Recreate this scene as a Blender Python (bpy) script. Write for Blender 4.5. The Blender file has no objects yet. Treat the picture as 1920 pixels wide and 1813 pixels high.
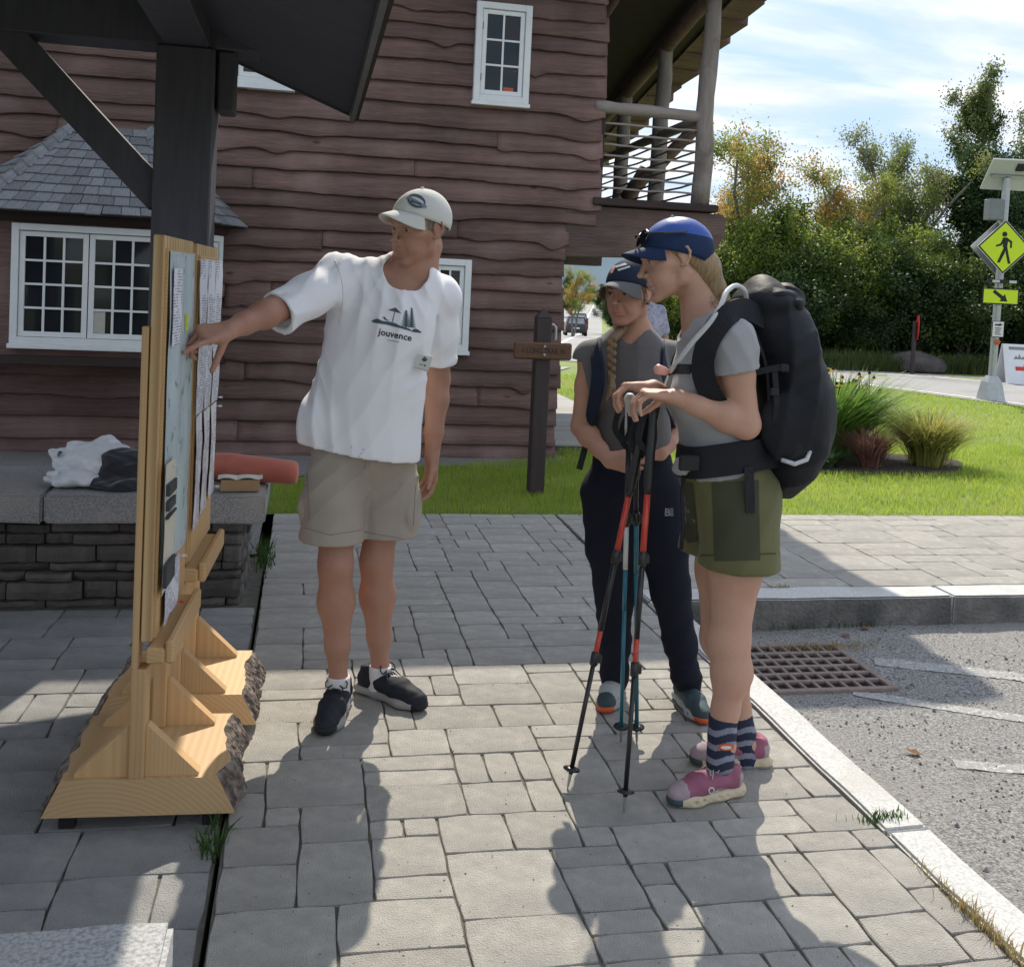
import bpy, bmesh, math, random
import numpy as np
from mathutils import Vector, Matrix, noise as mnoise
from mathutils.bvhtree import BVHTree
random.seed(7); RNG = np.random.default_rng(7)
SC = bpy.context.scene
COL = SC.collection
PI = math.pi
# ------------------------------------------------------------------ camera
FPX, CXP, CYP, CAMH = 1923.0, 960.0, 620.0, 1.48       # focal length and principal point measured in the photograph
_yaw, _pitch, _roll = math.radians(11.2), math.atan(80/1923), math.radians(2.7)
_f = np.array([math.sin(_yaw)*math.cos(_pitch), math.cos(_yaw)*math.cos(_pitch), -math.sin(_pitch)])
_r0 = np.array([math.cos(_yaw), -math.sin(_yaw), 0.0]); _u0 = np.cross(_r0, _f)
CR = math.cos(_roll)*_r0 + math.sin(_roll)*_u0
CU = -math.sin(_roll)*_r0 + math.cos(_roll)*_u0
CC = np.array([0, 0, CAMH])
cam = bpy.data.cameras.new('camera'); camo = bpy.data.objects.new('camera', cam); COL.objects.link(camo)
cam.sensor_fit = 'HORIZONTAL'; cam.sensor_width = 36.0; cam.lens = 36.0*FPX/1920
cam.shift_y = -(1813/2-CYP)/1920
cam.clip_start = 0.05; cam.clip_end = 6000
camo.matrix_world = Matrix(((CR[0], CU[0], -_f[0], 0), (CR[1], CU[1], -_f[1], 0), (CR[2], CU[2], -_f[2], CAMH), (0, 0, 0, 1)))
SC.camera = camo
def ray(x, y): return _f + CR*(x-CXP)/FPX - CU*(y-CYP)/FPX
def P(x, y, Y): d = ray(x, y); return CC + d*(Y/d[1])          # photo point at distance Y along the site
def PX(x, y, X): d = ray(x, y); return CC + d*(X/d[0])
def G(x, y, z=0.0): d = ray(x, y); return CC + d*((z-CAMH)/d[2])   # photo point on the ground
# ------------------------------------------------------------------ light
SUN_AZ, SUN_EL = math.radians(14.5), math.radians(46.0)           # azimuth clockwise from +Y
w = bpy.data.worlds.new('World'); SC.world = w; w.use_nodes = True
nt = w.node_tree; nt.nodes.clear()
def N(nt, t, **kw):
    n = nt.nodes.new(t)
    for k, v in kw.items(): setattr(n, k, v)
    return n
wo = N(nt, 'ShaderNodeOutputWorld'); bg = N(nt, 'ShaderNodeBackground')
sky = N(nt, 'ShaderNodeTexSky', sky_type='NISHITA', sun_disc=False, sun_elevation=SUN_EL, sun_rotation=SUN_AZ, air_density=1.0, dust_density=1.6, ozone_density=1.0)
tc = N(nt, 'ShaderNodeTexCoord'); sep = N(nt, 'ShaderNodeSeparateXYZ'); nt.links.new(tc.outputs['Generated'], sep.inputs[0])
# clouds: direction projected on a flat layer overhead, streaky cirrus plus puffs
mz = N(nt, 'ShaderNodeMath', operation='MAXIMUM'); mz.inputs[1].default_value = 0.0; nt.links.new(sep.outputs[2], mz.inputs[0])
za = N(nt, 'ShaderNodeMath', operation='ADD'); za.inputs[1].default_value = 0.14; nt.links.new(mz.outputs[0], za.inputs[0])
dx = N(nt, 'ShaderNodeMath', operation='DIVIDE'); dy = N(nt, 'ShaderNodeMath', operation='DIVIDE')
nt.links.new(sep.outputs[0], dx.inputs[0]); nt.links.new(za.outputs[0], dx.inputs[1]); nt.links.new(sep.outputs[1], dy.inputs[0]); nt.links.new(za.outputs[0], dy.inputs[1])
cmb = N(nt, 'ShaderNodeCombineXYZ'); nt.links.new(dx.outputs[0], cmb.inputs[0]); nt.links.new(dy.outputs[0], cmb.inputs[1])
mp = N(nt, 'ShaderNodeMapping'); mp.inputs['Rotation'].default_value = (0, 0, 0.5); mp.inputs['Scale'].default_value = (1.0, 2.1, 1.0); mp.inputs['Location'].default_value = (3.1, 1.7, 0)
nt.links.new(cmb.outputs[0], mp.inputs[0])
n1 = N(nt, 'ShaderNodeTexNoise'); n1.inputs['Scale'].default_value = 0.95; n1.inputs['Detail'].default_value = 9; n1.inputs['Roughness'].default_value = 0.6; n1.inputs['Distortion'].default_value = 0.6
nt.links.new(mp.outputs[0], n1.inputs['Vector'])
cr = N(nt, 'ShaderNodeValToRGB'); cr.color_ramp.elements[0].position = 0.34; cr.color_ramp.elements[1].position = 0.55
nt.links.new(n1.outputs[0], cr.inputs[0])
cm = N(nt, 'ShaderNodeMath', operation='MULTIPLY'); cm.inputs[1].default_value = 0.93; nt.links.new(cr.outputs[0], cm.inputs[0])
n2 = N(nt, 'ShaderNodeTexNoise'); n2.inputs['Scale'].default_value = 2.6; n2.inputs['Detail'].default_value = 7; nt.links.new(mp.outputs[0], n2.inputs['Vector'])
cr2 = N(nt, 'ShaderNodeValToRGB'); cr2.color_ramp.elements[0].position = 0.36; cr2.color_ramp.elements[1].position = 0.66
cr2.color_ramp.elements[0].color = (2.3, 2.5, 2.8, 1); cr2.color_ramp.elements[1].color = (3.5, 3.5, 3.52, 1)
nt.links.new(n2.outputs[0], cr2.inputs[0])
mx = N(nt, 'ShaderNodeMix', data_type='RGBA'); nt.links.new(cm.outputs[0], mx.inputs['Factor']); hz = N(nt, 'ShaderNodeHueSaturation'); hz.inputs['Saturation'].default_value = 1.5; hz.inputs['Value'].default_value = 0.62; nt.links.new(sky.outputs[0], hz.inputs['Color']); mn = N(nt, 'ShaderNodeVectorMath', operation='MINIMUM'); mn.inputs[1].default_value = (1.75, 2.3, 3.1); nt.links.new(hz.outputs[0], mn.inputs[0]); nt.links.new(mn.outputs[0], mx.inputs['A']); nt.links.new(cr2.outputs[0], mx.inputs['B'])
nt.links.new(mx.outputs['Result'], bg.inputs[0]); bg.inputs[1].default_value = 0.15
nt.links.new(bg.outputs[0], wo.inputs[0])
sl = bpy.data.lights.new('sun', 'SUN'); sl.energy = 2.1; sl.angle = math.radians(0.53); sl.color = (1.0, 0.91, 0.77)
so = bpy.data.objects.new('sun', sl); COL.objects.link(so)
SUNV = Vector((math.sin(SUN_AZ)*math.cos(SUN_EL), math.cos(SUN_AZ)*math.cos(SUN_EL), math.sin(SUN_EL)))
so.rotation_euler = SUNV.to_track_quat('Z', 'Y').to_euler(); so.location = (5, 20, 30)
vs = SC.view_settings; vs.view_transform = 'Standard'; vs.look = 'None'; vs.exposure = 1.32; vs.gamma = 1.0; vs.use_curve_mapping = False
# ------------------------------------------------------------------ materials
MATS = {}
def pm(name, c1, c2=None, scale=8.0, rough=0.8, bump=0.0, bscale=None, stretch=(1, 1, 1), rnd=0.0, metal=0.0, spec=0.4, trans=0.0, contrast=(0.3, 0.7), detail=5.0, sheen=0.0, c3=None, s3=1.0, p3=(0.5, 0.7), sss=0.0, dist=0.004, leaf=False, wr=None):
    """procedural material: two noise-mixed colours, an optional third stain colour, relief, per-object tint"""
    m = bpy.data.materials.new(name); m.use_nodes = True; MATS[name] = m
    t = m.node_tree; b = t.nodes['Principled BSDF']
    b.inputs['Roughness'].default_value = rough; b.inputs['Metallic'].default_value = metal
    b.inputs['Specular IOR Level'].default_value = spec
    if trans: b.inputs['Transmission Weight'].default_value = trans
    if sheen: b.inputs['Sheen Weight'].default_value = sheen
    if sss: b.inputs['Subsurface Weight'].default_value = sss; b.inputs['Subsurface Radius'].default_value = (0.012, 0.005, 0.003); b.inputs['Subsurface Scale'].default_value = 1.0
    tc = N(t, 'ShaderNodeTexCoord'); mp = N(t, 'ShaderNodeMapping'); mp.inputs['Scale'].default_value = stretch
    t.links.new(tc.outputs['Object'], mp.inputs[0])
    oi = N(t, 'ShaderNodeObjectInfo')
    c2 = c2 or tuple(x*0.75 for x in c1)
    nz = N(t, 'ShaderNodeTexNoise'); nz.inputs['Scale'].default_value = scale; nz.inputs['Detail'].default_value = detail; nz.inputs['Roughness'].default_value = 0.6
    t.links.new(mp.outputs[0], nz.inputs['Vector'])
    r = N(t, 'ShaderNodeValToRGB'); r.color_ramp.elements[0].position = contrast[0]; r.color_ramp.elements[1].position = contrast[1]
    r.color_ramp.elements[0].color = (*c1, 1); r.color_ramp.elements[1].color = (*c2, 1)
    t.links.new(nz.outputs[0], r.inputs[0]); out = r.outputs[0]
    if c3:
        n3 = N(t, 'ShaderNodeTexNoise'); n3.inputs['Scale'].default_value = s3; n3.inputs['Detail'].default_value = 4
        t.links.new(tc.outputs['Object'], n3.inputs['Vector'])
        r3 = N(t, 'ShaderNodeValToRGB'); r3.color_ramp.elements[0].position = p3[0]; r3.color_ramp.elements[1].position = p3[1]
        t.links.new(n3.outputs[0], r3.inputs[0])
        x3 = N(t, 'ShaderNodeMix', data_type='RGBA'); t.links.new(r3.outputs[0], x3.inputs['Factor']); t.links.new(out, x3.inputs['A']); x3.inputs['B'].default_value = (*c3, 1); out = x3.outputs['Result']
    if rnd:
        mr = N(t, 'ShaderNodeMapRange'); mr.inputs[3].default_value = 1-rnd; mr.inputs[4].default_value = 1+rnd
        t.links.new(oi.outputs['Random'], mr.inputs[0])
        hs = N(t, 'ShaderNodeHueSaturation'); t.links.new(mr.outputs[0], hs.inputs['Value']); t.links.new(out, hs.inputs['Color']); out = hs.outputs[0]
    t.links.new(out, b.inputs['Base Color'])
    if bump:
        nb = N(t, 'ShaderNodeTexNoise'); nb.inputs['Scale'].default_value = bscale or scale*3; nb.inputs['Detail'].default_value = 6
        t.links.new(mp.outputs[0], nb.inputs['Vector'])
        bp = N(t, 'ShaderNodeBump'); bp.inputs['Strength'].default_value = bump; bp.inputs['Distance'].default_value = dist
        t.links.new(nb.outputs[0], bp.inputs['Height']); t.links.new(bp.outputs[0], b.inputs['Normal'])
        if wr:                                   # soft cloth creases
            nw = N(t, 'ShaderNodeTexNoise'); nw.inputs['Scale'].default_value = wr[1]; nw.inputs['Detail'].default_value = 3; nw.inputs['Distortion'].default_value = 1.4; nw.noise_type = 'RIDGED_MULTIFRACTAL'
            mw = N(t, 'ShaderNodeMapping'); mw.inputs['Scale'].default_value = (1, 1, .55); t.links.new(tc.outputs['Object'], mw.inputs[0]); t.links.new(mw.outputs[0], nw.inputs['Vector'])
            bw_ = N(t, 'ShaderNodeBump'); bw_.inputs['Strength'].default_value = wr[0]; bw_.inputs['Distance'].default_value = .02; t.links.new(nw.outputs[0], bw_.inputs['Height']); t.links.new(bw_.outputs[0], bp.inputs['Normal'])
    if leaf:
        tr = N(t, 'ShaderNodeBsdfTranslucent'); ad = N(t, 'ShaderNodeMixShader'); ad.inputs[0].default_value = leaf
        hs2 = N(t, 'ShaderNodeHueSaturation'); hs2.inputs['Value'].default_value = 1.5; t.links.new(out, hs2.inputs['Color'])
        t.links.new(hs2.outputs[0], tr.inputs[0]); t.links.new(b.outputs[0], ad.inputs[1]); t.links.new(tr.outputs[0], ad.inputs[2])
        t.links.new(ad.outputs[0], t.nodes['Material Output'].inputs[0])
    return m
# ------------------------------------------------------------------ object helpers
def tag(o, label=None, cat=None, group=None, kind=None):
    if label: o['label'] = label
    if cat: o['category'] = cat
    if group: o['group'] = group
    if kind: o['kind'] = kind
    return o
def empty(name, loc=(0, 0, 0), rz=0.0, label=None, cat=None, group=None, parent=None):
    o = bpy.data.objects.new(name, None); COL.objects.link(o); o.location = loc; o.rotation_euler = (0, 0, rz); o.empty_display_size = 0.1
    if parent: o.parent = parent
    return tag(o, label, cat, group)
def mesh(name, V, F, mats=None, parent=None, smooth=False, loc=None, rz=None, fm=None, inv=True):
    """link one mesh object; when it has a parent and its points are in world space, keep them there"""
    me = bpy.data.meshes.new(name); me.from_pydata([tuple(map(float, v)) for v in V], [], [tuple(map(int, f)) for f in F]); me.update()
    return link(name, me, mats, parent, smooth, loc, rz, fm, inv)
def link(name, me, mats=None, parent=None, smooth=False, loc=None, rz=None, fm=None, inv=True):
    o = bpy.data.objects.new(name, me); COL.objects.link(o)
    if mats is not None and len(me.materials) == 0:
        for m in (mats if isinstance(mats, (list, tuple)) else [mats]): me.materials.append(MATS[m] if isinstance(m, str) else m)
    if fm is not None: me.polygons.foreach_set('material_index', np.asarray(fm, dtype=np.int32))
    if smooth: me.polygons.foreach_set('use_smooth', np.ones(len(me.polygons), dtype=bool))
    if loc is not None: o.location = loc
    if rz is not None: o.rotation_euler = (0, 0, rz)
    if parent is not None:
        o.parent = parent
        if inv: o.matrix_parent_inverse = wmat(parent).inverted()
    return o
def wmat(o):
    m = Matrix.LocRotScale(o.location, o.rotation_euler, o.scale)
    return (wmat(o.parent) @ o.matrix_parent_inverse @ m) if o.parent else m
class MB:
    """collects shapes and links them as ONE mesh object"""
    def __init__(s): s.V = []; s.F = []; s.M = []
    def add(s, V, F, m=0):
        n = len(s.V); s.V += [tuple(v) for v in V]; s.F += [tuple(i+n for i in f) for f in F]; s.M += [m]*len(F); return s
    def box(s, lo, hi, m=0, M=None, ch=0.0):
        (x0, y0, z0), (x1, y1, z1) = lo, hi
        if ch:
            bm = bmesh.new(); bmesh.ops.create_cube(bm, size=1)
            bmesh.ops.scale(bm, vec=(x1-x0, y1-y0, z1-z0), verts=bm.verts); bmesh.ops.translate(bm, vec=((x0+x1)/2, (y0+y1)/2, (z0+z1)/2), verts=bm.verts)
            bmesh.ops.bevel(bm, geom=bm.edges[:], offset=ch, segments=1, affect='EDGES', profile=0.5)
            bm.verts.index_update(); V = [v.co[:] for v in bm.verts]; F = [[v.index for v in f.verts] for f in bm.faces]; bm.free()
        else:
            V = [(x0, y0, z0), (x1, y0, z0), (x1, y1, z0), (x0, y1, z0), (x0, y0, z1), (x1, y0, z1), (x1, y1, z1), (x0, y1, z1)]
            F = [(0, 3, 2, 1), (4, 5, 6, 7), (0, 1, 5, 4), (1, 2, 6, 5), (2, 3, 7, 6), (3, 0, 4, 7)]
        if M is not None: V = [tuple(M @ Vector(v)) for v in V]
        return s.add(V, F, m)
    def tube(s, pts, r, n=8, m=0, cap=True, flat=1.0):
        """tube along points; r one radius or one per point"""
        pts = [np.array(p, float) for p in pts]; k = len(pts); r = [r]*k if np.isscalar(r) else list(r)
        V = []; prev = None
        for i, p in enumerate(pts):
            t = pts[min(i+1, k-1)]-pts[max(i-1, 0)]; t = t/(np.linalg.norm(t)+1e-9)
            if prev is None:
                a = np.array([0, 0, 1.0]) if abs(t[2]) < 0.9 else np.array([1.0, 0, 0]); u = np.cross(t, a); u /= np.linalg.norm(u)
            else:
                u = prev - t*(prev@t); u /= np.linalg.norm(u)+1e-9
            prev = u; v = np.cross(t, u)
            for j in range(n):
                a = 2*PI*j/n; V.append(tuple(p + r[i]*(u*math.cos(a)+v*flat*math.sin(a))))
        F = [(i*n+j, i*n+(j+1) % n, (i+1)*n+(j+1) % n, (i+1)*n+j) for i in range(k-1) for j in range(n)]
        if cap: F += [tuple(range(n-1, -1, -1)), tuple((k-1)*n+j for j in range(n))]
        return s.add(V, F, m)
    def prism(s, poly, h0, h1, axis='z', m=0):
        """polygon extruded along an axis; poly in the other two coordinates"""
        n = len(poly)
        mk = {'z': lambda a, b, h: (a, b, h), 'y': lambda a, b, h: (a, h, b), 'x': lambda a, b, h: (h, a, b)}[axis]
        V = [mk(a, b, h0) for a, b in poly]+[mk(a, b, h1) for a, b in poly]
        F = [tuple(range(n-1, -1, -1)), tuple(range(n, 2*n))]+[(i, (i+1) % n, n+(i+1) % n, n+i) for i in range(n)]
        return s.add(V, F, m)
    def build(s, name, mats, parent=None, smooth=False, loc=None, rz=None, inv=True, norm=True):
        o = mesh(name, s.V, s.F, mats, parent, smooth, loc, rz, s.M, inv)
        if norm:
            bm = bmesh.new(); bm.from_mesh(o.data); bmesh.ops.recalc_face_normals(bm, faces=bm.faces); bm.to_mesh(o.data); bm.free()
        return o
def copy_tree(o, parent=None):
    c = o.copy(); COL.objects.link(c)
    if parent: c.parent = parent
    for ch in list(o.children): copy_tree(ch, c)
    return c
def text_mesh(body, size=1.0, bold=0.0, shear=0.0, align='CENTER'):
    cu = bpy.data.curves.new('lettering', 'FONT'); cu.body = body; cu.size = size; cu.align_x = align; cu.align_y = 'CENTER'; cu.offset = bold; cu.shear = shear; cu.resolution_u = 2
    o = bpy.data.objects.new('lettering', cu); COL.objects.link(o); bpy.context.view_layer.update()
    me = bpy.data.meshes.new_from_object(o.evaluated_get(bpy.context.evaluated_depsgraph_get()))
    V = np.array([v.co[:] for v in me.vertices]).reshape(-1, 3); F = [tuple(p.vertices) for p in me.polygons]
    bpy.data.objects.remove(o); bpy.data.curves.remove(cu); bpy.data.meshes.remove(me)
    return V, F
def fbm(x, y=0.0, z=0.0, o=4): return mnoise.fractal(Vector((x, y, z)), 1.0, 2.0, o)
# ------------------------------------------------------------------ smooth solids: signed distances meshed by surface nets
class SDF:
    """list of rounded shapes blended into one continuous skin"""
    def __init__(s): s.p = []; s.clip = None
    def cone(s, a, b, ra, rb=None, k=0.02, n=None, flat=1.0, op=1):
        s.p.append(('c', np.array(a, float), np.array(b, float), ra, ra if rb is None else rb, k, None if n is None else np.array(n, float)/np.linalg.norm(n), flat, op)); return s
    def chain(s, pts, rs, k=0.02, n=None, flat=1.0, op=1):
        for i in range(len(pts)-1): s.cone(pts[i], pts[i+1], rs[i], rs[i+1], k, n, flat, op)
        return s
    def ell(s, c, r, M=None, k=0.02, op=1):
        s.p.append(('e', np.array(c, float), np.array(r, float), None if M is None else np.array(M, float), k, op)); return s
    def plane(s, pt, n, k=0.004):         # keep the side against n
        s.p.append(('p', np.array(pt, float), np.array(n, float)/np.linalg.norm(n), k)); return s
    def fn(s, f): s.p.append(('f', f)); return s
    def one(s, q, X):
        if q[0] == 'c':
            _, a, b, ra, rb, k, n, fl, op = q
            ab = b-a; t = np.clip(((X-a)@ab)/(ab@ab+1e-12), 0, 1); d = X-a-t[:, None]*ab
            if n is not None:
                dn = d@n; L2 = np.maximum((d*d).sum(1)-dn*dn, 0)+(dn/fl)**2; r = np.sqrt(L2); g = fl if fl < 1 else 1.0
                return (r-(ra+t*(rb-ra)))*(0.5+0.5*g)
            return np.sqrt((d*d).sum(1))-(ra+t*(rb-ra))
        _, c, r, M, k, op = q
        d = X-c
        if M is not None: d = d@M          # columns of M are the local axes
        k0 = np.sqrt(((d/r)**2).sum(1)); k1 = np.sqrt(((d/(r*r))**2).sum(1))+1e-9
        return k0*(k0-1)/k1
    def ev(s, X, blocks=None):
        D = np.full(len(X), 10.0)
        for q in s.p:
            if q[0] == 'p':
                d = (X-q[1])@q[2]; k = q[3]
                h = np.clip(0.5+0.5*(d-D)/k, 0, 1); D = D*(1-h)+d*h+k*h*(1-h); continue
            if q[0] == 'f': D = q[1](X, D); continue
            op = q[-1]; k = q[5] if q[0] == 'c' else q[4]
            # evaluate only near the shape
            if q[0] == 'c': lo = np.minimum(q[1]-q[3], q[2]-q[4]); hi = np.maximum(q[1]+q[3], q[2]+q[4])
            else: R = q[2].max(); lo = q[1]-R; hi = q[1]+R
            pad = 0.06+k
            ix = np.nonzero(((X > lo-pad) & (X < hi+pad)).all(1))[0]
            if len(ix) == 0: continue
            d = s.one(q, X[ix]); Dm = D[ix]
            if op == 1:
                h = np.clip(0.5+0.5*(Dm-d)/k, 0, 1); Dm = Dm*(1-h)+d*h-k*h*(1-h)
            else:
                h = np.clip(0.5-0.5*(Dm+d)/k, 0, 1); Dm = Dm*(1-h)-d*h+k*h*(1-h)
            D[ix] = Dm
        return D
    def bounds(s):
        lo = np.full(3, 1e9); hi = -lo
        for q in s.p:
            if q[0] == 'c' and q[-1] == 1: lo = np.minimum(lo, np.minimum(q[1]-q[3], q[2]-q[4])); hi = np.maximum(hi, np.maximum(q[1]+q[3], q[2]+q[4]))
            elif q[0] == 'e' and q[-1] == 1: lo = np.minimum(lo, q[1]-q[2].max()); hi = np.maximum(hi, q[1]+q[2].max())
        return lo-0.03, hi+0.03
    def ev_blocks(s, P0, bs, off):
        """values on the lattice of every block; each shape is evaluated only in the blocks it can reach"""
        nb, m = len(P0), len(off); D = np.full((nb, m), 10.0); X = P0[:, None, :]+off[None]; hi_ = P0+bs
        for q in s.p:
            if q[0] == 'p':
                d = (X-q[1])@q[2]; k = q[3]; h = np.clip(0.5+0.5*(d-D)/k, 0, 1); D = D*(1-h)+d*h+k*h*(1-h); continue
            if q[0] == 'f': D = q[1](X.reshape(-1, 3), D.reshape(-1)).reshape(nb, m); continue
            op = q[-1]; k = q[5] if q[0] == 'c' else q[4]
            if q[0] == 'c': a, b = np.minimum(q[1]-q[3], q[2]-q[4]), np.maximum(q[1]+q[3], q[2]+q[4])
            else: R = q[2].max(); a, b = q[1]-R, q[1]+R
            pad = 0.02+k*1.5
            ix = np.nonzero(((hi_ > a-pad) & (P0 < b+pad)).all(1))[0]
            if len(ix) == 0: continue
            d = s.one(q, X[ix].reshape(-1, 3)).reshape(len(ix), m); Dm = D[ix]
            if op == 1:
                h = np.clip(0.5+0.5*(Dm-d)/k, 0, 1); Dm = Dm*(1-h)+d*h-k*h*(1-h)
            else:
                h = np.clip(0.5-0.5*(Dm+d)/k, 0, 1); Dm = Dm*(1-h)-d*h+k*h*(1-h)
            D[ix] = Dm
        return D
    def mesh(s, h=0.004):
        lo, hi = s.bounds(); B = 6; bs = B*h
        if s.clip is not None: lo, hi = np.maximum(lo, s.clip[0]), np.minimum(hi, s.clip[1])
        nb = np.ceil((hi-lo)/bs).astype(int)+1
        gx, gy, gz = np.meshgrid(*[np.arange(n) for n in nb], indexing='ij'); bi = np.stack([gx.ravel(), gy.ravel(), gz.ravel()], 1)
        act = bi[np.abs(s.ev(lo+(bi+0.5)*bs)) < bs*1.0+0.016]
        o = np.stack(np.meshgrid(*[np.arange(B+1)]*3, indexing='ij'), -1).reshape(-1, 3)
        val = s.ev_blocks(lo+act*bs, bs, o*h).reshape(-1, B+1, B+1, B+1)
        corner = [(a, b, c) for a in (0, 1) for b in (0, 1) for c in (0, 1)]
        cv = np.stack([val[:, a:a+B, b:b+B, c:c+B] for a, b, c in corner], -1)
        m = (cv.min(-1) < 0) & (cv.max(-1) >= 0); w_ = np.nonzero(m); cv = cv[m]
        cells = act[w_[0]]*B+np.stack(w_[1:], 1); corner = np.array(corner)
        dims = nb*B+1; st = np.array([dims[1]*dims[2], dims[2], 1]); ck = cells@st
        acc = np.zeros((len(cells), 3)); cnt = np.zeros(len(cells))
        for i in range(8):
            for j in range(i+1, 8):
                if abs(corner[i]-corner[j]).sum() == 1:
                    a, b = cv[:, i], cv[:, j]; x = (a < 0) != (b < 0); t = np.where(x, a/(a-b+1e-12), 0)
                    acc += np.where(x[:, None], corner[i]+(corner[j]-corner[i])*t[:, None], 0); cnt += x
        V = lo+(cells+acc/cnt[:, None])*h
        order = np.argsort(ck); sk = ck[order]
        def cell(kk):
            i = np.clip(np.searchsorted(sk, kk), 0, len(sk)-1); return order[i], sk[i] == kk
        F = []
        for ax in range(3):
            a, b = cv[:, 0], cv[:, (4, 2, 1)[ax]]
            x = (a < 0) != (b < 0); u, v = st[(ax+1) % 3], st[(ax+2) % 3]; kk = ck[x]
            q = []; ok = np.ones(len(kk), bool)
            for off in (0, -u, -u-v, -v):
                i, g = cell(kk+off); q.append(i); ok &= g
            q = np.stack(q, 1)[ok]; fl = (a[x] < 0)[ok]
            q[~fl] = q[~fl][:, ::-1]; F.append(q)
        return V, np.concatenate(F)
    def build(s, name, mats, parent=None, h=0.004, smooth_it=0, fm=None, fine=()):
        """fine = (centre, radius, step): balls meshed at a smaller step, joined to the rest as one mesh"""
        parts = []
        if fine:
            def ball(c, r, sg): return lambda X, D: np.maximum(D, sg*(np.linalg.norm(X-c, axis=1)-r)-.004)
            base = list(s.p)
            s.p = base+[('f', ball(np.array(c), r, -1)) for c, r, _ in fine]; parts.append(s.mesh(h))
            for i, (c, r, hf) in enumerate(fine):
                c = np.array(c); s.p = base+[('f', ball(c, r, 1))]+[('f', ball(np.array(c2), r2, -1)) for c2, r2, _ in fine[:i]]; s.clip = (c-r-.01, c+r+.01); parts.append(s.mesh(hf)); s.clip = None
            s.p = base
        else: parts.append(s.mesh(h))
        V = np.concatenate([p[0] for p in parts]); off = np.cumsum([0]+[len(p[0]) for p in parts]); F = np.concatenate([p[1]+off[i] for i, p in enumerate(parts)])
        me = bpy.data.meshes.new(name); nv, nf = len(V), len(F)
        me.vertices.add(nv); me.vertices.foreach_set('co', V.ravel().astype(np.float32))
        me.loops.add(nf*4); me.loops.foreach_set('vertex_index', F.ravel().astype(np.int32))
        me.polygons.add(nf); me.polygons.foreach_set('loop_start', np.arange(0, nf*4, 4, dtype=np.int32)); me.polygons.foreach_set('loop_total', np.full(nf, 4, dtype=np.int32))
        me.update(calc_edges=True); me.validate()
        idx = None
        if fm is not None: idx = fm(V[F].mean(1))[:len(me.polygons)]
        return link(name, me, mats, parent, True, fm=idx)
# ================================================================== THE SETTING
pm('paver', (0.34, 0.325, 0.295), (0.48, 0.46, 0.415), 16, 0.88, 1.0, 260, rnd=0.10, dist=0.008, c3=(0.30, 0.29, 0.27), s3=3.2, p3=(0.5, 0.78), detail=12)
pm('patio_paver', (0.27, 0.272, 0.27), (0.38, 0.378, 0.365), 14, 0.88, 1.0, 240, rnd=0.10, dist=0.007, c3=(0.20, 0.205, 0.205), s3=2.0, p3=(0.5, 0.75), detail=9)
pm('joint', (0.09, 0.085, 0.075), (0.17, 0.16, 0.135), 30, 0.95, 0.5, 200)
pm('granite', (0.48, 0.485, 0.485), (0.27, 0.275, 0.28), 130, 0.75, 0.5, 220, contrast=(0.42, 0.62), dist=0.002, c3=(0.42, 0.40, 0.36), s3=3, p3=(0.55, 0.8))
pm('kerb_granite', (0.60, 0.60, 0.585), (0.40, 0.40, 0.395), 110, 0.75, 0.6, 180, contrast=(0.38, 0.66), dist=0.003, c3=(0.44, 0.43, 0.40), s3=5, p3=(0.5, 0.8))
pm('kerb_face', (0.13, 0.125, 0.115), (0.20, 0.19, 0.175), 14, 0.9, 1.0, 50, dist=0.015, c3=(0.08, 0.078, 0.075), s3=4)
pm('bench_granite', (0.34, 0.33, 0.325), (0.19, 0.19, 0.20), 120, 0.72, 0.6, 180, contrast=(0.4, 0.62), dist=0.003, c3=(0.36, 0.33, 0.29), s3=3, p3=(0.5, 0.8))
pm('asphalt', (0.12, 0.12, 0.12), (0.45, 0.44, 0.42), 95, 0.86, 1.0, 170, contrast=(0.35, 0.68), dist=0.012, c3=(0.30, 0.285, 0.26), s3=0.9, p3=(0.42, 0.75), detail=3)
pm('road_asphalt', (0.25, 0.25, 0.25), (0.32, 0.32, 0.315), 30, 0.85, 0.3, 100, c3=(0.20, 0.20, 0.20), s3=0.5)
pm('road_paint', (0.75, 0.75, 0.72), (0.5, 0.5, 0.48), 8, 0.7)
pm('worn_paint', (0.58, 0.58, 0.56), (0.34, 0.335, 0.325), 60, 0.85, 0.8, 170, contrast=(0.36, 0.50), dist=0.01, detail=8)
pm('soil', (0.035, 0.028, 0.022), (0.07, 0.055, 0.04), 25, 0.95, 1.0, 60, dist=0.02)
pm('gravel', (0.16, 0.155, 0.15), (0.30, 0.29, 0.28), 70, 0.9, 1.0, 90, dist=0.015)
pm('lawn', (0.12, 0.19, 0.03), (0.18, 0.24, 0.045), 3.0, 0.85, 0.8, 60, dist=0.02, c3=(0.21, 0.22, 0.07), s3=0.8, p3=(0.5, 0.75))
pm('grass_blade', (0.22, 0.32, 0.04), (0.36, 0.43, 0.08), 1.7, 0.6, leaf=0.5, c3=(0.34, 0.33, 0.11), s3=14, p3=(0.58, 0.68))
pm('field', (0.06, 0.09, 0.02), (0.11, 0.12, 0.04), 0.2, 0.95)
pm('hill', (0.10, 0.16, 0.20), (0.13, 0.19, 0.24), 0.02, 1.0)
pm('deck_wood', (0.34, 0.335, 0.32), (0.42, 0.41, 0.39), 6, 0.8, 0.3, 30, stretch=(1, 8, 1), rnd=0.12)
pm('cast_iron', (0.20, 0.145, 0.125), (0.28, 0.22, 0.195), 30, 0.75, 0.6, 120, metal=0.1, dist=0.002)
pm('pit', (0.01, 0.01, 0.01), None, 4, 1.0)
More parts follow.
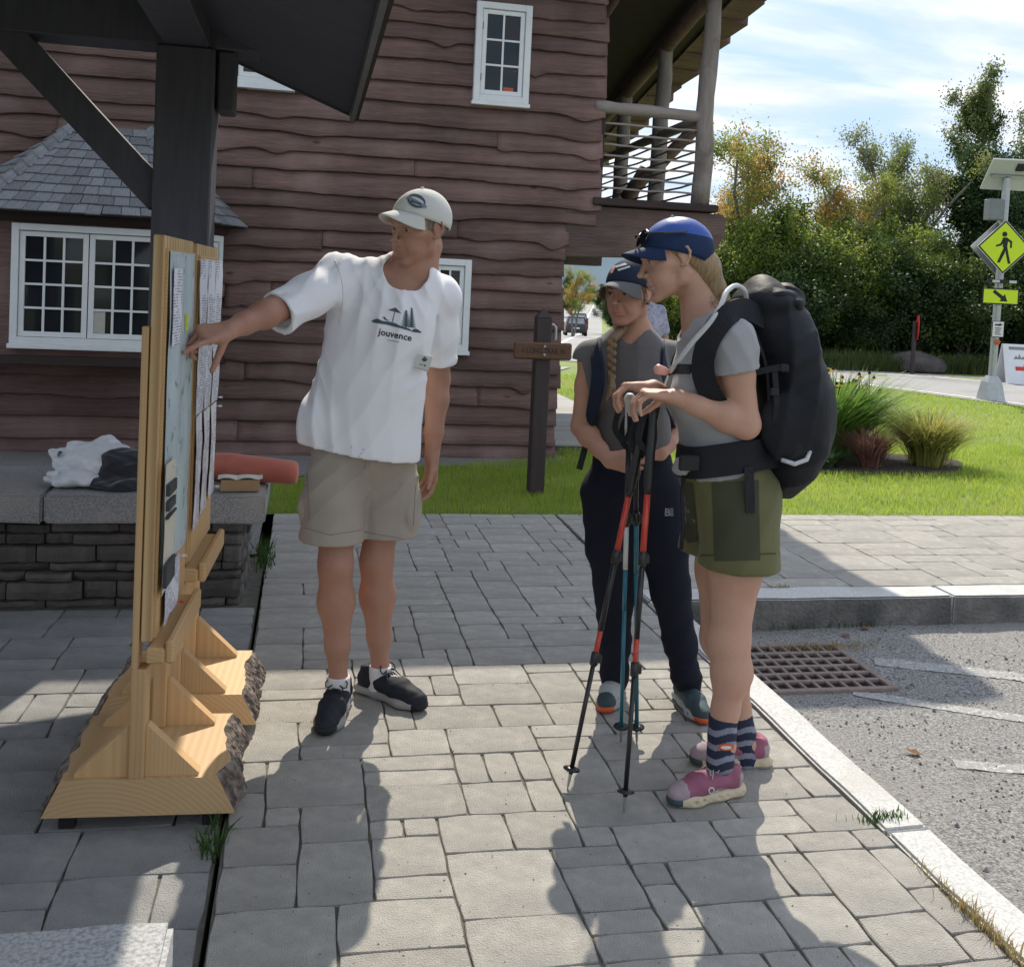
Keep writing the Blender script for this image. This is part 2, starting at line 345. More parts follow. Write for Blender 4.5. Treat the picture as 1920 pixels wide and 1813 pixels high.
pm('dry_grass', (0.24, 0.19, 0.08), (0.36, 0.29, 0.14), 6, 0.8, leaf=0.3)
pm('weed', (0.035, 0.085, 0.018), (0.07, 0.13, 0.03), 9, 0.7, leaf=0.3)
pm('dead_leaf', (0.20, 0.07, 0.035), (0.26, 0.13, 0.05), 9, 0.8, leaf=0.2)
pm('stone_chip', (0.07, 0.07, 0.072), (0.24, 0.235, 0.23), 12, 0.9)

def zt(y):                                     # the land falls away behind the house, then runs level
    return 0.0 if y < 20 else (-(y-20)*0.036 if y < 90 else -2.52)
def struct(o): o['kind'] = 'structure'; return o
# terrain sheet to the horizon
xs = [-3000, -600, -150, -60, -30, 0, 30, 60, 150, 600, 3000]; ys = [-600, -60, 6, 20, 30, 50, 70, 90, 140, 300, 900, 3500]
V = [(x, y, zt(y)-0.17) for y in ys for x in xs]; n = len(xs)
struct(mesh('ground', V, [(j*n+i, j*n+i+1, (j+1)*n+i+1, (j+1)*n+i) for j in range(len(ys)-1) for i in range(n-1)], 'field'))
# far wooded hills
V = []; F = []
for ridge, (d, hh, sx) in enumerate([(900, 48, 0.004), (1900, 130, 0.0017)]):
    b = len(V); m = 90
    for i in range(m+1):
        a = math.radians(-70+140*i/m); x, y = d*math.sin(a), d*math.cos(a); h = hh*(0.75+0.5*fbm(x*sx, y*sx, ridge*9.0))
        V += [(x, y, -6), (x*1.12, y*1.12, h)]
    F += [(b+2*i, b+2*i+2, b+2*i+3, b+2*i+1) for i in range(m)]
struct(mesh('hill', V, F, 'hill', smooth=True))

def ashlar(x0, x1, y0, y1, cell, seed):
    """random ashlar layout of rectangles on a grid, as stamped paving is laid"""
    r = random.Random(seed); nx, ny = int(round((x1-x0)/cell)), int(round((y1-y0)/cell)); used = np.zeros((nx, ny), bool); out = []
    sizes = [(3, 2), (2, 2), (2, 3), (2, 1), (3, 1), (1, 1), (1, 2), (4, 2), (3, 3)]; wts = [6, 6, 2.5, 4, 5, .8, 2, 1.6, .5]
    for j in range(ny):
        for i in range(nx):
            if used[i, j]: continue
            for _ in range(14):
                a, b = r.choices(sizes, wts)[0]
                if i+a <= nx and j+b <= ny and not used[i:i+a, j:j+b].any(): break
            else:
                a, b = 1, 1
                while i+a < nx and a < 3 and not used[i+a, j]: a += 1
            used[i:i+a, j:j+b] = True; out.append((x0+(x1-x0)*i/nx, x0+(x1-x0)*(i+a)/nx, y0+(y1-y0)*j/ny, y0+(y1-y0)*(j+b)/ny))
    return out
def corner_warp(x, y, s):                      # neighbours share the same crooked joints
    return x+0.008*fbm(x*3.1+s, y*2.3, 1.5), y+0.008*fbm(x*2.7+s, y*3.3, 7.5)
def pave(rects, parent, mat, ztop, seed, thick=0.03, gap=0.0014):
    r = random.Random(seed); lip = 0.0018
    for (a, b, c, d) in rects:
        ring = []
        nx = max(2, int((b-a)/0.06)); ny = max(2, int((d-c)/0.06))
        e = 0.0008+0.0012*r.random()
        pts = [(a+e+(b-a-2*e)*i/nx, c+e, 0) for i in range(nx)]+[(b-e, c+e+(d-c-2*e)*i/ny, 0) for i in range(ny)]+[(b-e-(b-a-2*e)*i/nx, d-e, 0) for i in range(nx)]+[(a+e, d-e-(d-c-2*e)*i/ny, 0) for i in range(ny)]
        cx, cy = (a+b)/2, (c+d)/2; m = len(pts); h = ztop+r.uniform(-0.0015, 0.0015); tx, ty = r.uniform(-.004, .004), r.uniform(-.004, .004)
        outer = []; inner = []
        for (x, y, _) in pts:
            kx = max(0, 1-min(x-a, b-x)/0.04); ky = max(0, 1-min(y-c, d-y)/0.04); rd = kx*ky*0.004
            x2, y2 = corner_warp(x, y, seed); sx = (1 if x < cx else -1); sy = (1 if y < cy else -1)
            jx, jy = 0.0016*fbm(x*38, y*38, 3), 0.0016*fbm(x*38, y*38, 9)
            outer.append((x2+sx*rd+jx, y2+sy*rd+jy))
            q = outer[-1]; L = math.hypot(q[0]-cx, q[1]-cy); inner.append((q[0]+(cx-q[0])*lip/L*1.2, q[1]+(cy-q[1])*lip/L*1.2))
        V = [(x, y, h-thick) for x, y in outer]+[(x, y, h-0.003) for x, y in outer]+[(x, y, h+tx*(x-cx)+ty*(y-cy)+0.0012*fbm(x*12, y*12)) for x, y in inner]+[(cx, cy, h+0.0012*r.random())]
        F = []
        for k in range(m):
            k2 = (k+1) % m; F += [(k, k2, m+k2, m+k), (m+k, m+k2, 2*m+k2, 2*m+k), (2*m+k, 2*m+k2, 3*m)]
        o = mesh('paver', [(x-cx, y-cy, z) for x, y, z in V], F, mat, parent, loc=(cx, cy, 0), inv=False)
        for p in o.data.polygons: p.use_smooth = False
def slab(name, x0, x1, y0, y1, zt_, zb, mat):
    return struct(MB().box((x0, y0, zb), (x1, y1, zt_)).build(name, mat))
XL, XK = -0.18, 1.65
walk = slab('walkway', XL+0.01, XK-0.012, -0.5, 6.55, -0.0075, -0.2, 'joint')
pave(ashlar(XL+0.012, XK-0.015, 1.55, 6.53, 0.0938, 3), walk, 'paver', 0.0, 11)
pave([(XL+0.012, XK-0.015, -0.48, 1.55)], walk, 'paver', 0.0, 12)
side = slab('sidewalk', XK-0.002, 16, 4.86, 6.55, -0.008, -0.2, 'joint')
pave(ashlar(XK+0.0, 6.6, 4.875, 6.53, 0.15, 5), side, 'paver', 0.0, 13)
pave([(6.6, 16, 4.875, 6.53)], side, 'paver', 0.0, 14)
pat = slab('patio', -6.5, XL-0.004, -0.5, 5.6, -0.024, -0.2, 'joint')
pave(ashlar(-2.05, XL-0.008, 1.2, 4.7, 0.115, 9), pat, 'patio_paver', -0.014, 15)
pave([(-6.5, -2.05, -0.4, 4.7), (-2.05, XL-0.008, -0.4, 1.2)], pat, 'patio_paver', -0.014, 16)
# kerb of long granite stones, near one along the walk, far one along the sidewalk
kerb = struct(MB().box((1.66, -1, -0.3), (1.78, 4.66, -0.10)).box((1.66, 4.68, -0.3), (16, 4.85, -0.10)).build('kerb', 'joint'))
def kerb_stone(lo, hi, along):
    bm = bmesh.new(); bmesh.ops.create_cube(bm, size=1); bmesh.ops.scale(bm, vec=[b-a for a, b in zip(lo, hi)], verts=bm.verts)
    bmesh.ops.subdivide_edges(bm, edges=[e for e in bm.edges if abs((e.verts[0].co-e.verts[1].co)[along]) > 0.1], cuts=14, use_grid_fill=True)
    bmesh.ops.bevel(bm, geom=[e for e in bm.edges if len(e.link_faces) == 2 and e.calc_face_angle() > 0.8], offset=0.008, segments=2, affect='EDGES')
    c = [(a+b)/2 for a, b in zip(lo, hi)]
    for v in bm.verts:
        w_ = v.co+Vector(c); v.co += Vector((fbm(w_.x*5, w_.y*5, w_.z*9+1), fbm(w_.x*5, w_.y*5, w_.z*9+5), 0.6*fbm(w_.x*4, w_.y*4, 3)))*0.006
    me = bpy.data.meshes.new('kerb_stone'); bm.to_mesh(me); bm.free(); 
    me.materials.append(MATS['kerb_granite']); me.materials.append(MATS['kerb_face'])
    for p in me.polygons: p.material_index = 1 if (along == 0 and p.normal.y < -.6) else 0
    link('kerb_stone', me, None, kerb, loc=c, inv=False)
yk = [-0.9, 0.75, 2.565, 4.45]
for i in range(3): kerb_stone((XK, yk[i]+0.006, -0.26), (XK+0.135, yk[i+1]-0.006, 0.004), 1)
kerb_stone((XK, 4.456, -0.26), (XK+0.135, 4.655, 0.004), 1)
xk = [1.655, 3.3, 5.15, 7.3, 10, 16]
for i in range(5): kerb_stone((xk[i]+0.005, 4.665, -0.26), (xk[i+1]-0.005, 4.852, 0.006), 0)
# car park
zl = -0.14
nx, ny = 150, 110
V = []
for j in range(ny+1):
    for i in range(nx+1):
        x = 1.70+24*(i/nx)**1.7; y = -3+7.72*j/ny
        dip = -0.03*math.exp(-((x-2.25)**2+(y-4.15)**2)/0.35)
        V.append((x, y, zl+dip+0.006*fbm(x*2, y*2)+0.003*fbm(x*11, y*11)))
lot = struct(mesh('car_park', V, [(j*(nx+1)+i, j*(nx+1)+i+1, (j+1)*(nx+1)+i+1, (j+1)*(nx+1)+i) for j in range(ny) for i in range(nx)], 'asphalt', smooth=True))
def lotz(x, y): return zl-0.03*math.exp(-((x-2.25)**2+(y-4.15)**2)/0.35)+0.006*fbm(x*2, y*2)+0.003*fbm(x*11, y*11)
def strip(name, pts, wd, mat, z=0.006, parent=None, zf=None):
    V = []; pts = [np.array(p[:2], float) for p in pts]
    for i, p in enumerate(pts):
        t = pts[min(i+1, len(pts)-1)]-pts[max(i-1, 0)]; t /= np.linalg.norm(t); nn = np.array([-t[1], t[0]])
        for s in (-1, 1): q = p+nn*s*wd/2; V.append((q[0], q[1], (zf(q[0], q[1]) if zf else 0)+z))
    return mesh(name, V, [(2*i, 2*i+1, 2*i+3, 2*i+2) for i in range(len(pts)-1)], mat, parent)
def lerp_pts(a, b, n): return [tuple(np.array(a)+(np.array(b)-np.array(a))*i/n) for i in range(n+1)]
for a, b, wd in [((1640, 1232), (2060, 1290), 0.10), ((1600, 1290), (2060, 1370), 0.08), ((1790, 1432), (2300, 1480), 0.07)]:
    p, q = np.array(G(*a, z=zl)[:2]), np.array(G(*b, z=zl)[:2]); t = (q-p)/np.linalg.norm(q-p); nn = np.array([-t[1], t[0]]); V = []; NA, NC = 110, 8
    for i in range(NA+1):
        for j in range(NC+1): c = p+(q-p)*i/NA+nn*wd*(j/NC-.5+.10*fbm(i*.5, j*3.0)*(j in (0, NC))); V.append((c[0], c[1], lotz(c[0], c[1])+0.003))
    struct(mesh('parking_line', V, [(i*(NC+1)+j, (i+1)*(NC+1)+j, (i+1)*(NC+1)+j+1, i*(NC+1)+j+1) for i in range(NA) for j in range(NC)], 'worn_paint', smooth=True))
# storm drain grate
def grate():
    x0, x1, y0, y1 = 1.93, 2.50, 3.93, 4.43; zc = lotz(2.25, 4.15)
    t = empty('drain_grate', (2.2, 4.15, zc), 0, 'rusty iron storm drain grate sunk in the asphalt by the kerb', 'drain grate')
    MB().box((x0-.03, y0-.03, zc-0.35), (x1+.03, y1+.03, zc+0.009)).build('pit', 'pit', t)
    m = MB()
    for a, b in [((x0-.03, y0-.03), (x1+.03, y0)), ((x0-.03, y1), (x1+.03, y1+.03))]: m.box((a[0], a[1], zc+.005), (b[0], b[1], zc+.024), ch=0.003)
    for a, b in [((x0-.03, y0+.0005), (x0, y1-.0005)), ((x1, y0+.0005), (x1+.03, y1-.0005))]: m.box((a[0], a[1], zc+.005), (b[0], b[1], zc+.0235), ch=0.003)
    m.build('rim', 'cast_iron', t)
    nx, ny = 9, 6
    for j in range(1, ny):
        y = y0+(y1-y0)*j/ny; MB().box((x0, y-.011, zc+.006), (x1, y+.011, zc+.0225), ch=0.003).build('bar', 'cast_iron', t)
    for i in range(1, nx):
        x = x0+(x1-x0)*i/nx; MB().box((x-.0085, y0, zc+.0065), (x+.0085, y1, zc+.0215), ch=0.003).build('bar', 'cast_iron', t)
grate()
# lawn, gravel strip along the house, planting bed soil
def sheet(name, poly, z, mat): return struct(mesh(name, [(x, y, z) for x, y in poly], [tuple(range(len(poly)))], mat))
sheet('lawn', [(-20, 6.56), (40, 6.56), (40, 20), (-20, 20)], -0.012, 'lawn')
V = [(x, y, zt(y)-0.012) for y in (20, 30, 50, 70, 90, 150, 320) for x in (-60, 0, 40, 120)]
struct(mesh('meadow', V, [(j*4+i, j*4+i+1, (j+1)*4+i+1, (j+1)*4+i) for j in range(6) for i in range(3)], 'lawn'))
sheet('gravel_strip', [(-20, 5.58), (XL-0.05, 5.58), (XL-0.05, 7.6), (0.3, 8.1), (2.2, 8.45), (2.2, 8.9), (-20, 8.9)], -0.004, 'gravel')
bed = [(3.9+2.45*0.5*(1+math.cos(a))*(0.94+0.06*math.sin(3*a)), 8.75+0.75*math.sin(a)*(0.9+0.1*math.cos(2*a))) for a in np.linspace(0, 2*PI, 28)[:-1]]
sheet('soil_bed', bed, 0.002, 'soil')
# country road: across behind the lawn, bending away downhill past the house
near = [G(*p)[:2] for p in [(2300, 812), (2100, 786), (1920, 763), (1740, 739), (1560, 716)]]+[(8.3, 19.2), (6.9, 20.6), (4.9, 22.5)]
far = [G(*p)[:2] for p in [(2300, 742), (2100, 726), (1920, 711), (1740, 698), (1560, 687)]]+[(11.2, 23.4), (10.4, 24.6), (9.6, 26.5)]
def roadz(x, y): return zt(y)
V = []; 
for a, b in zip(near, far):
    for k in range(5): q = a+(b-a)*k/4 if isinstance(a, np.ndarray) and isinstance(b, np.ndarray) else np.array(a)+(np.array(b)-np.array(a))*k/4; V.append((q[0], q[1], zt(q[1])+0.002))
ed = [(24, 1175), (34, 1157), (50, 1143), (70, 1135), (90, 1131), (150, 1128), (300, 1126)]
for y, px in ed:
    X = P(px, 600, y)[0]
    for k in range(5): V.append((X-9.0+9.0*k/4, y, zt(y)+0.002))
nn = len(V)//5
struct(mesh('road', V, [(j*5+i, j*5+i+1, (j+1)*5+i+1, (j+1)*5+i) for j in range(nn-1) for i in range(4)], 'road_asphalt'))
struct(strip('road_marking', [np.array(a)+(np.array(b)-np.array(a))*0.06 for a, b in zip(near, far)][:6], 0.13, 'road_paint', 0.008, None, roadz))
struct(strip('road_marking', [np.array(a)+(np.array(b)-np.array(a))*0.72 for a, b in zip(near, far)][:6], 0.13, 'road_paint', 0.008, None, roadz))
struct(strip('road_marking', [(P(px, 600, y)[0]-2.3, y) for y, px in ed], 0.22, 'road_paint', 0.01, None, roadz))
# boardwalk beside the house
bw = struct(MB().box((2.30, 9.25, -0.1), (3.36, 16.5, 0.02)).build('boardwalk', 'joint'))
for i in range(46):
    y = 9.25+i*0.157; MB().box((2.28, y+.004, 0.025), (3.4, y+.151, 0.055), ch=0.004).build('board', 'deck_wood', bw)
sheet('path', [(2.3, 16.5), (3.6, 16.5), (5.0, 19.2), (3.4, 19.6)], 0.004, 'road_asphalt')

# ---- grass blades, nobody could count them
def blades(name, pts, hmin, hmax, wd, mat, label, cat, lean=0.35, parent=None):
    n = len(pts); a = RNG.uniform(0, 2*PI, n); h = RNG.uniform(hmin, hmax, n); l = RNG.uniform(0, lean, n)*h; b = RNG.uniform(0, 2*PI, n)
    w_ = wd*RNG.uniform(.6, 1.2, n); dx, dy = np.cos(a)*w_/2, np.sin(a)*w_/2; z = pts[:, 2]
    mid = np.stack([pts[:, 0]+np.cos(b)*l*.35, pts[:, 1]+np.sin(b)*l*.35, z+h*.55], 1); tip = np.stack([pts[:, 0]+np.cos(b)*l, pts[:, 1]+np.sin(b)*l, z+h], 1)
    base = np.stack([pts[:, 0], pts[:, 1], z-.005], 1); off = np.stack([dx, dy, 0*dx], 1)
    V = np.stack([base-off, base+off, mid+off*.7, mid-off*.7, tip], 1).reshape(-1, 3)
    i = np.arange(n)*5; F = [tuple(q) for q in np.stack([i, i+1, i+2, i+3], 1)]+[tuple(q) for q in np.stack([i+3, i+2, i+4], 1)]
    o = mesh(name, V, F, mat, parent)
    return tag(o, label, cat, kind='stuff')
def inpoly(x, y, poly):
    c = np.zeros(len(x), bool); j = len(poly)-1
    for i in range(len(poly)):
        (xi, yi), (xj, yj) = poly[i], poly[j]; k = ((yi > y) != (yj > y)) & (x < (xj-xi)*(y-yi)/(yj-yi+1e-12)+xi); c ^= k; j = i
    return c
def scatter(poly, n, avoid=()):
    poly = np.array(poly); lo, hi = poly.min(0), poly.max(0); x = RNG.uniform(lo[0], hi[0], n); y = RNG.uniform(lo[1], hi[1], n); k = inpoly(x, y, poly)
    for a in avoid: k &= ~inpoly(x, y, a)
    return np.stack([x[k], y[k], 0*x[k]-.01], 1)
roadpoly = [tuple(p) for p in near]+[tuple(p) for p in far[::-1]]
pa = scatter([(-.2, 6.57), (2.3, 6.57), (2.3, 8.75), (1.6, 8.5), (.4, 8.0), (-.2, 7.5)], 22000)
pb = scatter([(2.3, 6.57), (6.0, 6.57), (8.0, 10.0), (2.3, 10.0)], 52000, [bed])
pc = scatter([(2.3, 10.0), (8.0, 10.0), (12, 14), (11.2, 15.2), (9.8, 17.6), (4, 17.5)], 42000, [roadpoly, [(2.2, 9), (3.5, 9), (3.5, 16.6), (5.1, 19.3), (3.3, 19.7), (2.2, 16)]])
blades('grass', np.concatenate([pa, pb]), .025, .06, .006, 'grass_blade', 'short mown grass of the lawn beyond the paving', 'grass', .7)
blades('grass', pc, .03, .065, .010, 'grass_blade', 'sunlit mown grass sloping towards the road', 'grass', .7)
# weeds and dry tufts in the joints
def tuft(px, py, n, sx, sy, h, mat, label, z=0.0, wd=.005):
    c = G(px, py, z); p = np.stack([RNG.normal(c[0], sx, n), RNG.normal(c[1], sy, n), np.full(n, z)], 1)
    return blades('weed', p, h*.4, h, wd, mat, label, 'weeds', 1.0)
tuft(398, 1590, 60, .02, .035, .075, 'weed', 'green weed tuft in the joint below the near easel base', -.02, .008)
tuft(1660, 1535, 110, .05, .012, .03, 'weed', 'low weeds across the gap between two kerb stones')
blades('weed', np.stack([RNG.normal(1.640, .008, 260), RNG.normal(2.12, .12, 260), np.zeros(260)], 1), .015, .05, .004, 'dry_grass', 'dry grass tuft along the inner edge of the near kerb', 'weeds', 1.2)
tuft(1560, 1172, 260, .25, .02, .05, 'weed', 'weeds at the foot of the far kerb', zl)
tuft(1545, 1218, 260, .18, .03, .045, 'dry_grass', 'dry clippings caught along the back of the drain grate', zl-.02)
tuft(1465, 1103, 40, .03, .01, .03, 'dry_grass', 'small dry tuft on top of the far kerb')
tuft(497, 1050, 130, .03, .14, .10, 'weed', 'weeds at the end of the stone bench', -.02, .008)
# loose grit on the asphalt
def grit():
    V = []; F = []
    for k in range(2600):
        x = 1.85+RNG.gamma(1.6, 0.9); y = RNG.uniform(1.3, 4.6); r = RNG.uniform(.002, .007)*(2.0 if RNG.random() < .04 else 1); z = lotz(x, y)+r*.3
        if x > 6 or (1.9 < x < 2.53 and 3.9 < y < 4.46): continue
        b = len(V); V += [(x+r*RNG.uniform(.6, 1.2), y, z), (x, y+r*RNG.uniform(.6, 1.2), z), (x-r, y, z), (x, y-r, z), (x, y, z+r*.8), (x, y, z-r*.5)]
        F += [(b, b+1, b+4), (b+1, b+2, b+4), (b+2, b+3, b+4), (b+3, b, b+4)]
    tag(mesh('grit', V, F, 'stone_chip'), 'loose grit and small stones scattered on the asphalt', 'gravel', kind='stuff')
grit()
def sand():
    V = []; F = []
    for k in range(350):
        x, y = RNG.uniform(XL+.05, XK-.05), 1.6+abs(RNG.normal(0, 1.6)); r = RNG.uniform(.0012, .0035)
        b = len(V); V += [(x+r, y, .001), (x, y+r, .001), (x-r, y, .001), (x, y-r, .001), (x, y, .001+r*.9)]; F += [(b, b+1, b+4), (b+1, b+2, b+4), (b+2, b+3, b+4), (b+3, b, b+4)]
    tag(mesh('sand', V, F, 'gravel'), 'scattered sand grains and chips on the walkway', 'sand', kind='stuff')
sand()
def leaf_mesh():
    V = [(0, -.028, 0), (.018, -.008, .006), (.012, .014, .004), (0, .032, .008), (-.012, .014, .006), (-.018, -.008, .003), (0, 0, 0)]
    me = bpy.data.meshes.new('fallen_leaf'); me.from_pydata(V, [], [(0, 1, 6), (1, 2, 6), (2, 3, 6), (3, 4, 6), (4, 5, 6), (5, 0, 6)]); return me
LM = leaf_mesh()
for (px, py, z, lab) in [(1622, 1180, zl, 'reddish fallen leaf at the foot of the far kerb'), (1712, 1413, zl, 'brown fallen leaf lying alone on the asphalt'), (1585, 1190, zl, 'small brown fallen leaf beside the weeds under the far kerb')]:
    c = G(px, py, z); o = link('fallen_leaf', LM, 'dead_leaf', loc=(c[0], c[1], lotz(c[0], c[1])+.008), rz=random.random()*6); tag(o, lab, 'leaf', 'fallen leaves')
# ================================================================== THE HOUSE
pm('siding', (0.225, 0.132, 0.115), (0.118, 0.074, 0.067), 4, 0.72, 1.0, 16, stretch=(0.7, 6, 9), rnd=0.22, dist=0.012, c3=(0.24, 0.155, 0.14), s3=1.6, detail=9)
pm('beam_brown', (0.13, 0.082, 0.072), (0.075, 0.05, 0.046), 5, 0.75, 0.9, 18, stretch=(.5, 4, 4), dist=.01, c3=(0.17, 0.11, 0.095), s3=1.5)
pm('siding_end', (0.12, 0.07, 0.06), (0.05, 0.03, 0.03), 30, 0.85, 0.5, 60)
pm('white_paint', (0.74, 0.76, 0.76), (0.66, 0.68, 0.69), 9, 0.55, 0.15, 40)
pm('dark_glass', (0.012, 0.014, 0.018), (0.02, 0.022, 0.026), 2, 0.05, 0.15, 3, spec=0.35, dist=0.003)
pm('dark_brown', (0.045, 0.027, 0.026), (0.03, 0.020, 0.020), 8, 0.75, 0.5, 30, stretch=(1, 1, 6), dist=0.004)
pm('log', (0.20, 0.17, 0.15), (0.29, 0.25, 0.225), 7, 0.8, 0.7, 24, stretch=(3, 3, 0.6), dist=0.006, c3=(0.12, 0.09, 0.08), s3=5, p3=(0.55, 0.75))
pm('log_h', (0.24, 0.205, 0.185), (0.31, 0.27, 0.245), 7, 0.8, 0.7, 24, stretch=(0.6, 3, 3), dist=0.006)
pm('shingle', (0.14, 0.15, 0.165), (0.24, 0.25, 0.265), 14, 0.85, 0.8, 60, stretch=(5, 1, 1), rnd=0.22, dist=0.003)
pm('room', (0.02, 0.02, 0.022), None, 3, 1.0)
pm('orange_pot', (0.55, 0.12, 0.05), (0.4, 0.08, 0.04), 12, 0.7)
pm('cream_card', (0.55, 0.53, 0.46), (0.4, 0.39, 0.35), 5, 0.8)
YF = 8.75
def knots(name):
    """dark knots and weathered streaks along the boards"""
    t = MATS[name].node_tree; b = t.nodes['Principled BSDF']; src = b.inputs['Base Color'].links[0].from_socket; geo = N(t, 'ShaderNodeNewGeometry'); mp = N(t, 'ShaderNodeMapping'); mp.inputs['Scale'].default_value = (1.1, .2, 2.6); t.links.new(geo.outputs['Position'], mp.inputs[0])
    v = N(t, 'ShaderNodeTexVoronoi'); v.inputs['Scale'].default_value = 1.7; t.links.new(mp.outputs[0], v.inputs['Vector']); r = N(t, 'ShaderNodeValToRGB'); r.color_ramp.elements[0].position = .025; r.color_ramp.elements[1].position = .085; r.color_ramp.elements[0].color = (.32, .30, .30, 1); t.links.new(v.outputs['Distance'], r.inputs[0])
    n = N(t, 'ShaderNodeTexNoise'); n.inputs['Scale'].default_value = 1.3; n.inputs['Detail'].default_value = 6; mp2 = N(t, 'ShaderNodeMapping'); mp2.inputs['Scale'].default_value = (1.5, 1, .35); t.links.new(geo.outputs['Position'], mp2.inputs[0]); t.links.new(mp2.outputs[0], n.inputs['Vector'])
    r2 = N(t, 'ShaderNodeMapRange'); r2.inputs[1].default_value = .3; r2.inputs[2].default_value = .75; r2.inputs[3].default_value = .72; r2.inputs[4].default_value = 1.18; t.links.new(n.outputs[0], r2.inputs[0])
    m1 = N(t, 'ShaderNodeMix', data_type='RGBA', blend_type='MULTIPLY'); m1.inputs['Factor'].default_value = 1; t.links.new(src, m1.inputs['A']); t.links.new(r.outputs[0], m1.inputs['B'])
    m2 = N(t, 'ShaderNodeVectorMath', operation='SCALE'); t.links.new(m1.outputs['Result'], m2.inputs[0]); t.links.new(r2.outputs[0], m2.inputs['Scale']); t.links.new(m2.outputs[0], b.inputs['Base Color'])
knots('siding')
house = empty('log_house', (0, YF, 0), 0, 'reddish brown two storey house clad in wavy live edge boards with a balcony', 'house')
wall = MB().box((-8, YF+.03, -.1), (2.15, 15, 2.2)).box((-8, YF+.03, 2.2), (2.40, 15, 4.35)).build('wall', 'dark_brown', house)
# live edge boards, one by one
def plank(x0, x1, z0, z1, seed, amp, smooth_low=False):
    n = max(4, int((x1-x0)/0.045)); V = []; F = []
    f1 = random.Random(seed); k1, k2 = f1.uniform(.5, .9), f1.uniform(2.2, 3.6)
    dips = [(f1.uniform(x0, x1), f1.uniform(.015, .06), f1.uniform(.035, .20)) for _ in range(f1.choice([0, 1, 1, 2, 3]))]; amp *= f1.uniform(.35, 1.15)
    cx, cz = (x0+x1)/2, z0
    for i in range(n+1):
        x = x0+(x1-x0)*i/n
        w = amp*(0.030*fbm(x*k1, seed*3.3, 0)+0.013*fbm(x*k2, seed*1.7, 4)+.006*fbm(x*9, seed, 8))
        for (dx_, dh, dw) in dips: w -= (1 if amp > .3 else .25)*dh*math.exp(-((x-dx_)/dw)**2)
        w = max(min(w, .05), -.07); zl_ = z0+w; bulge = 0.010*fbm(x*2.0, z0*5, 2)+ (0.012*sum(math.exp(-((x-d[0])/d[2])**2) for d in dips) if amp > .3 else 0)
        fy = YF-.052-bulge*.6; my = YF-.036-bulge*.5+.004*fbm(x*5, z0*9)
        for (y, z) in [(YF+.025, zl_+.004), (fy+.006, zl_), (fy, zl_+.006), (my, zl_+(z1-zl_)*.45+.01*fbm(x*3, seed)), (YF-.010, z1+.05), (YF+.025, z1+.05)]: V.append((x-cx, y, z-cz))
    for i in range(n):
        for k in range(5): a = i*6+k; F.append((a, a+6, a+7, a+1))
    F += [tuple(range(6)), tuple(n*6+k for k in range(5, -1, -1))]
    o = mesh('plank', V, F, ['siding'], wall, loc=(cx, 0, cz), inv=False)
    o.matrix_parent_inverse = wmat(wall).inverted()
    for p in o.data.polygons: p.use_smooth = True
rs = random.Random(21); z = -.03; k = 0
zs = [-.03]
while zs[-1] < 4.30: zs.append(zs[-1]+rs.uniform(.135, .19))
for k in range(len(zs)-1):
    z0, z1 = zs[k], zs[k+1]; xr = (2.17 if z0 < 2.05 else 2.45)+rs.uniform(-.02, .025); xl = -4.2
    cuts = sorted(set([round(rs.uniform(-3.2, 1.6), 2) for _ in range(rs.choice([1, 1, 2]))])); pts = [xl]+cuts+[xr]
    for a, b in zip(pts[:-1], pts[1:]):
        if b-a < .25: b = a+.25
        plank(a+.0015, b-.0015, z0+rs.uniform(-.006, .006), z1, k*7+int(a*10)+31, 1.0 if z0 > .55 else .35)
MB().prism([(YF-.045, -.08), (YF-.045, .0), (YF-.02, .02), (YF-.02, -.08)], -8, 2.16, 'x').build('base_board', 'dark_brown', house)

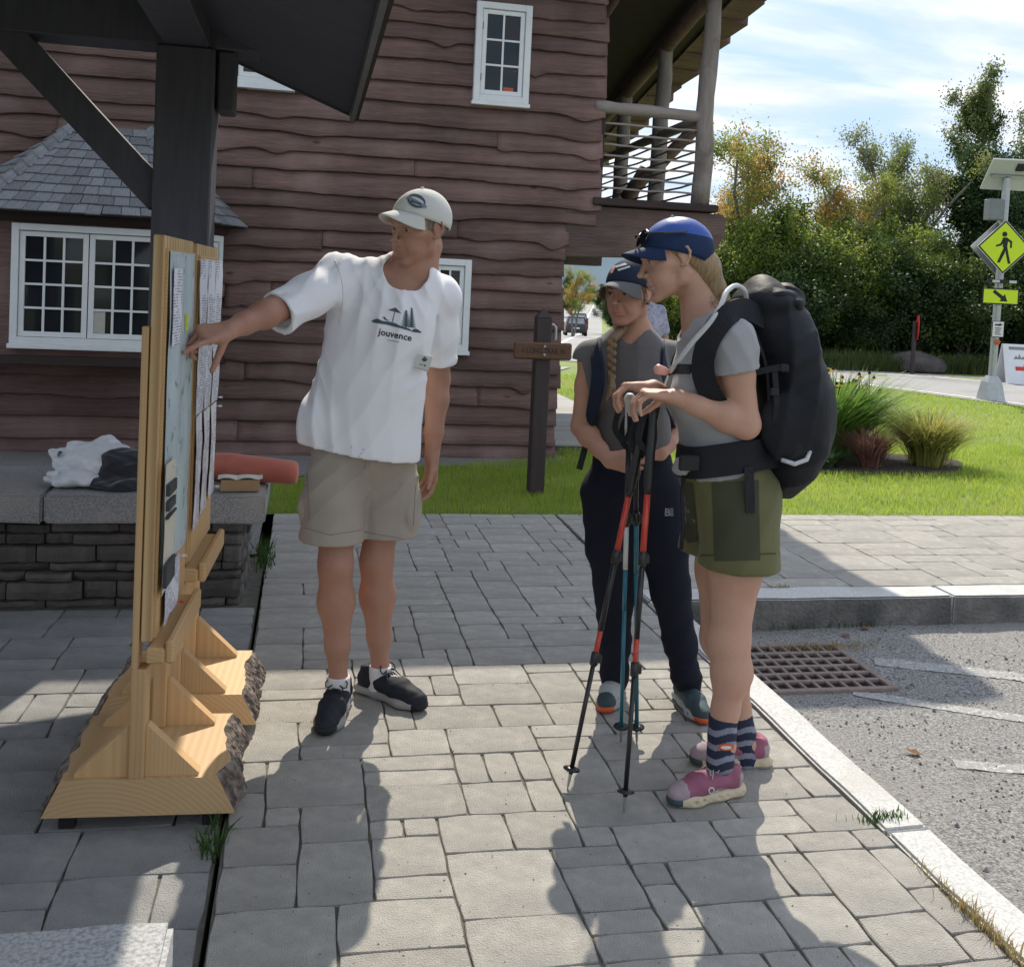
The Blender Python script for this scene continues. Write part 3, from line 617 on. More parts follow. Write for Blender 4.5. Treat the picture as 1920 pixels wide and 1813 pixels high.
def window(x0, x1, z0, z1, y, cols, rows, sash=1, hinge=False, casing=.055, stuff=None, R=None, name='window'):
    """white casing, sash, glazing bars and dark panes; R turns it round a vertical axis through R=(x,y,angle)"""
    M = Matrix.Identity(4)
    if R: M = Matrix.Translation((R[0], R[1], 0)) @ Matrix.Rotation(R[2], 4, 'Z') @ Matrix.Translation((-R[0], -R[1], 0))
    m = MB(); c = casing; d = .075
    for lo, hi in [((x0, z0), (x0+c, z1)), ((x1-c, z0), (x1, z1)), ((x0+c, z1-c), (x1-c, z1)), ((x0+c, z0), (x1-c, z0+c))]:
        m.box((lo[0], y-d, lo[1]), (hi[0], y+.02, hi[1]), M=M, ch=.003)
    m.box((x0-.012, y-d-.012, z0-.035), (x1+.012, y+.01, z0-.001), M=M, ch=.003)
    f = m.build(name, 'white_paint', house)
    gx0, gx1, gz0, gz1 = x0+c, x1-c, z0+c, z1-c; sw = (gx1-gx0)/sash
    for s in range(sash):
        a, b = gx0+s*sw, gx0+(s+1)*sw; st = .042; g = MB(); q = .004
        for lo, hi in [((a+q, gz0+q), (a+st, gz1-q)), ((b-st, gz0+q), (b-q, gz1-q)), ((a+st, gz1-st), (b-st, gz1-q)), ((a+st, gz0+q), (b-st, gz0+st))]: g.box((lo[0], y-.058, lo[1]), (hi[0], y-.02, hi[1]), M=M, ch=.002)
        g.build('sash', 'white_paint', f)
        pw, ph = (b-a-2*st)/cols, (gz1-gz0-2*st)/rows
        for i in range(1, cols): MB().box((a+st+i*pw-.008, y-.054, gz0+st), (a+st+i*pw+.008, y-.03, gz1-st), M=M).build('glazing_bar', 'white_paint', f)
        for j in range(1, rows): MB().box((a+st, y-.0535, gz0+st+j*ph-.008), (b-st, y-.031, gz0+st+j*ph+.008), M=M).build('glazing_bar', 'white_paint', f)
        for i in range(cols):
            for j in range(rows):
                cx_, cz_ = a+st+(i+.5)*pw, gz0+st+(j+.5)*ph; tx, tz = rs.uniform(-.0014, .0014), rs.uniform(-.0014, .0014)
                V = [M @ Vector((cx_+sx*pw/2, y-.04+tx*sx+tz*sz, cz_+sz*ph/2)) for sx, sz in ((-1, -1), (1, -1), (1, 1), (-1, 1))]
                mesh('pane', V, [(0, 1, 2, 3)], 'dark_glass', f)
        if hinge:
            for hz in (.2, .8): MB().box((a-.006, y-.064, gz0+(gz1-gz0)*hz-.03), (a+.008, y-.057, gz0+(gz1-gz0)*hz+.03), M=M).build('hinge', 'dark_brown', f)
    return f
window(1.285, 1.765, 3.05, 3.88, YF-.02, 2, 3, hinge=True)
window(.98, 1.34, .92, 1.70, YF-.02, 2, 3)
window(-.70, -.20, 3.03, 3.75, YF-.02, 2, 3)
MB().box((1.545, YF-.068, 3.13), (1.63, YF-.0605, 3.18)).build('orange_sticker', 'orange_pot', house)
MB().box((1.10, YF-.067, 1.05), (1.24, YF-.061, 1.40)).build('paper_sign', 'cream_card', house)
# bay window with shingled hip roof
yb = 8.16; bx0, bx1, wx0, wx1 = -2.30, -1.00, -2.72, -.70; zb0, zb1 = .80, 1.86
poly = [(wx0, YF), (bx0, yb), (bx1, yb), (wx1, YF)]
bay = MB().prism(poly, zb0, zb1).build('bay', 'siding', house)
MB().prism([(wx0-.05, YF), (bx0-.03, yb-.05), (bx1+.03, yb-.05), (wx1+.05, YF)], zb0-.05, zb0+.012).build('bay_sill', 'dark_brown', house)
MB().prism([(wx0-.04, YF), (bx0-.02, yb-.035), (bx1+.02, yb-.035), (wx1+.04, YF)], 1.80, 1.87).build('bay_fascia', 'dark_brown', house)
window(-2.16, -1.09, .90, 1.785, yb+.005, 3, 4, sash=2, casing=.05, name='bay_window')
aR = math.atan2(YF-yb, wx1-bx1); Ls = math.hypot(YF-yb, wx1-bx1)
window(bx1+.10, bx1+Ls-.14, .90, 1.785, yb+.005, 2, 4, casing=.05, R=(bx1, yb, aR), name='bay_window')
window(bx0-Ls+.12, bx0-.09, .90, 1.785, yb+.005, 2, 4, casing=.05, R=(bx0, yb, -aR), name='bay_window')
MB().box((-1.60, yb+.005-.047, .995), (-1.50, yb-.037, 1.17)).build('paper_sign', 'cream_card', house)
# bay roof
ez, ye = 1.865, 7.98; tz_ = 2.60
E0, E1, T0, T1 = Vector((-2.42, ye, ez)), Vector((-.90, ye, ez)), Vector((-1.90, YF-.04, tz_)), Vector((-1.29, YF-.04, tz_)); W0, W1 = Vector((-2.93, YF-.04, ez)), Vector((-.53, YF-.04, ez))
broof = mesh('bay_roof', [E0, E1, T1, T0, W1, W0, (-2.4, YF, ez-.02), (-.8, YF, ez-.02)], [(0, 1, 2, 3), (1, 4, 2), (5, 0, 3), (0, 5, 6, 7, 4, 1)], 'dark_brown', house)
SH = {}
def shingles(A, B, Tb, Ta, rows):
    """courses from eave A-B up to Ta-Tb"""
    nrm = (B-A).cross(Ta-A).normalized()
    if nrm.z < 0: nrm = -nrm
    for r_ in range(rows):
        t0, t1 = r_/rows, (r_+1)/rows; p0, p1 = A.lerp(Ta, t0), B.lerp(Tb, t0); q0, q1 = A.lerp(Ta, min(1, t1+.35/rows)), B.lerp(Tb, min(1, t1+.35/rows))
        L = (p1-p0).length; u = 0.0; first = True
        while u < L-.01:
            wd = rs.uniform(.085, .14)
            if first: wd *= rs.uniform(.4, 1); first = False
            v = min(u+wd, L); a, b = u/L, v/L; g = .0025/L
            dn = (A-Ta).normalized()*rs.uniform(-.006, .008)
            c = [p0.lerp(p1, a+g)+dn, p0.lerp(p1, b-g)+dn, q0.lerp(q1, b-g), q0.lerp(q1, a+g)]
            th = nrm*.014; lift = nrm*.020
            V = [c[0]+lift, c[1]+lift, c[2]+nrm*.003, c[3]+nrm*.003]; V2 = [x-th*.8 for x in V]
            ctr = sum(V, Vector())/4; VV = [x-ctr for x in V+V2]
            o = mesh('shingle', VV, [(0, 1, 2, 3), (0, 4, 5, 1), (1, 5, 6, 2), (3, 7, 4, 0), (2, 6, 7, 3)], 'shingle', broof, loc=ctr, inv=False); o.matrix_parent_inverse = wmat(broof).inverted()
            u = v
shingles(E0, E1, T1, T0, 10); shingles(E1, W1, T1, T1, 10); shingles(W0, E0, T0, T0, 10)
def ridge(A, T):
    L = (T-A).length; nrm = Vector((0, -.5, 1)).normalized(); n = 10
    for i in range(n):
        p = A.lerp(T, i/n); q = A.lerp(T, (i+1.3)/n); sd = (q-p).cross(nrm).normalized(); ctr = (p+q)/2
        V = [p+sd*.07+nrm*.032-Vector((0, 0, .03)), p+nrm*.05, p-sd*.07+nrm*.032-Vector((0, 0, .03)), q+sd*.06+nrm*.012-Vector((0, 0, .03)), q+nrm*.028, q-sd*.06+nrm*.012-Vector((0, 0, .03))]
        o = mesh('ridge_shingle', [v-ctr for v in V], [(0, 1, 4, 3), (1, 2, 5, 4), (0, 2, 1)], 'shingle', broof, loc=ctr, inv=False); o.matrix_parent_inverse = wmat(broof).inverted()
ridge(E0, T0); ridge(E1, T1)
# main roof: eave towards the walk, falling gently to the back, rough slab edge along the right
def rz_(y): return 4.44-.18*(y-8.0)
RX = 3.96
roof = MB().add([(-8, 8.12, rz_(8.12)), (RX, 8.12, rz_(8.12)), (RX, 14.5, rz_(14.5)), (-8, 14.5, rz_(14.5)), (-8, 8.12, rz_(8.12)+.12), (RX, 8.12, rz_(8.12)+.12), (RX, 14.5, rz_(14.5)+.12), (-8, 14.5, rz_(14.5)+.12)],
        [(0, 3, 2, 1), (4, 5, 6, 7), (0, 1, 5, 4), (1, 2, 6, 5), (2, 3, 7, 6), (3, 0, 4, 7)]).build('roof', 'dark_brown', house)
for i in range(15):
    y = 8.13+i*.42; ln = .42+.05; rr = rs.uniform(.05, .11)
    z0, z1 = rz_(y), rz_(y+ln)
    MB().add([(RX-.25, y, z0-.035), (RX+rr, y+.02, z0-.05-.03*rs.random()), (RX+rr*.6, y+ln, z1-.03), (RX-.25, y+ln, z1-.03), (RX-.25, y, z0+.14), (RX+rr, y+.02, z0+.13), (RX+rr*.6, y+ln, z1+.14), (RX-.25, y+ln, z1+.14)],
             [(0, 3, 2, 1), (4, 5, 6, 7), (0, 1, 5, 4), (1, 2, 6, 5), (2, 3, 7, 6), (3, 0, 4, 7)]).build('edge_slab', 'siding', roof)
def logtube(p, q, r0, r1, n=14, bend=.02, seed=0):
    p, q = np.array(p, float), np.array(q, float); k = 10; pts = []; rr = []
    for i in range(k+1):
        t = i/k; o_ = np.array([fbm(t*3, seed, 0), fbm(t*3, seed, 5), fbm(t*3, seed, 9)])*bend
        pts.append(p+(q-p)*t+o_); rr.append((r0+(r1-r0)*t)*(1+.09*fbm(t*7, seed, 3)))
    return MB().tube(pts, rr, n)
# balcony
bal = MB().box((2.40, YF-.06, 2.235), (3.53, 12.6, 2.305)).build('balcony_floor', 'dark_brown', house)
MB().box((2.385, YF-.085, 2.24), (3.54, YF-.0605, 2.30), ch=.004).build('floor_edge', 'dark_brown', house)
bp = [(2.165, 1.78), (3.36, 1.82), (3.49, 1.86), (3.57, 1.93), (3.625, 2.03), (3.64, 2.18), (3.60, 2.225), (2.165, 2.225)]
MB().prism(bp, YF-.03, YF+.26, 'y').build('carrying_beam', 'beam_brown', house)
MB().prism([(2.165, 1.80), (3.50, 1.80), (3.50, 2.22), (2.165, 2.22)], 12.2, 12.5, 'y').build('carrying_beam', 'beam_brown', house)
for i, yy in enumerate([YF+.02, 10.0, 11.3, 12.4]):
    zt_ = rz_(yy)-.06; logtube((3.40, yy, 2.30), (3.43, yy, zt_), .085, .072, seed=i*3+1).build('balcony_post', 'log', house, smooth=True)
logtube((3.43, 8.15, rz_(8.15)-.10), (3.43, 13.5, rz_(13.5)-.10), .075, .075, seed=40).build('purlin', 'siding', house, smooth=True)
logtube((2.60, 8.15, rz_(8.15)-.09), (2.60, 13.5, rz_(13.5)-.09), .06, .06, seed=44).build('purlin', 'siding', house, smooth=True)
logtube((2.38, YF+.0, 3.10), (3.36, YF+.02, 3.085), .055, .05, seed=12, bend=.012).build('top_rail', 'log_h', house, smooth=True)
logtube((3.40, YF+.1, 3.08), (3.40, 12.4, 3.08), .05, .045, seed=14, bend=.012).build('top_rail', 'log_h', house, smooth=True)
MB().box((2.44, YF-.01, 2.31), (2.475, YF+.03, 3.06)).build('rail_post', 'dark_brown', house)
for j in range(7):
    zr = 2.395+j*.094
    logtube((2.44, YF+.02, zr+.004), (3.345, YF+.01, zr), .011, .010, 6, .012, 50+j).build('rail_rod', 'log_h', house, smooth=True)
    logtube((3.33, YF+.03, zr), (3.37, 12.3, zr), .010, .010, 6, .02, 70+j).build('rail_rod', 'log_h', house, smooth=True)
logtube(P(1172, 372, 10.9), P(1312, 232, 10.2), .07, .07, seed=90).build('diagonal_brace', 'siding', house, smooth=True)
logtube(P(1165, 395, 12.2), P(1212, 318, 12.2), .10, .09, seed=91).build('diagonal_brace', 'siding', house, smooth=True)
# ================================================================== KIOSK, BENCHES, EASELS, SIGNS
pm('kiosk_timber', (0.085, 0.083, 0.105), (0.058, 0.057, 0.074), 6, 0.62, 0.6, 26, stretch=(4, 4, 0.5), dist=0.004)  # dark-stained timber lifted and tinted blue: veiling glare put into the colour
pm('kiosk_soffit', (0.085, 0.084, 0.105), (0.062, 0.062, 0.08), 5, 0.75, 0.4, 20, stretch=(1, 6, 1))  # same bluish glare lift put into the soffit colour
pm('kiosk_shingle', (0.10, 0.085, 0.075), (0.17, 0.15, 0.13), 9, 0.85, 0.6, 40, rnd=0.2)
pm('kiosk_fascia', (0.16, 0.165, 0.175), (0.12, 0.125, 0.13), 8, 0.6)
def beamx(m, p, q, w_, h_):
    """square timber from p to q in a vertical plane"""
    p, q = Vector(p), Vector(q); t = (q-p).normalized(); s = t.cross(Vector((0, 0, 1))).normalized(); u = s.cross(t)
    V = [x+s*a*w_/2+u*b*h_/2 for x in (p, q) for a, b in ((-1, -1), (1, -1), (1, 1), (-1, 1))]
    m.add(V, [(0, 3, 2, 1), (4, 5, 6, 7), (0, 1, 5, 4), (1, 2, 6, 5), (2, 3, 7, 6), (3, 0, 4, 7)]); return m
kiosk = empty('kiosk', (-1.6, 3.2, 0), 0, 'dark timber kiosk with heavy post, diagonal brace and pitched roof overhead', 'kiosk')
kp = [(-.79, -.51, 5.36, 5.64), (-2.70, -2.42, 5.36, 5.64), (-.79, -.51, .75, 1.03), (-2.70, -2.42, .75, 1.03)]
for (a, b, c, d) in kp: MB().box((a, c, -.05), (b, d, 2.60), ch=.008).build('post', 'kiosk_timber', kiosk)
for yy in (5.36, .75): MB().box((-3.3, yy+.02, 2.603), (-.30, yy+.26, 2.86), ch=.006).build('tie_beam', 'kiosk_timber', kiosk)
for xx in (-.79, -2.70): MB().box((xx+.03, .5, 2.604), (xx+.25, 5.95, 2.80), ch=.006).build('plate_beam', 'kiosk_timber', kiosk)
for yy in (5.5, .89):
    beamx(MB(), (-1.52, yy, 2.62), (-.76, yy, 1.84), .16, .15).build('brace', 'kiosk_timber', kiosk)
    beamx(MB(), (-1.68, yy, 2.62), (-2.45, yy, 1.84), .16, .15).build('brace', 'kiosk_timber', kiosk)
pitch = math.tan(math.radians(21)); ex, ezk, rx = .18, 2.42, -1.60
def kz(x): return ezk+(ex-x)*pitch if x > rx else ezk+(x-(2*rx-ex))*pitch
y0k, y1k = .35, 5.92
V = [(ex, y0k, kz(ex)), (rx, y0k, kz(rx)), (2*rx-ex, y0k, kz(ex)), (ex, y1k, kz(ex)), (rx, y1k, kz(rx)), (2*rx-ex, y1k, kz(ex))]; V += [(x, y, z+.10) for x, y, z in V]
MB().add(V, [(0, 3, 4, 1), (1, 4, 5, 2), (6, 7, 10, 9), (7, 8, 11, 10), (0, 1, 7, 6), (1, 2, 8, 7), (3, 9, 10, 4), (4, 10, 11, 5), (0, 6, 9, 3), (2, 5, 11, 8)]).build('roof', 'kiosk_soffit', kiosk)
MB().box((ex+.002, y0k, ezk-.055), (ex+.026, y1k+.01, ezk+.11)).build('fascia', 'kiosk_fascia', kiosk)
ks = MB().box((ex+.028, y0k, ezk-.03), (ex+.05, y1k+.02, ezk+.12)).build('drip_edge', 'dark_brown', kiosk)
for i in range(44):
    y = y0k+i*(y1k-y0k)/44; o = MB().box((ex-.1, y+.003, ezk+.105+.03), (ex+.065+.012*rs.random(), y+.123, ezk+.135+.012*rs.random())).build('shingle', 'kiosk_shingle', kiosk)
m = MB()
for sgn in (1, -1):
    xa = ex if sgn > 0 else 2*rx-ex; V_ = [(xa, y1k+.002, kz(ex)-.012), (rx, y1k+.002, kz(rx)-.012), (rx, y1k+.002, kz(rx)+.10), (xa, y1k+.002, kz(ex)+.10)]
    m.add(V_+[(a, b+.03, c) for a, b, c in V_], [(0, 1, 2, 3), (4, 7, 6, 5), (0, 4, 5, 1), (3, 2, 6, 7), (0, 3, 7, 4)])
m.build('barge_board', 'kiosk_timber', kiosk)
MB().box((-.50, 5.40, 2.30), (-.415, 5.60, 2.60), ch=.01).build('bracket', 'kiosk_timber', kiosk)

# stone bench behind the easels and the near one at the photographer's feet
def stone_bench(label, x0, x1, y0, y1, joints, mat, stones=True):
    t = empty('stone_bench', ((x0+x1)/2, (y0+y1)/2, 0), 0, label, 'bench')
    js = [x0]+joints+[x1]
    for a, b in zip(js[:-1], js[1:]):
        bm = bmesh.new(); bmesh.ops.create_cube(bm, size=1); bmesh.ops.scale(bm, vec=(b-a-.006, y1-y0, .125), verts=bm.verts)
        bmesh.ops.subdivide_edges(bm, edges=[e for e in bm.edges if abs(e.verts[0].co.x-e.verts[1].co.x) > .1], cuts=12, use_grid_fill=True)
        bmesh.ops.bevel(bm, geom=[e for e in bm.edges if len(e.link_faces) == 2 and e.calc_face_angle() > .8], offset=.009, segments=2, affect='EDGES')
        for v in bm.verts: v.co += Vector((fbm(v.co.x*9, v.co.y*9, 1+a), fbm(v.co.x*9+b, v.co.z*20, 5), .5*fbm(v.co.x*6, v.co.y*6, 8+a)))*.007
        me = bpy.data.meshes.new('seat_slab'); bm.to_mesh(me); bm.free(); o = link('seat_slab', me, mat, t, loc=((a+b)/2, (y0+y1)/2, .4375), inv=False); o.matrix_parent_inverse = wmat(t).inverted()
    c = MB().box((x0+.13, y0+.13, -.1), (x1-.13, y1-.10, .372)).build('core', 'soil', t)
    if not stones: return t
    r = random.Random(4)
    def course(axis, u0, u1, fixed):
        z = -.03
        while z < .36:
            h = min(r.uniform(.035, .085), .374-z); u = u0
            while u < u1-.02:
                w_ = min(r.uniform(.10, .34), u1-u); dp = r.uniform(.055, .115); n = 7; V = []; F = []
                hh = h-.004; sk = r.uniform(-.01, .01)
                for i in range(n+1):
                    s = u+.003+(w_-.006)*i/n; out = fixed-(dp-.045)*.45-.010*fbm(s*15, z*40, 2)-.006*r.random()
                    if axis == 'y': out = fixed+(dp-.045)*.45+.010*fbm(s*15, z*40, 2)
                    ed = .012 if i in (0, n) else 0; sg = 1 if axis == 'x' else -1
                    for dz, dd in ((.0, .02), (.004, .004), (hh*.5, -.006*r.random()), (hh-.004, .004), (hh, .02)):
                        zz = z+dz+.006*fbm(s*10, z*7, dz)+sk*i/n*.5
                        V.append((s, out+sg*(dd+ed), zz) if axis == 'x' else (out+sg*(dd+ed), s, zz))
                    V.append((s, fixed+.10, z+hh) if axis == 'x' else (fixed-.10, s, z+hh))
                for i in range(n):
                    for k in range(5): a = i*6+k; F.append((a, a+6, a+7, a+1))
                F += [tuple(range(6)), tuple(n*6+k for k in range(5, -1, -1))]
                ctr = np.mean(V, 0); o = mesh('stone', np.array(V)-ctr, F, 'bench_stone', t, loc=ctr, inv=False); o.matrix_parent_inverse = wmat(t).inverted()
                u += w_
            z += h
    course('x', x0+.06, x1-.10, y0+.11); course('y', y0+.12, y1-.06, x1-.11)
    return t
pm('bench_stone', (0.085, 0.075, 0.068), (0.15, 0.125, 0.105), 9, 0.85, 1.0, 40, rnd=0.35, dist=0.01, c3=(0.06, 0.058, 0.06), s3=6, p3=(.45, .7))
stone_bench('long grey granite seat on dark stacked stone behind the easels', -3.6, -.16, 4.66, 5.34, [-2.3, -1.09], 'bench_granite')
stone_bench('pale granite slab seat in the bottom left corner of the picture', -2.4, -.165, .95, 1.585, [-1.3], 'granite')

# ---- easels with live edge bases
def wood_mat(name, c1, c2, axis, ring=26.0, dist=5.0, rough=.55):
    m = bpy.data.materials.new(name); m.use_nodes = True; MATS[name] = m; t = m.node_tree; b = t.nodes['Principled BSDF']; b.inputs['Roughness'].default_value = rough
    tc = N(t, 'ShaderNodeTexCoord'); mp = N(t, 'ShaderNodeMapping'); s = [1, 1, 1]; s[axis] = .07; mp.inputs['Scale'].default_value = s; mp.inputs['Location'].default_value = (.12, .1, .22)
    t.links.new(tc.outputs['Object'], mp.inputs[0])
    wv = N(t, 'ShaderNodeTexWave', wave_type='RINGS', rings_direction='XYZ'[axis]); wv.inputs['Scale'].default_value = ring; wv.inputs['Distortion'].default_value = dist; wv.inputs['Detail'].default_value = 3; wv.inputs['Detail Scale'].default_value = 1.2
    t.links.new(mp.outputs[0], wv.inputs['Vector']); nz = N(t, 'ShaderNodeTexNoise'); nz.inputs['Scale'].default_value = 5; t.links.new(mp.outputs[0], nz.inputs['Vector'])
    r = N(t, 'ShaderNodeValToRGB'); r.color_ramp.elements[0].color = (*c1, 1); r.color_ramp.elements[1].color = (*c2, 1); r.color_ramp.elements[0].position = .15; r.color_ramp.elements[1].position = .95
    ad = N(t, 'ShaderNodeMath', operation='MULTIPLY_ADD'); ad.inputs[1].default_value = .55; t.links.new(wv.outputs['Fac'], ad.inputs[0]); ad2 = N(t, 'ShaderNodeMath', operation='MULTIPLY'); ad2.inputs[1].default_value = .55; t.links.new(nz.outputs[0], ad2.inputs[0]); t.links.new(ad2.outputs[0], ad.inputs[2])
    t.links.new(ad.outputs[0], r.inputs[0])
    oi = N(t, 'ShaderNodeObjectInfo'); mr = N(t, 'ShaderNodeMapRange'); mr.inputs[3].default_value = .88; mr.inputs[4].default_value = 1.1; t.links.new(oi.outputs['Random'], mr.inputs[0]); hs = N(t, 'ShaderNodeHueSaturation'); t.links.new(mr.outputs[0], hs.inputs['Value']); t.links.new(r.outputs[0], hs.inputs['Color'])
    t.links.new(hs.outputs[0], b.inputs['Base Color'])
wood_mat('pine_z', (.60, .395, .195), (.54, .325, .145), 2, 34, 3)
wood_mat('pine_y', (.60, .395, .195), (.53, .32, .14), 1, 28, 3)
wood_mat('pine_slab', (.64, .44, .235), (.56, .35, .165), 1, 24, 1.6)
wood_mat('ply_edge', (.60, .44, .22), (.30, .16, .07), 2, 9, 1.0)
pm('bark', (0.085, 0.060, 0.048), (0.24, 0.20, 0.17), 26, 0.95, 1.0, 60, dist=0.012, contrast=(.42, .6))
pm('rubber', (0.02, 0.02, 0.021), None, 10, 0.8)
EA = -.045                                          # both easels stand slightly askew to the walk
def easel(label, y0, ledge_z, ztop, L=.475):
    t = empty('easel', (-.385+.045*(y0-2.8), y0, 0), EA, label, 'easel')
    # thick slab with bark on both long edges
    n = 22; V = []; F = []; lift = .035
    for i in range(n+1):
        y = -.005+L*.865*i/n; wl = .028*fbm(y*5, y0, 1)+.01*fbm(y*17, y0, 2); wr = .022*fbm(y*5, y0, 5)+.01*fbm(y*17, y0, 7)
        V += [(-.215+wl, y, lift+.10), (.185+wr, y, lift+.10), (.235+wr*.8, y, lift), (-.262+wl, y, lift)]
    for i in range(n):
        for k in range(4): a = i*4+k; b = i*4+(k+1) % 4; F.append((a, b, b+4, a+4))
    F += [(3, 2, 1, 0), tuple(n*4+k for k in range(4))]
    sl_ = mesh('base_slab', V, F, 'pine_slab', t, inv=False)
    for sd in (1, -1):
        n2, k2 = 60, 9; V2 = []; F2 = []
        for i in range(n2+1):
            q = i/n2*n; i0 = min(int(q), n-1); f = q-i0
            tp = np.array(V[i0*4+(1 if sd > 0 else 0)])*(1-f)+np.array(V[i0*4+4+(1 if sd > 0 else 0)])*f; bt = np.array(V[i0*4+(2 if sd > 0 else 3)])*(1-f)+np.array(V[i0*4+4+(2 if sd > 0 else 3)])*f
            s0 = .0 if sd < 0 or i > 12 else .35*(1-i/12)          # bark is chipped off the front corner
            for j in range(k2+1):
                u = s0*.0+j/k2; p = tp*(1-u)+bt*u; bul = math.sin(PI*u)**.6*(.008 if i > 3 else .001)+.011*abs(fbm(p[1]*42, u*9+y0, sd*3))*(1 if 0 < j < k2 else 0)
                if sd > 0 and i < 6: bul *= i/6
                V2.append((p[0]+sd*bul, p[1], p[2]+.3*bul*(1-2*u)))
        F2 = [(i*(k2+1)+j, i*(k2+1)+j+1, (i+1)*(k2+1)+j+1, (i+1)*(k2+1)+j) for i in range(n2) for j in range(k2)]
        bk = mesh('bark', V2, F2, 'bark', sl_, inv=False)
    for xx in (-.2, .17):
        for yy in (.03, L*.865-.06): MB().box((xx-.02, yy, -.014), (xx+.02, yy+.03, lift+.002)).build('foot', 'rubber', t, inv=False)
    for yy in (.0, .315):
        MB().box((-.04, yy-.008, lift+.10), (.0, yy+.05, ledge_z-.07), ch=.003).box((-.04, yy-.0075, ledge_z-.0705), (-.0235, yy+.0495, ztop-.24), ch=.002).build('post', 'pine_z', t, inv=False)
        for sd in (1, -1):
            x0 = .0005 if sd > 0 else -.0405; ym = yy+.008
            MB().prism([(x0, lift+.1005), (x0+sd*.138, lift+.1005), (x0+sd*.140, lift+.107), (x0+sd*.004, lift+.238), (x0, lift+.238)], ym, ym+.036, 'y').build('gusset', 'pine_z', t, inv=False)
    b0 = ledge_z+.0
    fr = MB()
    fr.box((-.020, .0, b0), (.008, .038, ztop), ch=.003); fr.box((-.020, L-.04, b0), (.008, L-.002, ztop), ch=.003)
    fr.box((-.0195, .0385, ztop-.045), (.0075, L-.0405, ztop-.0005), ch=.002); fr.box((-.0195, .0385, b0+.0005), (.0075, L-.0405, b0+.045), ch=.002)
    fr.build('frame', 'ply_edge', t, inv=False)
    MB().box((.0085, .018, b0+.006), (.0150, L-.004, ztop-.035)).build('panel', 'pine_y', t, inv=False)
    lg = MB(); lg.box((-.005, -.012, b0-.055), (.045, L-.008, b0-.012), ch=.006); lg.box((.0455, -.011, b0-.0545), (.068, L-.009, b0+.008), ch=.006); lg.build('ledge', 'pine_y', t, inv=False)
    return t
e1 = easel('pale pine easel nearest the camera with bark edged base and trail map', 2.800, .50, 1.575)
e2 = easel('pale pine easel farther back with notices, behind the map easel', 3.355, .555, 1.572, .46)

def print_mat(name, paper, ink, lines=90.0, cols=2.0, amount=.55, head=None):
    """paper printed with rows of word shaped marks, in the sheet's own coordinates"""
    m = bpy.data.materials.new(name); m.use_nodes = True; MATS[name] = m; t = m.node_tree; b = t.nodes['Principled BSDF']; b.inputs['Roughness'].default_value = .55
    tc = N(t, 'ShaderNodeTexCoord'); sp = N(t, 'ShaderNodeSeparateXYZ'); t.links.new(tc.outputs['Object'], sp.inputs[0])
    ml = N(t, 'ShaderNodeMath', operation='MULTIPLY'); ml.inputs[1].default_value = lines; t.links.new(sp.outputs[2], ml.inputs[0])
    fr = N(t, 'ShaderNodeMath', operation='FRACT'); t.links.new(ml.outputs[0], fr.inputs[0]); lt = N(t, 'ShaderNodeMath', operation='LESS_THAN'); lt.inputs[1].default_value = .5; t.links.new(fr.outputs[0], lt.inputs[0])
    fl = N(t, 'ShaderNodeMath', operation='FLOOR'); t.links.new(ml.outputs[0], fl.inputs[0])
    cb = N(t, 'ShaderNodeCombineXYZ'); my = N(t, 'ShaderNodeMath', operation='MULTIPLY'); my.inputs[1].default_value = 55; t.links.new(sp.outputs[1], my.inputs[0]); t.links.new(my.outputs[0], cb.inputs[0])
    mf = N(t, 'ShaderNodeMath', operation='MULTIPLY'); mf.inputs[1].default_value = 7.7; t.links.new(fl.outputs[0], mf.inputs[0]); t.links.new(mf.outputs[0], cb.inputs[1])
    nz = N(t, 'ShaderNodeTexNoise'); nz.inputs['Scale'].default_value = 1.0; nz.inputs['Detail'].default_value = 2; t.links.new(cb.outputs[0], nz.inputs['Vector'])
    g1 = N(t, 'ShaderNodeMath', operation='GREATER_THAN'); g1.inputs[1].default_value = 1-amount; t.links.new(nz.outputs[0], g1.inputs[0])
    n2 = N(t, 'ShaderNodeTexNoise'); n2.inputs['Scale'].default_value = 9; n2.inputs['Detail'].default_value = 1; t.links.new(tc.outputs['Object'], n2.inputs['Vector'])
    g2 = N(t, 'ShaderNodeMath', operation='GREATER_THAN'); g2.inputs[1].default_value = .44; t.links.new(n2.outputs[0], g2.inputs[0])
    a = N(t, 'ShaderNodeMath', operation='MULTIPLY'); t.links.new(lt.outputs[0], a.inputs[0]); t.links.new(g1.outputs[0], a.inputs[1]); c = N(t, 'ShaderNodeMath', operation='MULTIPLY'); t.links.new(a.outputs[0], c.inputs[0]); t.links.new(g2.outputs[0], c.inputs[1])
    mx = N(t, 'ShaderNodeMix', data_type='RGBA'); mx.inputs['A'].default_value = (*paper, 1); mx.inputs['B'].default_value = (*ink, 1); t.links.new(c.outputs[0], mx.inputs['Factor']); t.links.new(mx.outputs['Result'], b.inputs['Base Color'])
print_mat('notice_print', (.68, .68, .74), (.26, .26, .34), 125, amount=.55)
print_mat('notice_print_b', (.70, .69, .74), (.34, .24, .30), 150, amount=.55)
pm('map_print', (0.42, 0.52, 0.54), (0.58, 0.66, 0.68), 5, 0.3, 0.25, 9, stretch=(1, 3, 1), c3=(0.20, 0.28, 0.30), s3=22, p3=(.60, .66), dist=.01, detail=8)
pm('poster_cream', (0.56, 0.52, 0.42), (0.62, 0.58, 0.48), 4, 0.5)
pm('poster_ink', (0.05, 0.055, 0.06), None, 8, 0.6)
pm('map_yellow', (0.72, 0.72, 0.08), None, 8, 0.6)
pm('clear_pin', (0.75, 0.76, 0.78), (0.6, 0.6, 0.62), 9, 0.15)
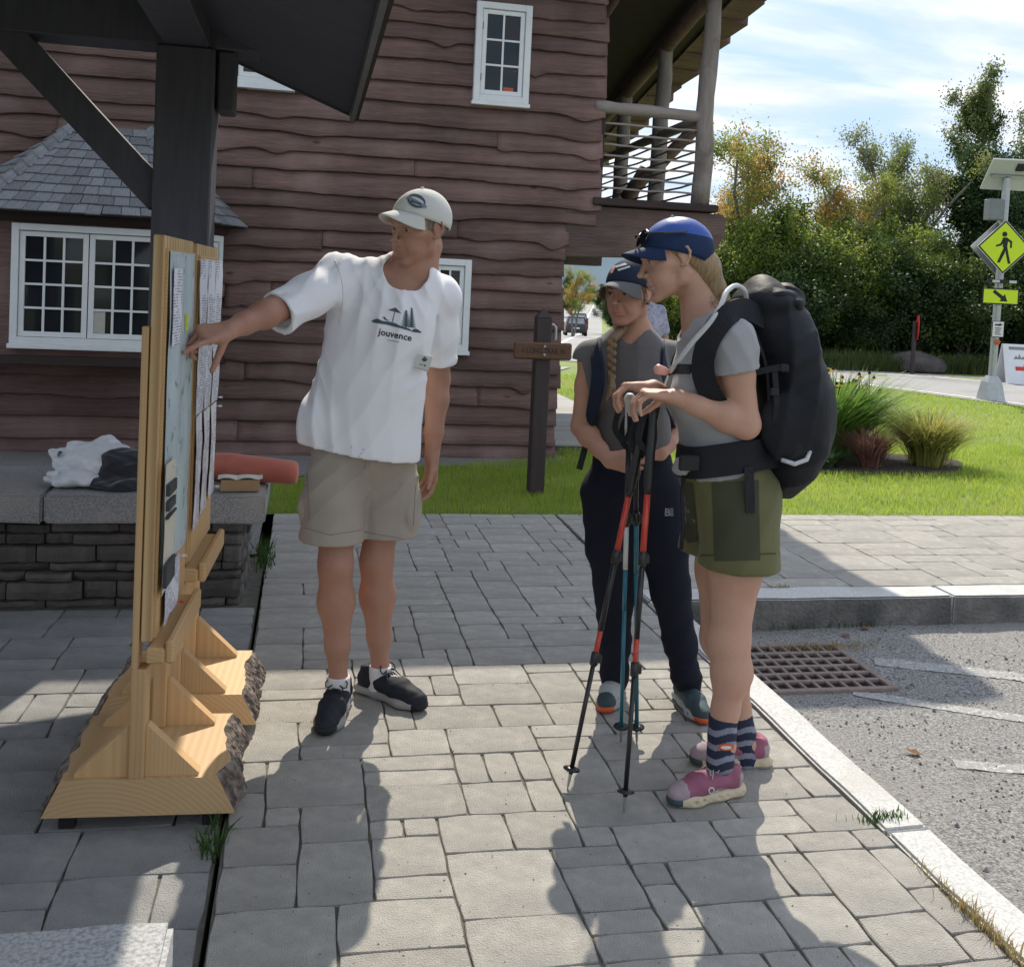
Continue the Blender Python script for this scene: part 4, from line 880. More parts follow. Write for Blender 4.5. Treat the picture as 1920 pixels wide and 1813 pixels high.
pm('red_pin', (0.6, 0.04, 0.03), None, 9, 0.3)
def sheet_on(t, name, y0, y1, z0, z1, off, mat, label, cat, wav=.006, seed=0, grp=None, local=True):
    """paper sheet in the easel's own axes, lightly buckled, pinned to the panel"""
    ny, nz_ = 12, 22; V = []
    for j in range(nz_+1):
        for i in range(ny+1):
            y = y0+(y1-y0)*i/ny; z = z0+(z1-z0)*j/nz_; e = min(j, nz_-j)/nz_
            V.append((.0165+off+wav*(.5+.5*math.sin(y*34+seed+2*fbm(z*3, seed)))*(.4+.6*min(1, e*4)) + wav*.5*fbm(y*9, z*5, seed), y, z))
    M = wmat(t); c = Vector(np.mean(V, 0))
    V = [(v[0]-c.x, v[1]-c.y, v[2]-c.z) for v in V]; W = [(v[0]-.0012, v[1], v[2]) for v in V]; n1 = len(V)
    F = [(j*(ny+1)+i, j*(ny+1)+i+1, (j+1)*(ny+1)+i+1, (j+1)*(ny+1)+i) for j in range(nz_) for i in range(ny)]
    F += [tuple(k+n1 for k in f[::-1]) for f in F]
    o = mesh(name, V+W, F, mat, smooth=True); o.location = (M @ Matrix.Translation(c)).translation; o.rotation_euler = (0, 0, EA)
    return tag(o, label, cat, grp)
mp1 = sheet_on(e1, 'trail_map', .028, .468, .66, 1.535, .0, 'map_print', 'large pale blue green trail map pinned to the near easel', 'map', .006, 1)
po = sheet_on(e1, 'poster', .004, .150, .62, .97, .012, 'poster_cream', 'cream poster with dark blocks low on the near easel map', 'poster', .004, 3)
for (y0, y1, z0, z1) in [(.02, .13, .885, .915), (.02, .12, .845, .87), (.01, .14, .825, .830), (.012, .14, .64, .70)]:
    MB().box((-.001, y0-.077, z0-.795), (.0095, y1-.077, z1-.795)).build('print_block', 'poster_ink', po, inv=False)
lg_ = sheet_on(e1, 'map_legend', .05, .17, 1.28, 1.49, .010, 'notice_print', 'small white legend sheet at the upper corner of the trail map', 'sheet', .003, 8)
sheet_on(e1, 'notice', .07, .30, .515, .665, .006, 'notice_print', 'white printed notice at the bottom of the near easel', 'notice', .004, 5, 'pinned notices')
MB().box((.019, .30, 1.31), (.026, .310, 1.36)).build('map_highlight', 'map_yellow', mp1, inv=False).matrix_parent_inverse = (Matrix.Translation(Vector(mp1.location)) @ Matrix.Rotation(EA, 4, 'Z')).inverted() @ wmat(e1)
k = 0
for i, (a, b, tx) in enumerate([(.0, .135, 'first'), (.145, .285, 'middle'), (.295, .44, 'last')]):
    sheet_on(e2, 'notice', a, b, 1.03, 1.525, .002+.003*i, 'notice_print', '%s long printed notice in the upper row of the far easel' % tx, 'notice', .007, 10+i, 'pinned notices')
    sheet_on(e2, 'notice', a, b, .66+.02*i, 1.025, .002+.003*i, 'notice_print_b', '%s printed notice in the lower row of the far easel' % tx, 'notice', .007, 20+i, 'pinned notices')
pinm = MB().tube([(0, 0, 0), (.008, 0, 0), (.009, 0, 0), (.018, 0, 0), (.02, 0, 0)], [.0012, .0012, .004, .0035, .0055], 8).V
pinF = MB().tube([(0, 0, 0), (.008, 0, 0), (.009, 0, 0), (.018, 0, 0), (.02, 0, 0)], [.0012, .0012, .004, .0035, .0055], 8).F
pme = bpy.data.meshes.new('push_pin'); pme.from_pydata(pinm, [], pinF); pme.materials.append(MATS['clear_pin'])
rme = pme.copy(); rme.materials.clear(); rme.materials.append(MATS['red_pin'])
for e, y, z, me, lab in [(e1, .06, 1.525, pme, 'clear push pin at the top near corner of the map'), (e1, .44, 1.52, pme, 'clear push pin at the top far corner of the map'), (e1, .04, 1.20, pme, 'clear push pin halfway down the near edge of the map'),
                    (e1, .29, .655, pme, 'clear push pin at the top of the lowest notice'), (e1, .27, .525, rme, 'red push pin at the foot of the lowest notice'), (e2, .435, 1.04, pme, 'clear push pin under the last upper notice'),
                    (e2, .425, 1.01, pme, 'clear push pin topping the last lower notice'), (e2, .43, .72, pme, 'clear push pin at the foot of the last lower notice'), (e1, .1, .955, pme, 'clear push pin at the top of the cream poster')]:
    M = wmat(e); o = link('push_pin', me, loc=M @ Vector((.026, y, z)), rz=EA); tag(o, lab, 'push pin', 'push pins on the easels')

# ---- belongings on the bench
pm('bag_plastic', (0.76, 0.77, 0.80), (0.66, 0.68, 0.71), 6, 0.35, 0.6, 18, dist=0.01, sss=0.1)
pm('black_fleece', (0.016, 0.018, 0.024), (0.028, 0.030, 0.036), 30, 0.9, 0.5, 120, sheen=0.3)
pm('coral_cloth', (0.50, 0.155, 0.10), (0.42, 0.12, 0.085), 5, 0.8, 0.4, 60, sheen=0.2)
pm('cardboard', (0.38, 0.25, 0.14), (0.31, 0.20, 0.11), 8, 0.8, 0.3, 30)
pm('paper', (0.68, 0.66, 0.60), (0.6, 0.58, 0.53), 8, 0.7)
ZB = .50
def wrinkle(A, f, seed, st=(1, 1, 1)):
    def g(X, D):
        s = np.array(st)*f; q = X*s+seed
        w_ = np.sin(q[:, 0]*1.0+2*np.sin(q[:, 1]*.7+q[:, 2]))+.6*np.sin(q[:, 1]*1.3+1.7*np.sin(q[:, 2]*.9+q[:, 0]*.6))+.5*np.sin(q[:, 2]*1.9+q[:, 0]*1.1)
        return D+A*w_
    return g
bagx = lambda px, py, Y: P(px, py, Y)
s = SDF(); c0 = P(165, 890, 4.95)
s.ell((c0[0]+.03, 4.98, ZB+.085), (.17, .12, .10), k=.03); s.ell((c0[0]+.12, 4.95, ZB+.07), (.13, .11, .085), k=.05); s.ell((c0[0]-.02, 4.86, ZB+.035), (.14, .10, .04), k=.04)
s.chain([P(150, 860, 4.95), P(104, 866, 4.93), P(100, 845, 4.95), P(135, 838, 4.97), P(200, 838, 5.0)], [.02, .012, .011, .014, .05], k=.02)
s.chain([P(150, 900, 4.85), P(108, 905, 4.80), P(95, 890, 4.80), P(120, 880, 4.84)], [.03, .016, .014, .016], k=.015)
s.fn(wrinkle(.0045, 34, 2)); s.fn(wrinkle(.0025, 80, 5)); s.plane((0, 0, ZB+.004), (0, 0, -1), .01)
bag = s.build('plastic_bag', 'bag_plastic', h=.006); tag(bag, 'crumpled white plastic carrier bag on the granite bench', 'plastic bag')
s = SDF(); c1 = P(228, 890, 4.9)
s.ell((c1[0], 4.92, ZB+.07), (.13, .12, .095), k=.04); s.ell((c1[0]+.12, 4.92, ZB+.06), (.16, .12, .09), k=.05); s.ell((c1[0]+.02, 4.80, ZB+.02), (.13, .08, .03), k=.04)
s.fn(wrinkle(.006, 30, 8, (1.2, 1, .6))); s.fn(wrinkle(.003, 62, 1)); s.plane((0, 0, ZB+.004), (0, 0, -1), .01)
tag(s.build('folded_jacket', 'black_fleece', h=.006), 'dark fleece jacket heaped beside the plastic bag on the bench', 'jacket')
s = SDF(); a, b = P(396, 892, 5.02), P(545, 893, 4.93); a[2] = b[2] = ZB+.062
a = a+(a-b)*.5
s.chain([a, (a+b)/2+np.array([0, 0, .004]), b], [.062, .064, .058], k=.01); s.ell(b-np.array([.0, 0, .004]), (.045, .05, .052), k=.02); s.fn(wrinkle(.003, 26, 4, (.5, 1, 1.3)))
s.plane(b+np.array([.036, 0, 0]), (1, -.05, 0), .02); s.plane((0, 0, ZB+.004), (0, 0, -1), .012)
tag(s.build('rolled_mat', 'coral_cloth', h=.006), 'coral red rolled cloth bundle lying at the bench end', 'rolled mat')
bx = empty('card_box', (P(450, 920, 4.78)[0], 4.78, ZB), .06, 'small open cardboard box with folded paper in front of the red bundle', 'box')
MB().box((-.085, -.045, .004), (.085, .045, .058), ch=.003).build('box_body', 'cardboard', bx, inv=False)
m = MB(); 
for i in range(12):
    pass
V = [(-.098+.196*i/12, -.05+.1*j, .0615+.010*abs(math.sin(i*.55+.4))*(1-.5*j)) for i in range(13) for j in (0, 1)]
V2 = [(x, y, z-.003) for x, y, z in V]
mesh('folded_paper', V+V2, [(2*i, 2*i+2, 2*i+3, 2*i+1) for i in range(12)]+[(26+2*i, 26+2*i+1, 26+2*i+3, 26+2*i+2) for i in range(12)]+[(2*i, 26+2*i, 28+2*i, 2*i+2) for i in range(12)], 'paper', bx, inv=False)

# ---- wooden trail post with routed board
pm('post_brown', (0.052, 0.036, 0.034), (0.035, 0.026, 0.027), 7, 0.7, 0.5, 26, stretch=(4, 4, .5))
pm('routed_board', (0.125, 0.062, 0.030), (0.09, 0.045, 0.024), 6, 0.6, 0.5, 22, stretch=(.5, 4, 4))
pm('steel', (0.42, 0.43, 0.44), (0.33, 0.34, 0.35), 12, 0.35, 0.1, 60, metal=0.8)
pm('routed_letter', (0.045, 0.03, 0.024), None, 9, 0.8)
c = G(1003, 925); tp = empty('trail_post', (c[0], c[1], 0), 0, 'dark brown square wooden post on the lawn carrying a routed trail board', 'trail sign')
top = P(1017, 577, c[1]); H_ = top[2]; dxp = top[0]-c[0]
hw = .055
Mt = Matrix.Identity(4)
MB().box((-hw, -hw, -.05), (hw, hw, H_-.07), ch=.006).add([(-hw, -hw, H_-.07), (hw, -hw, H_-.07), (hw, hw, H_-.07), (-hw, hw, H_-.07), (0, 0, H_)], [(0, 1, 4), (1, 2, 4), (2, 3, 4), (3, 0, 4)]).build('post', 'post_brown', tp, inv=False)
bz0, bz1 = P(1012, 673, c[1])[2], P(1012, 641, c[1])[2]; bxa, bxb = P(959, 657, c[1])[0]-c[0], P(1067, 660, c[1])[0]-c[0]
MB().box((bxa, -hw-.032, bz0), (bxb, -hw-.001, bz1), ch=.012).build('board', 'routed_board', tp, inv=False)
V, F = text_mesh('< LONG TRAIL N', .052, .0012); V = V*np.array([.80, 1, 1]); mesh('lettering', [((bxa+bxb)/2+v[0], -hw-.0335, (bz0+bz1)/2+v[1]) for v in V], F, 'routed_letter', tp, inv=False)
for dz in (.025, -.035): MB().tube([(0, -hw-.034, (bz0+bz1)/2+dz+.01), (0, -hw-.042, (bz0+bz1)/2+dz+.01)], .009, 10).build('bolt', 'steel', tp, inv=False)
MB().tube([(hw-.01, 0, H_-.12), (hw+.02, 0, H_-.12), (hw+.04, 0, H_-.14), (hw+.04, 0, H_-.23)], [.012, .012, .013, .013], 8).build('hook', 'steel', tp, inv=False)

# ---- pedestrian crossing sign with solar panel
pm('fluor_yellow', (0.62, 0.78, 0.02), (0.58, 0.74, 0.02), 3, 0.45)
pm('sign_black', (0.012, 0.012, 0.013), None, 5, 0.5)
pm('sign_white', (0.72, 0.73, 0.74), (0.65, 0.66, 0.68), 5, 0.5)
pm('galvanised', (0.44, 0.455, 0.46), (0.36, 0.375, 0.385), 20, 0.45, 0.1, 60, metal=0.6)
pm('grey_case', (0.22, 0.23, 0.24), (0.18, 0.19, 0.20), 6, 0.5)
pm('panel_back', (0.55, 0.56, 0.56), (0.48, 0.49, 0.50), 4, 0.5)
cs = G(1857, 750); D_ = cs[1]
ps = empty('crossing_sign', (cs[0], D_, 0), -.18, 'yellow green pedestrian crossing sign on a solar powered pole', 'road sign')
def lz(px, py): return P(px, py, D_)[2]
base_z = lz(1858, 700)
MB().add([(-.17, -.17, -.02), (.17, -.17, -.02), (.17, .17, -.02), (-.17, .17, -.02), (-.12, -.12, .30), (.12, -.12, .30), (.12, .12, .30), (-.12, .12, .30), (-.07, -.07, .40), (.07, -.07, .40), (.07, .07, .40), (-.07, .07, .40)],
         [(0, 1, 5, 4), (1, 2, 6, 5), (2, 3, 7, 6), (3, 0, 4, 7), (4, 5, 9, 8), (5, 6, 10, 9), (6, 7, 11, 10), (7, 4, 8, 11), (8, 9, 10, 11)]).build('pole_base', 'galvanised', ps, inv=False)
ztop_ = lz(1890, 335); tilt = (P(1890, 335, D_)[0]-cs[0])*.55
def px_(z): return tilt*max(0, z)/ztop_
MB().tube([(0, 0, .38), (px_(ztop_), 0, ztop_)], .063, 14).build('pole', 'galvanised', ps, inv=False)
def diamond(cz, h, y, m=0, grow=0): r_ = h+grow; return [(px_(cz)+r_, cz), (px_(cz), cz+r_), (px_(cz)-r_, cz), (px_(cz), cz-r_)]
cz = (lz(1880, 413)+lz(1874, 515))/2; hh = (lz(1880, 413)-lz(1874, 515))/2
def rp(poly, y0, y1, name, mat): return MB().prism(poly, y0, y1, 'y').build(name, mat, ps, inv=False)
sg = rp(diamond(cz, hh, 0), -.085, -.075, 'sign_plate', 'sign_white'); rp(diamond(cz, hh-.012, 0), -.0875, -.0855, 'border', 'sign_black'); rp(diamond(cz, hh-.045, 0), -.0902, -.088, 'yellow_face', 'fluor_yellow')
o2 = MB().prism([(a-.035, b) for a, b in diamond(cz, hh, 0)], .085, .095, 'y').build('rear_sign_plate', 'steel', ps, inv=False)
rp([(a, b) for a, b in diamond(cz, hh, 0)][0:0] or [(px_(cz)-.10, cz-.0), (px_(cz)-.09, cz)][0:0] or [(px_(cz)+.02*math.cos(a), cz+.02*math.sin(a)-2*hh*.0) for a in np.linspace(0, 6.28, 8)[:-1]], -.0925, -.0905, 'fixing', 'sign_black')
# walking figure pictogram
fig = MB(); S = hh*1.0
def pol(pts, y0=-.0935, y1=-.0908): fig.prism([(px_(cz)+a*S, cz+b*S) for a, b in pts], y0, y1, 'y')
pol([(-.02+.095*math.cos(a), .47+.095*math.sin(a)) for a in np.linspace(0, 2*PI, 13)[:-1]])
pol([(-.09, .34), (.05, .36), (.12, .30), (.10, .02), (-.02, -.05), (-.06, .02)])                      # trunk
pol([(-.06, .34), (-.16, .12), (-.32, .06), (-.32, .00), (-.12, .05), (-.03, .20)])                  # forward arm
pol([(.06, .36), (.27, .22), (.27, -.02), (.20, -.02), (.20, .17), (.08, .24)])                       # rear arm
pol([(-.02, -.01), (-.10, -.20), (-.24, -.56), (-.14, -.58), (.02, -.22), (.06, -.02)])                # rear leg
pol([(.02, -.02), (.06, -.22), (.16, -.60), (.26, -.60), (.15, -.20), (.10, .02)])                     # front leg
fig.build('pictogram', 'sign_black', ps, inv=False)
z1, z0 = lz(1872, 541), lz(1870, 571); wd = P(1903, 555, D_)[0]-P(1842, 553, D_)[0]; xm = px_((z0+z1)/2)
rp([(xm-wd/2, z0), (xm+wd/2, z0), (xm+wd/2, z1), (xm-wd/2, z1)], -.085, -.075, 'arrow_plate', 'sign_black'); rp([(xm-wd/2+.02, z0+.02), (xm+wd/2-.02, z0+.02), (xm+wd/2-.02, z1-.02), (xm-wd/2+.02, z1-.02)], -.0875, -.0855, 'yellow_face', 'fluor_yellow')
ar = MB(); zc_ = (z0+z1)/2; a_ = -.62; ca, sa = math.cos(a_), math.sin(a_)
ar.prism([(xm+(x*ca-y*sa)*1.0, zc_+(x*sa+y*ca)*1.0) for x, y in [(-.15, .028), (.03, .028), (.03, .072), (.14, 0), (.03, -.072), (.03, -.028), (-.15, -.028)]], -.0905, -.088, 'y'); ar.build('arrow', 'sign_black', ps, inv=False)
zb_ = lz(1870, 528); rp([(xm-.24, zb_-.03), (xm+.24, zb_-.03), (xm+.24, zb_+.03), (xm-.24, zb_+.03)], -.12, -.07, 'beacon_bar', 'sign_black')
for dx_ in (-.11, .17): rp([(xm+dx_-.06, zb_-.022), (xm+dx_+.06, zb_-.022), (xm+dx_+.06, zb_+.022), (xm+dx_-.06, zb_+.022)], -.125, -.1205, 'beacon_lamp', 'panel_back')
z1, z0 = lz(1867, 602), lz(1865, 632); xm = px_(z0); rp([(xm-.10, z0), (xm+.10, z0), (xm+.10, z1), (xm-.10, z1)], -.082, -.074, 'notice_plate', 'sign_black'); rp([(xm-.09, z0+.01), (xm+.09, z0+.01), (xm+.09, z1-.01), (xm-.09, z1-.01)], -.0845, -.0825, 'notice_face', 'sign_white')
m = MB()
m.prism([(xm+x, z1-.06+y) for x, y in [(-.06, .01), (.02, .012), (.02, .03), (.07, 0), (.02, -.02), (-.06, -.012)]], -.0868, -.0848, 'y')
for i in range(4): m.prism([(xm-.055+.01*(i % 2), z1-.11-i*.033), (xm+.055-.012*(i % 3), z1-.11-i*.033), (xm+.055-.012*(i % 3), z1-.123-i*.033), (xm-.055+.01*(i % 2), z1-.123-i*.033)], -.0868, -.0848, 'y')
m.build('notice_print', 'sign_black', ps, inv=False)
MB().tube([(px_(z0)-.0, -.06, z0-.08), (px_(z0), -.10, z0-.08), (px_(z0), -.11, z0-.08)], [.045, .045, .02], 12).build('push_button', 'orange_pot', ps, inv=False)
zc1, zc0 = lz(1868, 374), lz(1868, 413); MB().box((px_(zc0)-.30, -.12, zc0), (px_(zc0)-.07, .10, zc1), ch=.01).build('control_box', 'grey_case', ps, inv=False)
Ms = Matrix.Translation((px_(ztop_)+.02, .0, ztop_+.06)) @ Matrix.Rotation(math.radians(-48), 4, 'X')
MB().box((-.36, -.30, -.02), (.40, .30, .02), M=Ms, ch=.004).build('solar_panel', 'panel_back', ps, inv=False)
MB().box((-.30, -.02, -.06), (.30, .02, -.022), M=Ms).build('panel_bracket', 'steel', ps, inv=False)
MB().box((.06, -.24, -.045), (.20, -.10, -.021), M=Ms, ch=.006).build('junction_box', 'sign_black', ps, inv=False)

# ---- sandwich board at the right edge, stop sign far off, boulder
c = G(1905, 718); sb = empty('sandwich_board', (c[0], c[1], 0), -.25, 'white folding sandwich board with red arrow at the right picture edge', 'sandwich board')
for sd in (-1, 1):
    MB().add([(-.33, sd*.32, 0), (.33, sd*.32, 0), (.33, sd*.03, .80), (-.33, sd*.03, .80), (-.33, sd*.29, 0), (.33, sd*.29, 0), (.33, 0, .80), (-.33, 0, .80)], [(0, 1, 2, 3), (7, 6, 5, 4), (0, 3, 7, 4), (1, 5, 6, 2), (3, 2, 6, 7)]).build('leaf', 'sign_white', sb, inv=False)
def on(x, z, e=.004): return (x, -.32+.29*z/.8-e, z)
m = MB(); m.add([on(x, z) for x, z in [(-.12, .27), (.05, .27), (.05, .22), (.18, .31), (.05, .40), (.05, .35), (-.12, .35)]], [(0, 1, 2, 3, 4, 5, 6)]); m.build('red_arrow', 'red_pin', sb, inv=False)
m = MB(); m.add([on(x, z) for x, z in [(-.22, .69), (.24, .69), (.24, .75), (-.22, .75)]], [(0, 1, 2, 3)]); m.build('heading_band', 'grey_case', sb, inv=False)
m = MB(); m.add([on(x, z) for x, z in [(-.14, .50), (.12, .50), (.05, .56), (.02, .52), (-.02, .61), (-.05, .53), (-.09, .57)]], [(0, 1, 2, 3, 4, 5, 6)]); m.build('emblem', 'grey_case', sb, inv=False)
MB().box((-.29, -.20, .0), (-.28, .20, .04)).build('spreader', 'steel', sb, inv=False)
c = G(1710, 699); st = empty('stop_sign', (c[0], c[1], 0), 1.15, 'narrow red stop sign turned edgeways on a dark post by the boulder', 'road sign')
MB().tube([(0, 0, -.1), (0, 0, 1.15)], .05, 8).build('post', 'post_brown', st, inv=False)
MB().prism([(.22*math.cos(a+PI/8), 1.02+.30*math.sin(a+PI/8)) for a in np.arange(8)*PI/4], -.065, -.052, 'y').build('octagon', 'red_pin', st, inv=False)
V, F = text_mesh('STOP', .17, .004); mesh('lettering', [(v[0], -.068, 1.02+v[1]) for v in V], F, 'sign_white', st, inv=False)
pm('boulder', (0.05, 0.043, 0.044), (0.10, 0.088, 0.087), 4, 0.85, 0.8, 20, dist=.02)
s = SDF(); c = G(1725, 694); s.ell((c[0], c[1]+.3, .05), (.68, .5, .38), k=.1); s.ell((c[0]+.3, c[1]+.3, .05), (.55, .45, .28), k=.15); s.fn(wrinkle(.02, 5, 3)); s.plane((0, 0, -.05), (0, 0, -1))
tag(s.build('boulder', 'boulder', h=.035), 'large rounded dark boulder on the far verge of the road', 'boulder')
# ================================================================== TREES AND PLANTS
pm('trunk', (0.085, 0.072, 0.060), (0.15, 0.13, 0.11), 9, 0.9, 0.8, 20, stretch=(2, 2, .4), dist=.02)
pm('trunk_pale', (0.20, 0.19, 0.17), (0.12, 0.11, 0.10), 6, 0.9, 0.5, 20, stretch=(2, 2, .4), dist=.02)
pm('leaf_dark', (0.016, 0.040, 0.010), (0.035, 0.072, 0.016), 1.2, 0.5, leaf=0.30)
pm('leaf_mid', (0.045, 0.085, 0.014), (0.085, 0.125, 0.022), 1.0, 0.5, leaf=0.42)
pm('leaf_light', (0.14, 0.20, 0.03), (0.22, 0.26, 0.05), 1.0, 0.5, leaf=0.5)
pm('leaf_pale', (0.15, 0.175, 0.07), (0.22, 0.235, 0.11), 1.0, 0.45, leaf=0.45)
pm('leaf_orange', (0.38, 0.18, 0.035), (0.34, 0.24, 0.06), 0.9, 0.5, leaf=0.5, c3=(0.20, 0.20, 0.05), s3=.6, p3=(.5, .6))
def make_tree(seed, H, spread, nleaf, lsize, trunk_r, mats, crown0=.25, levels=3, up=.55, tmat='trunk', nb=9, clump=.5, multi=1):
    """tapered trunk with limbs; leaf sized faces gathered in clumps round the twig ends"""
    r = random.Random(seed); tb = MB(); ends = []
    def grow(p, d, L, rad, lev):
        k = 6; pts = [p]; q = p.copy(); dd = d.copy()
        for i in range(k):
            dd = (dd+Vector((r.gauss(0, .13), r.gauss(0, .13), r.gauss(.03, .08)))).normalized(); q = q+dd*L/k; pts.append(q.copy())
        rr = [rad*(1-.72*i/k) for i in range(k+1)]; tb.tube([tuple(x) for x in pts], rr, 7 if lev == 0 else 5, cap=False)
        if lev >= 1: ends.extend([(pts[i], L) for i in range(3, k+1)])
        if lev < levels:
            m = nb if lev == 0 else r.randint(3, 5)
            for b in range(m):
                t = (crown0+(1-crown0)*(b+.6*r.random())/m) if lev == 0 else r.uniform(.3, .98); i = min(k-1, int(t*k)); f = t*k-i; bp_ = pts[i].lerp(pts[i+1], f)
                a = r.uniform(0, 2*PI)+b*2.4; out = Vector((math.cos(a), math.sin(a), 0)); side = (out*(1-up*.5)+Vector((0, 0, up))).normalized() if lev == 0 else (dd+out*.9+Vector((0, 0, .25))).normalized()
                Lb = (spread*(1-.55*max(0, t-crown0)/(1-crown0+.01)) if lev == 0 else L*.55)*r.uniform(.75, 1.15)
                grow(bp_, side, Lb, max(.008, rr[i]*.5), lev+1)
    for s in range(multi): grow(Vector((r.gauss(0, .12)*(multi > 1), r.gauss(0, .12)*(multi > 1), 0)), Vector((r.gauss(0, .05+.1*(multi > 1)), r.gauss(0, .05+.1*(multi > 1)), 1)).normalized(), H, trunk_r, 0)
    E_ = np.array([e[0][:] for e in ends]); g = np.random.default_rng(seed)
    c = E_[g.integers(0, len(E_), nleaf)]+g.normal(0, clump, (nleaf, 3))*g.uniform(.3, 1, (nleaf, 1)); c[:, 2] = np.maximum(c[:, 2], .1)
    a = g.normal(0, 1, (nleaf, 3)); a /= np.linalg.norm(a, axis=1)[:, None]; b = np.cross(a, g.normal(0, 1, (nleaf, 3))); b /= np.linalg.norm(b, axis=1)[:, None]
    sz = lsize*g.uniform(.6, 1.3, (nleaf, 1)); V = np.stack([c-a*sz, c+b*sz*.5, c+a*sz, c-b*sz*.5], 1).reshape(-1, 3)
    lm = bpy.data.meshes.new('crown'); lm.vertices.add(len(V)); lm.vertices.foreach_set('co', V.ravel().astype(np.float32)); nf = nleaf
    lm.loops.add(nf*4); lm.loops.foreach_set('vertex_index', np.arange(nf*4, dtype=np.int32)); lm.polygons.add(nf); lm.polygons.foreach_set('loop_start', np.arange(0, nf*4, 4, dtype=np.int32)); lm.polygons.foreach_set('loop_total', np.full(nf, 4, dtype=np.int32)); lm.update(calc_edges=True)
    for m_ in mats: lm.materials.append(MATS[m_])
    if len(mats) > 1:
        nz = np.array([fbm(x*.8, y*.8, z*.8) for x, y, z in c[::1]]); idx = (nz+g.normal(0, .12, nf) > .05).astype(np.int32); lm.polygons.foreach_set('material_index', idx)
    tm = bpy.data.meshes.new('trunk'); tm.from_pydata(tb.V, [], tb.F); tm.materials.append(MATS[tmat]); tm.polygons.foreach_set('use_smooth', np.ones(len(tm.polygons), bool))
    return tm, lm
TP = {
 'orange': make_tree(3, 6.2, 1.9, 13000, .05, .11, ['leaf_orange', 'leaf_light'], .25, 3, .75, 'trunk_pale', 10, .28, 2),
 'pale': make_tree(5, 7.0, 2.0, 12000, .047, .12, ['leaf_pale', 'leaf_light'], .35, 3, .8, 'trunk_pale', 10, .24, 2),
 'dense': make_tree(8, 6.2, 2.3, 70000, .056, .16, ['leaf_dark', 'leaf_dark', 'leaf_mid'], .06, 3, .6, 'trunk', 13, .30),
 'bush': make_tree(12, 2.6, 1.9, 40000, .045, .07, ['leaf_mid', 'leaf_light'], .05, 3, .75, 'trunk', 9, .20, 3),
 'darkbush': make_tree(15, 2.4, 1.9, 46000, .05, .07, ['leaf_dark', 'leaf_mid'], .04, 3, .65, 'trunk', 9, .26, 3),
 'tall': make_tree(19, 8.6, 2.4, 22000, .055, .15, ['leaf_mid', 'leaf_pale'], .42, 3, .8, 'trunk', 11, .24),
}
BASEH = {'orange': 6.9, 'pale': 8.0, 'dense': 7.2, 'bush': 3.3, 'darkbush': 3.0, 'tall': 9.6}
def plant_tree(kind, px, Y, topy, label, cat, grp, name, wscale=1.0, rz=0.0):
    x = P(px, 650, Y)[0]; z = zt(Y)-.05; h = P(px, topy, Y)[2]-z; s_ = h/BASEH[kind]
    o = empty(name, (x, Y, z), rz, label, cat, grp); o.scale = (s_*wscale, s_*wscale, s_)
    tm, lm = TP[kind]; a = link('trunk', tm, None, o, inv=False); b = link('crown', lm, None, o, inv=False); return o
g1 = 'trees beyond the road'; g2 = 'shrubs along the far verge'
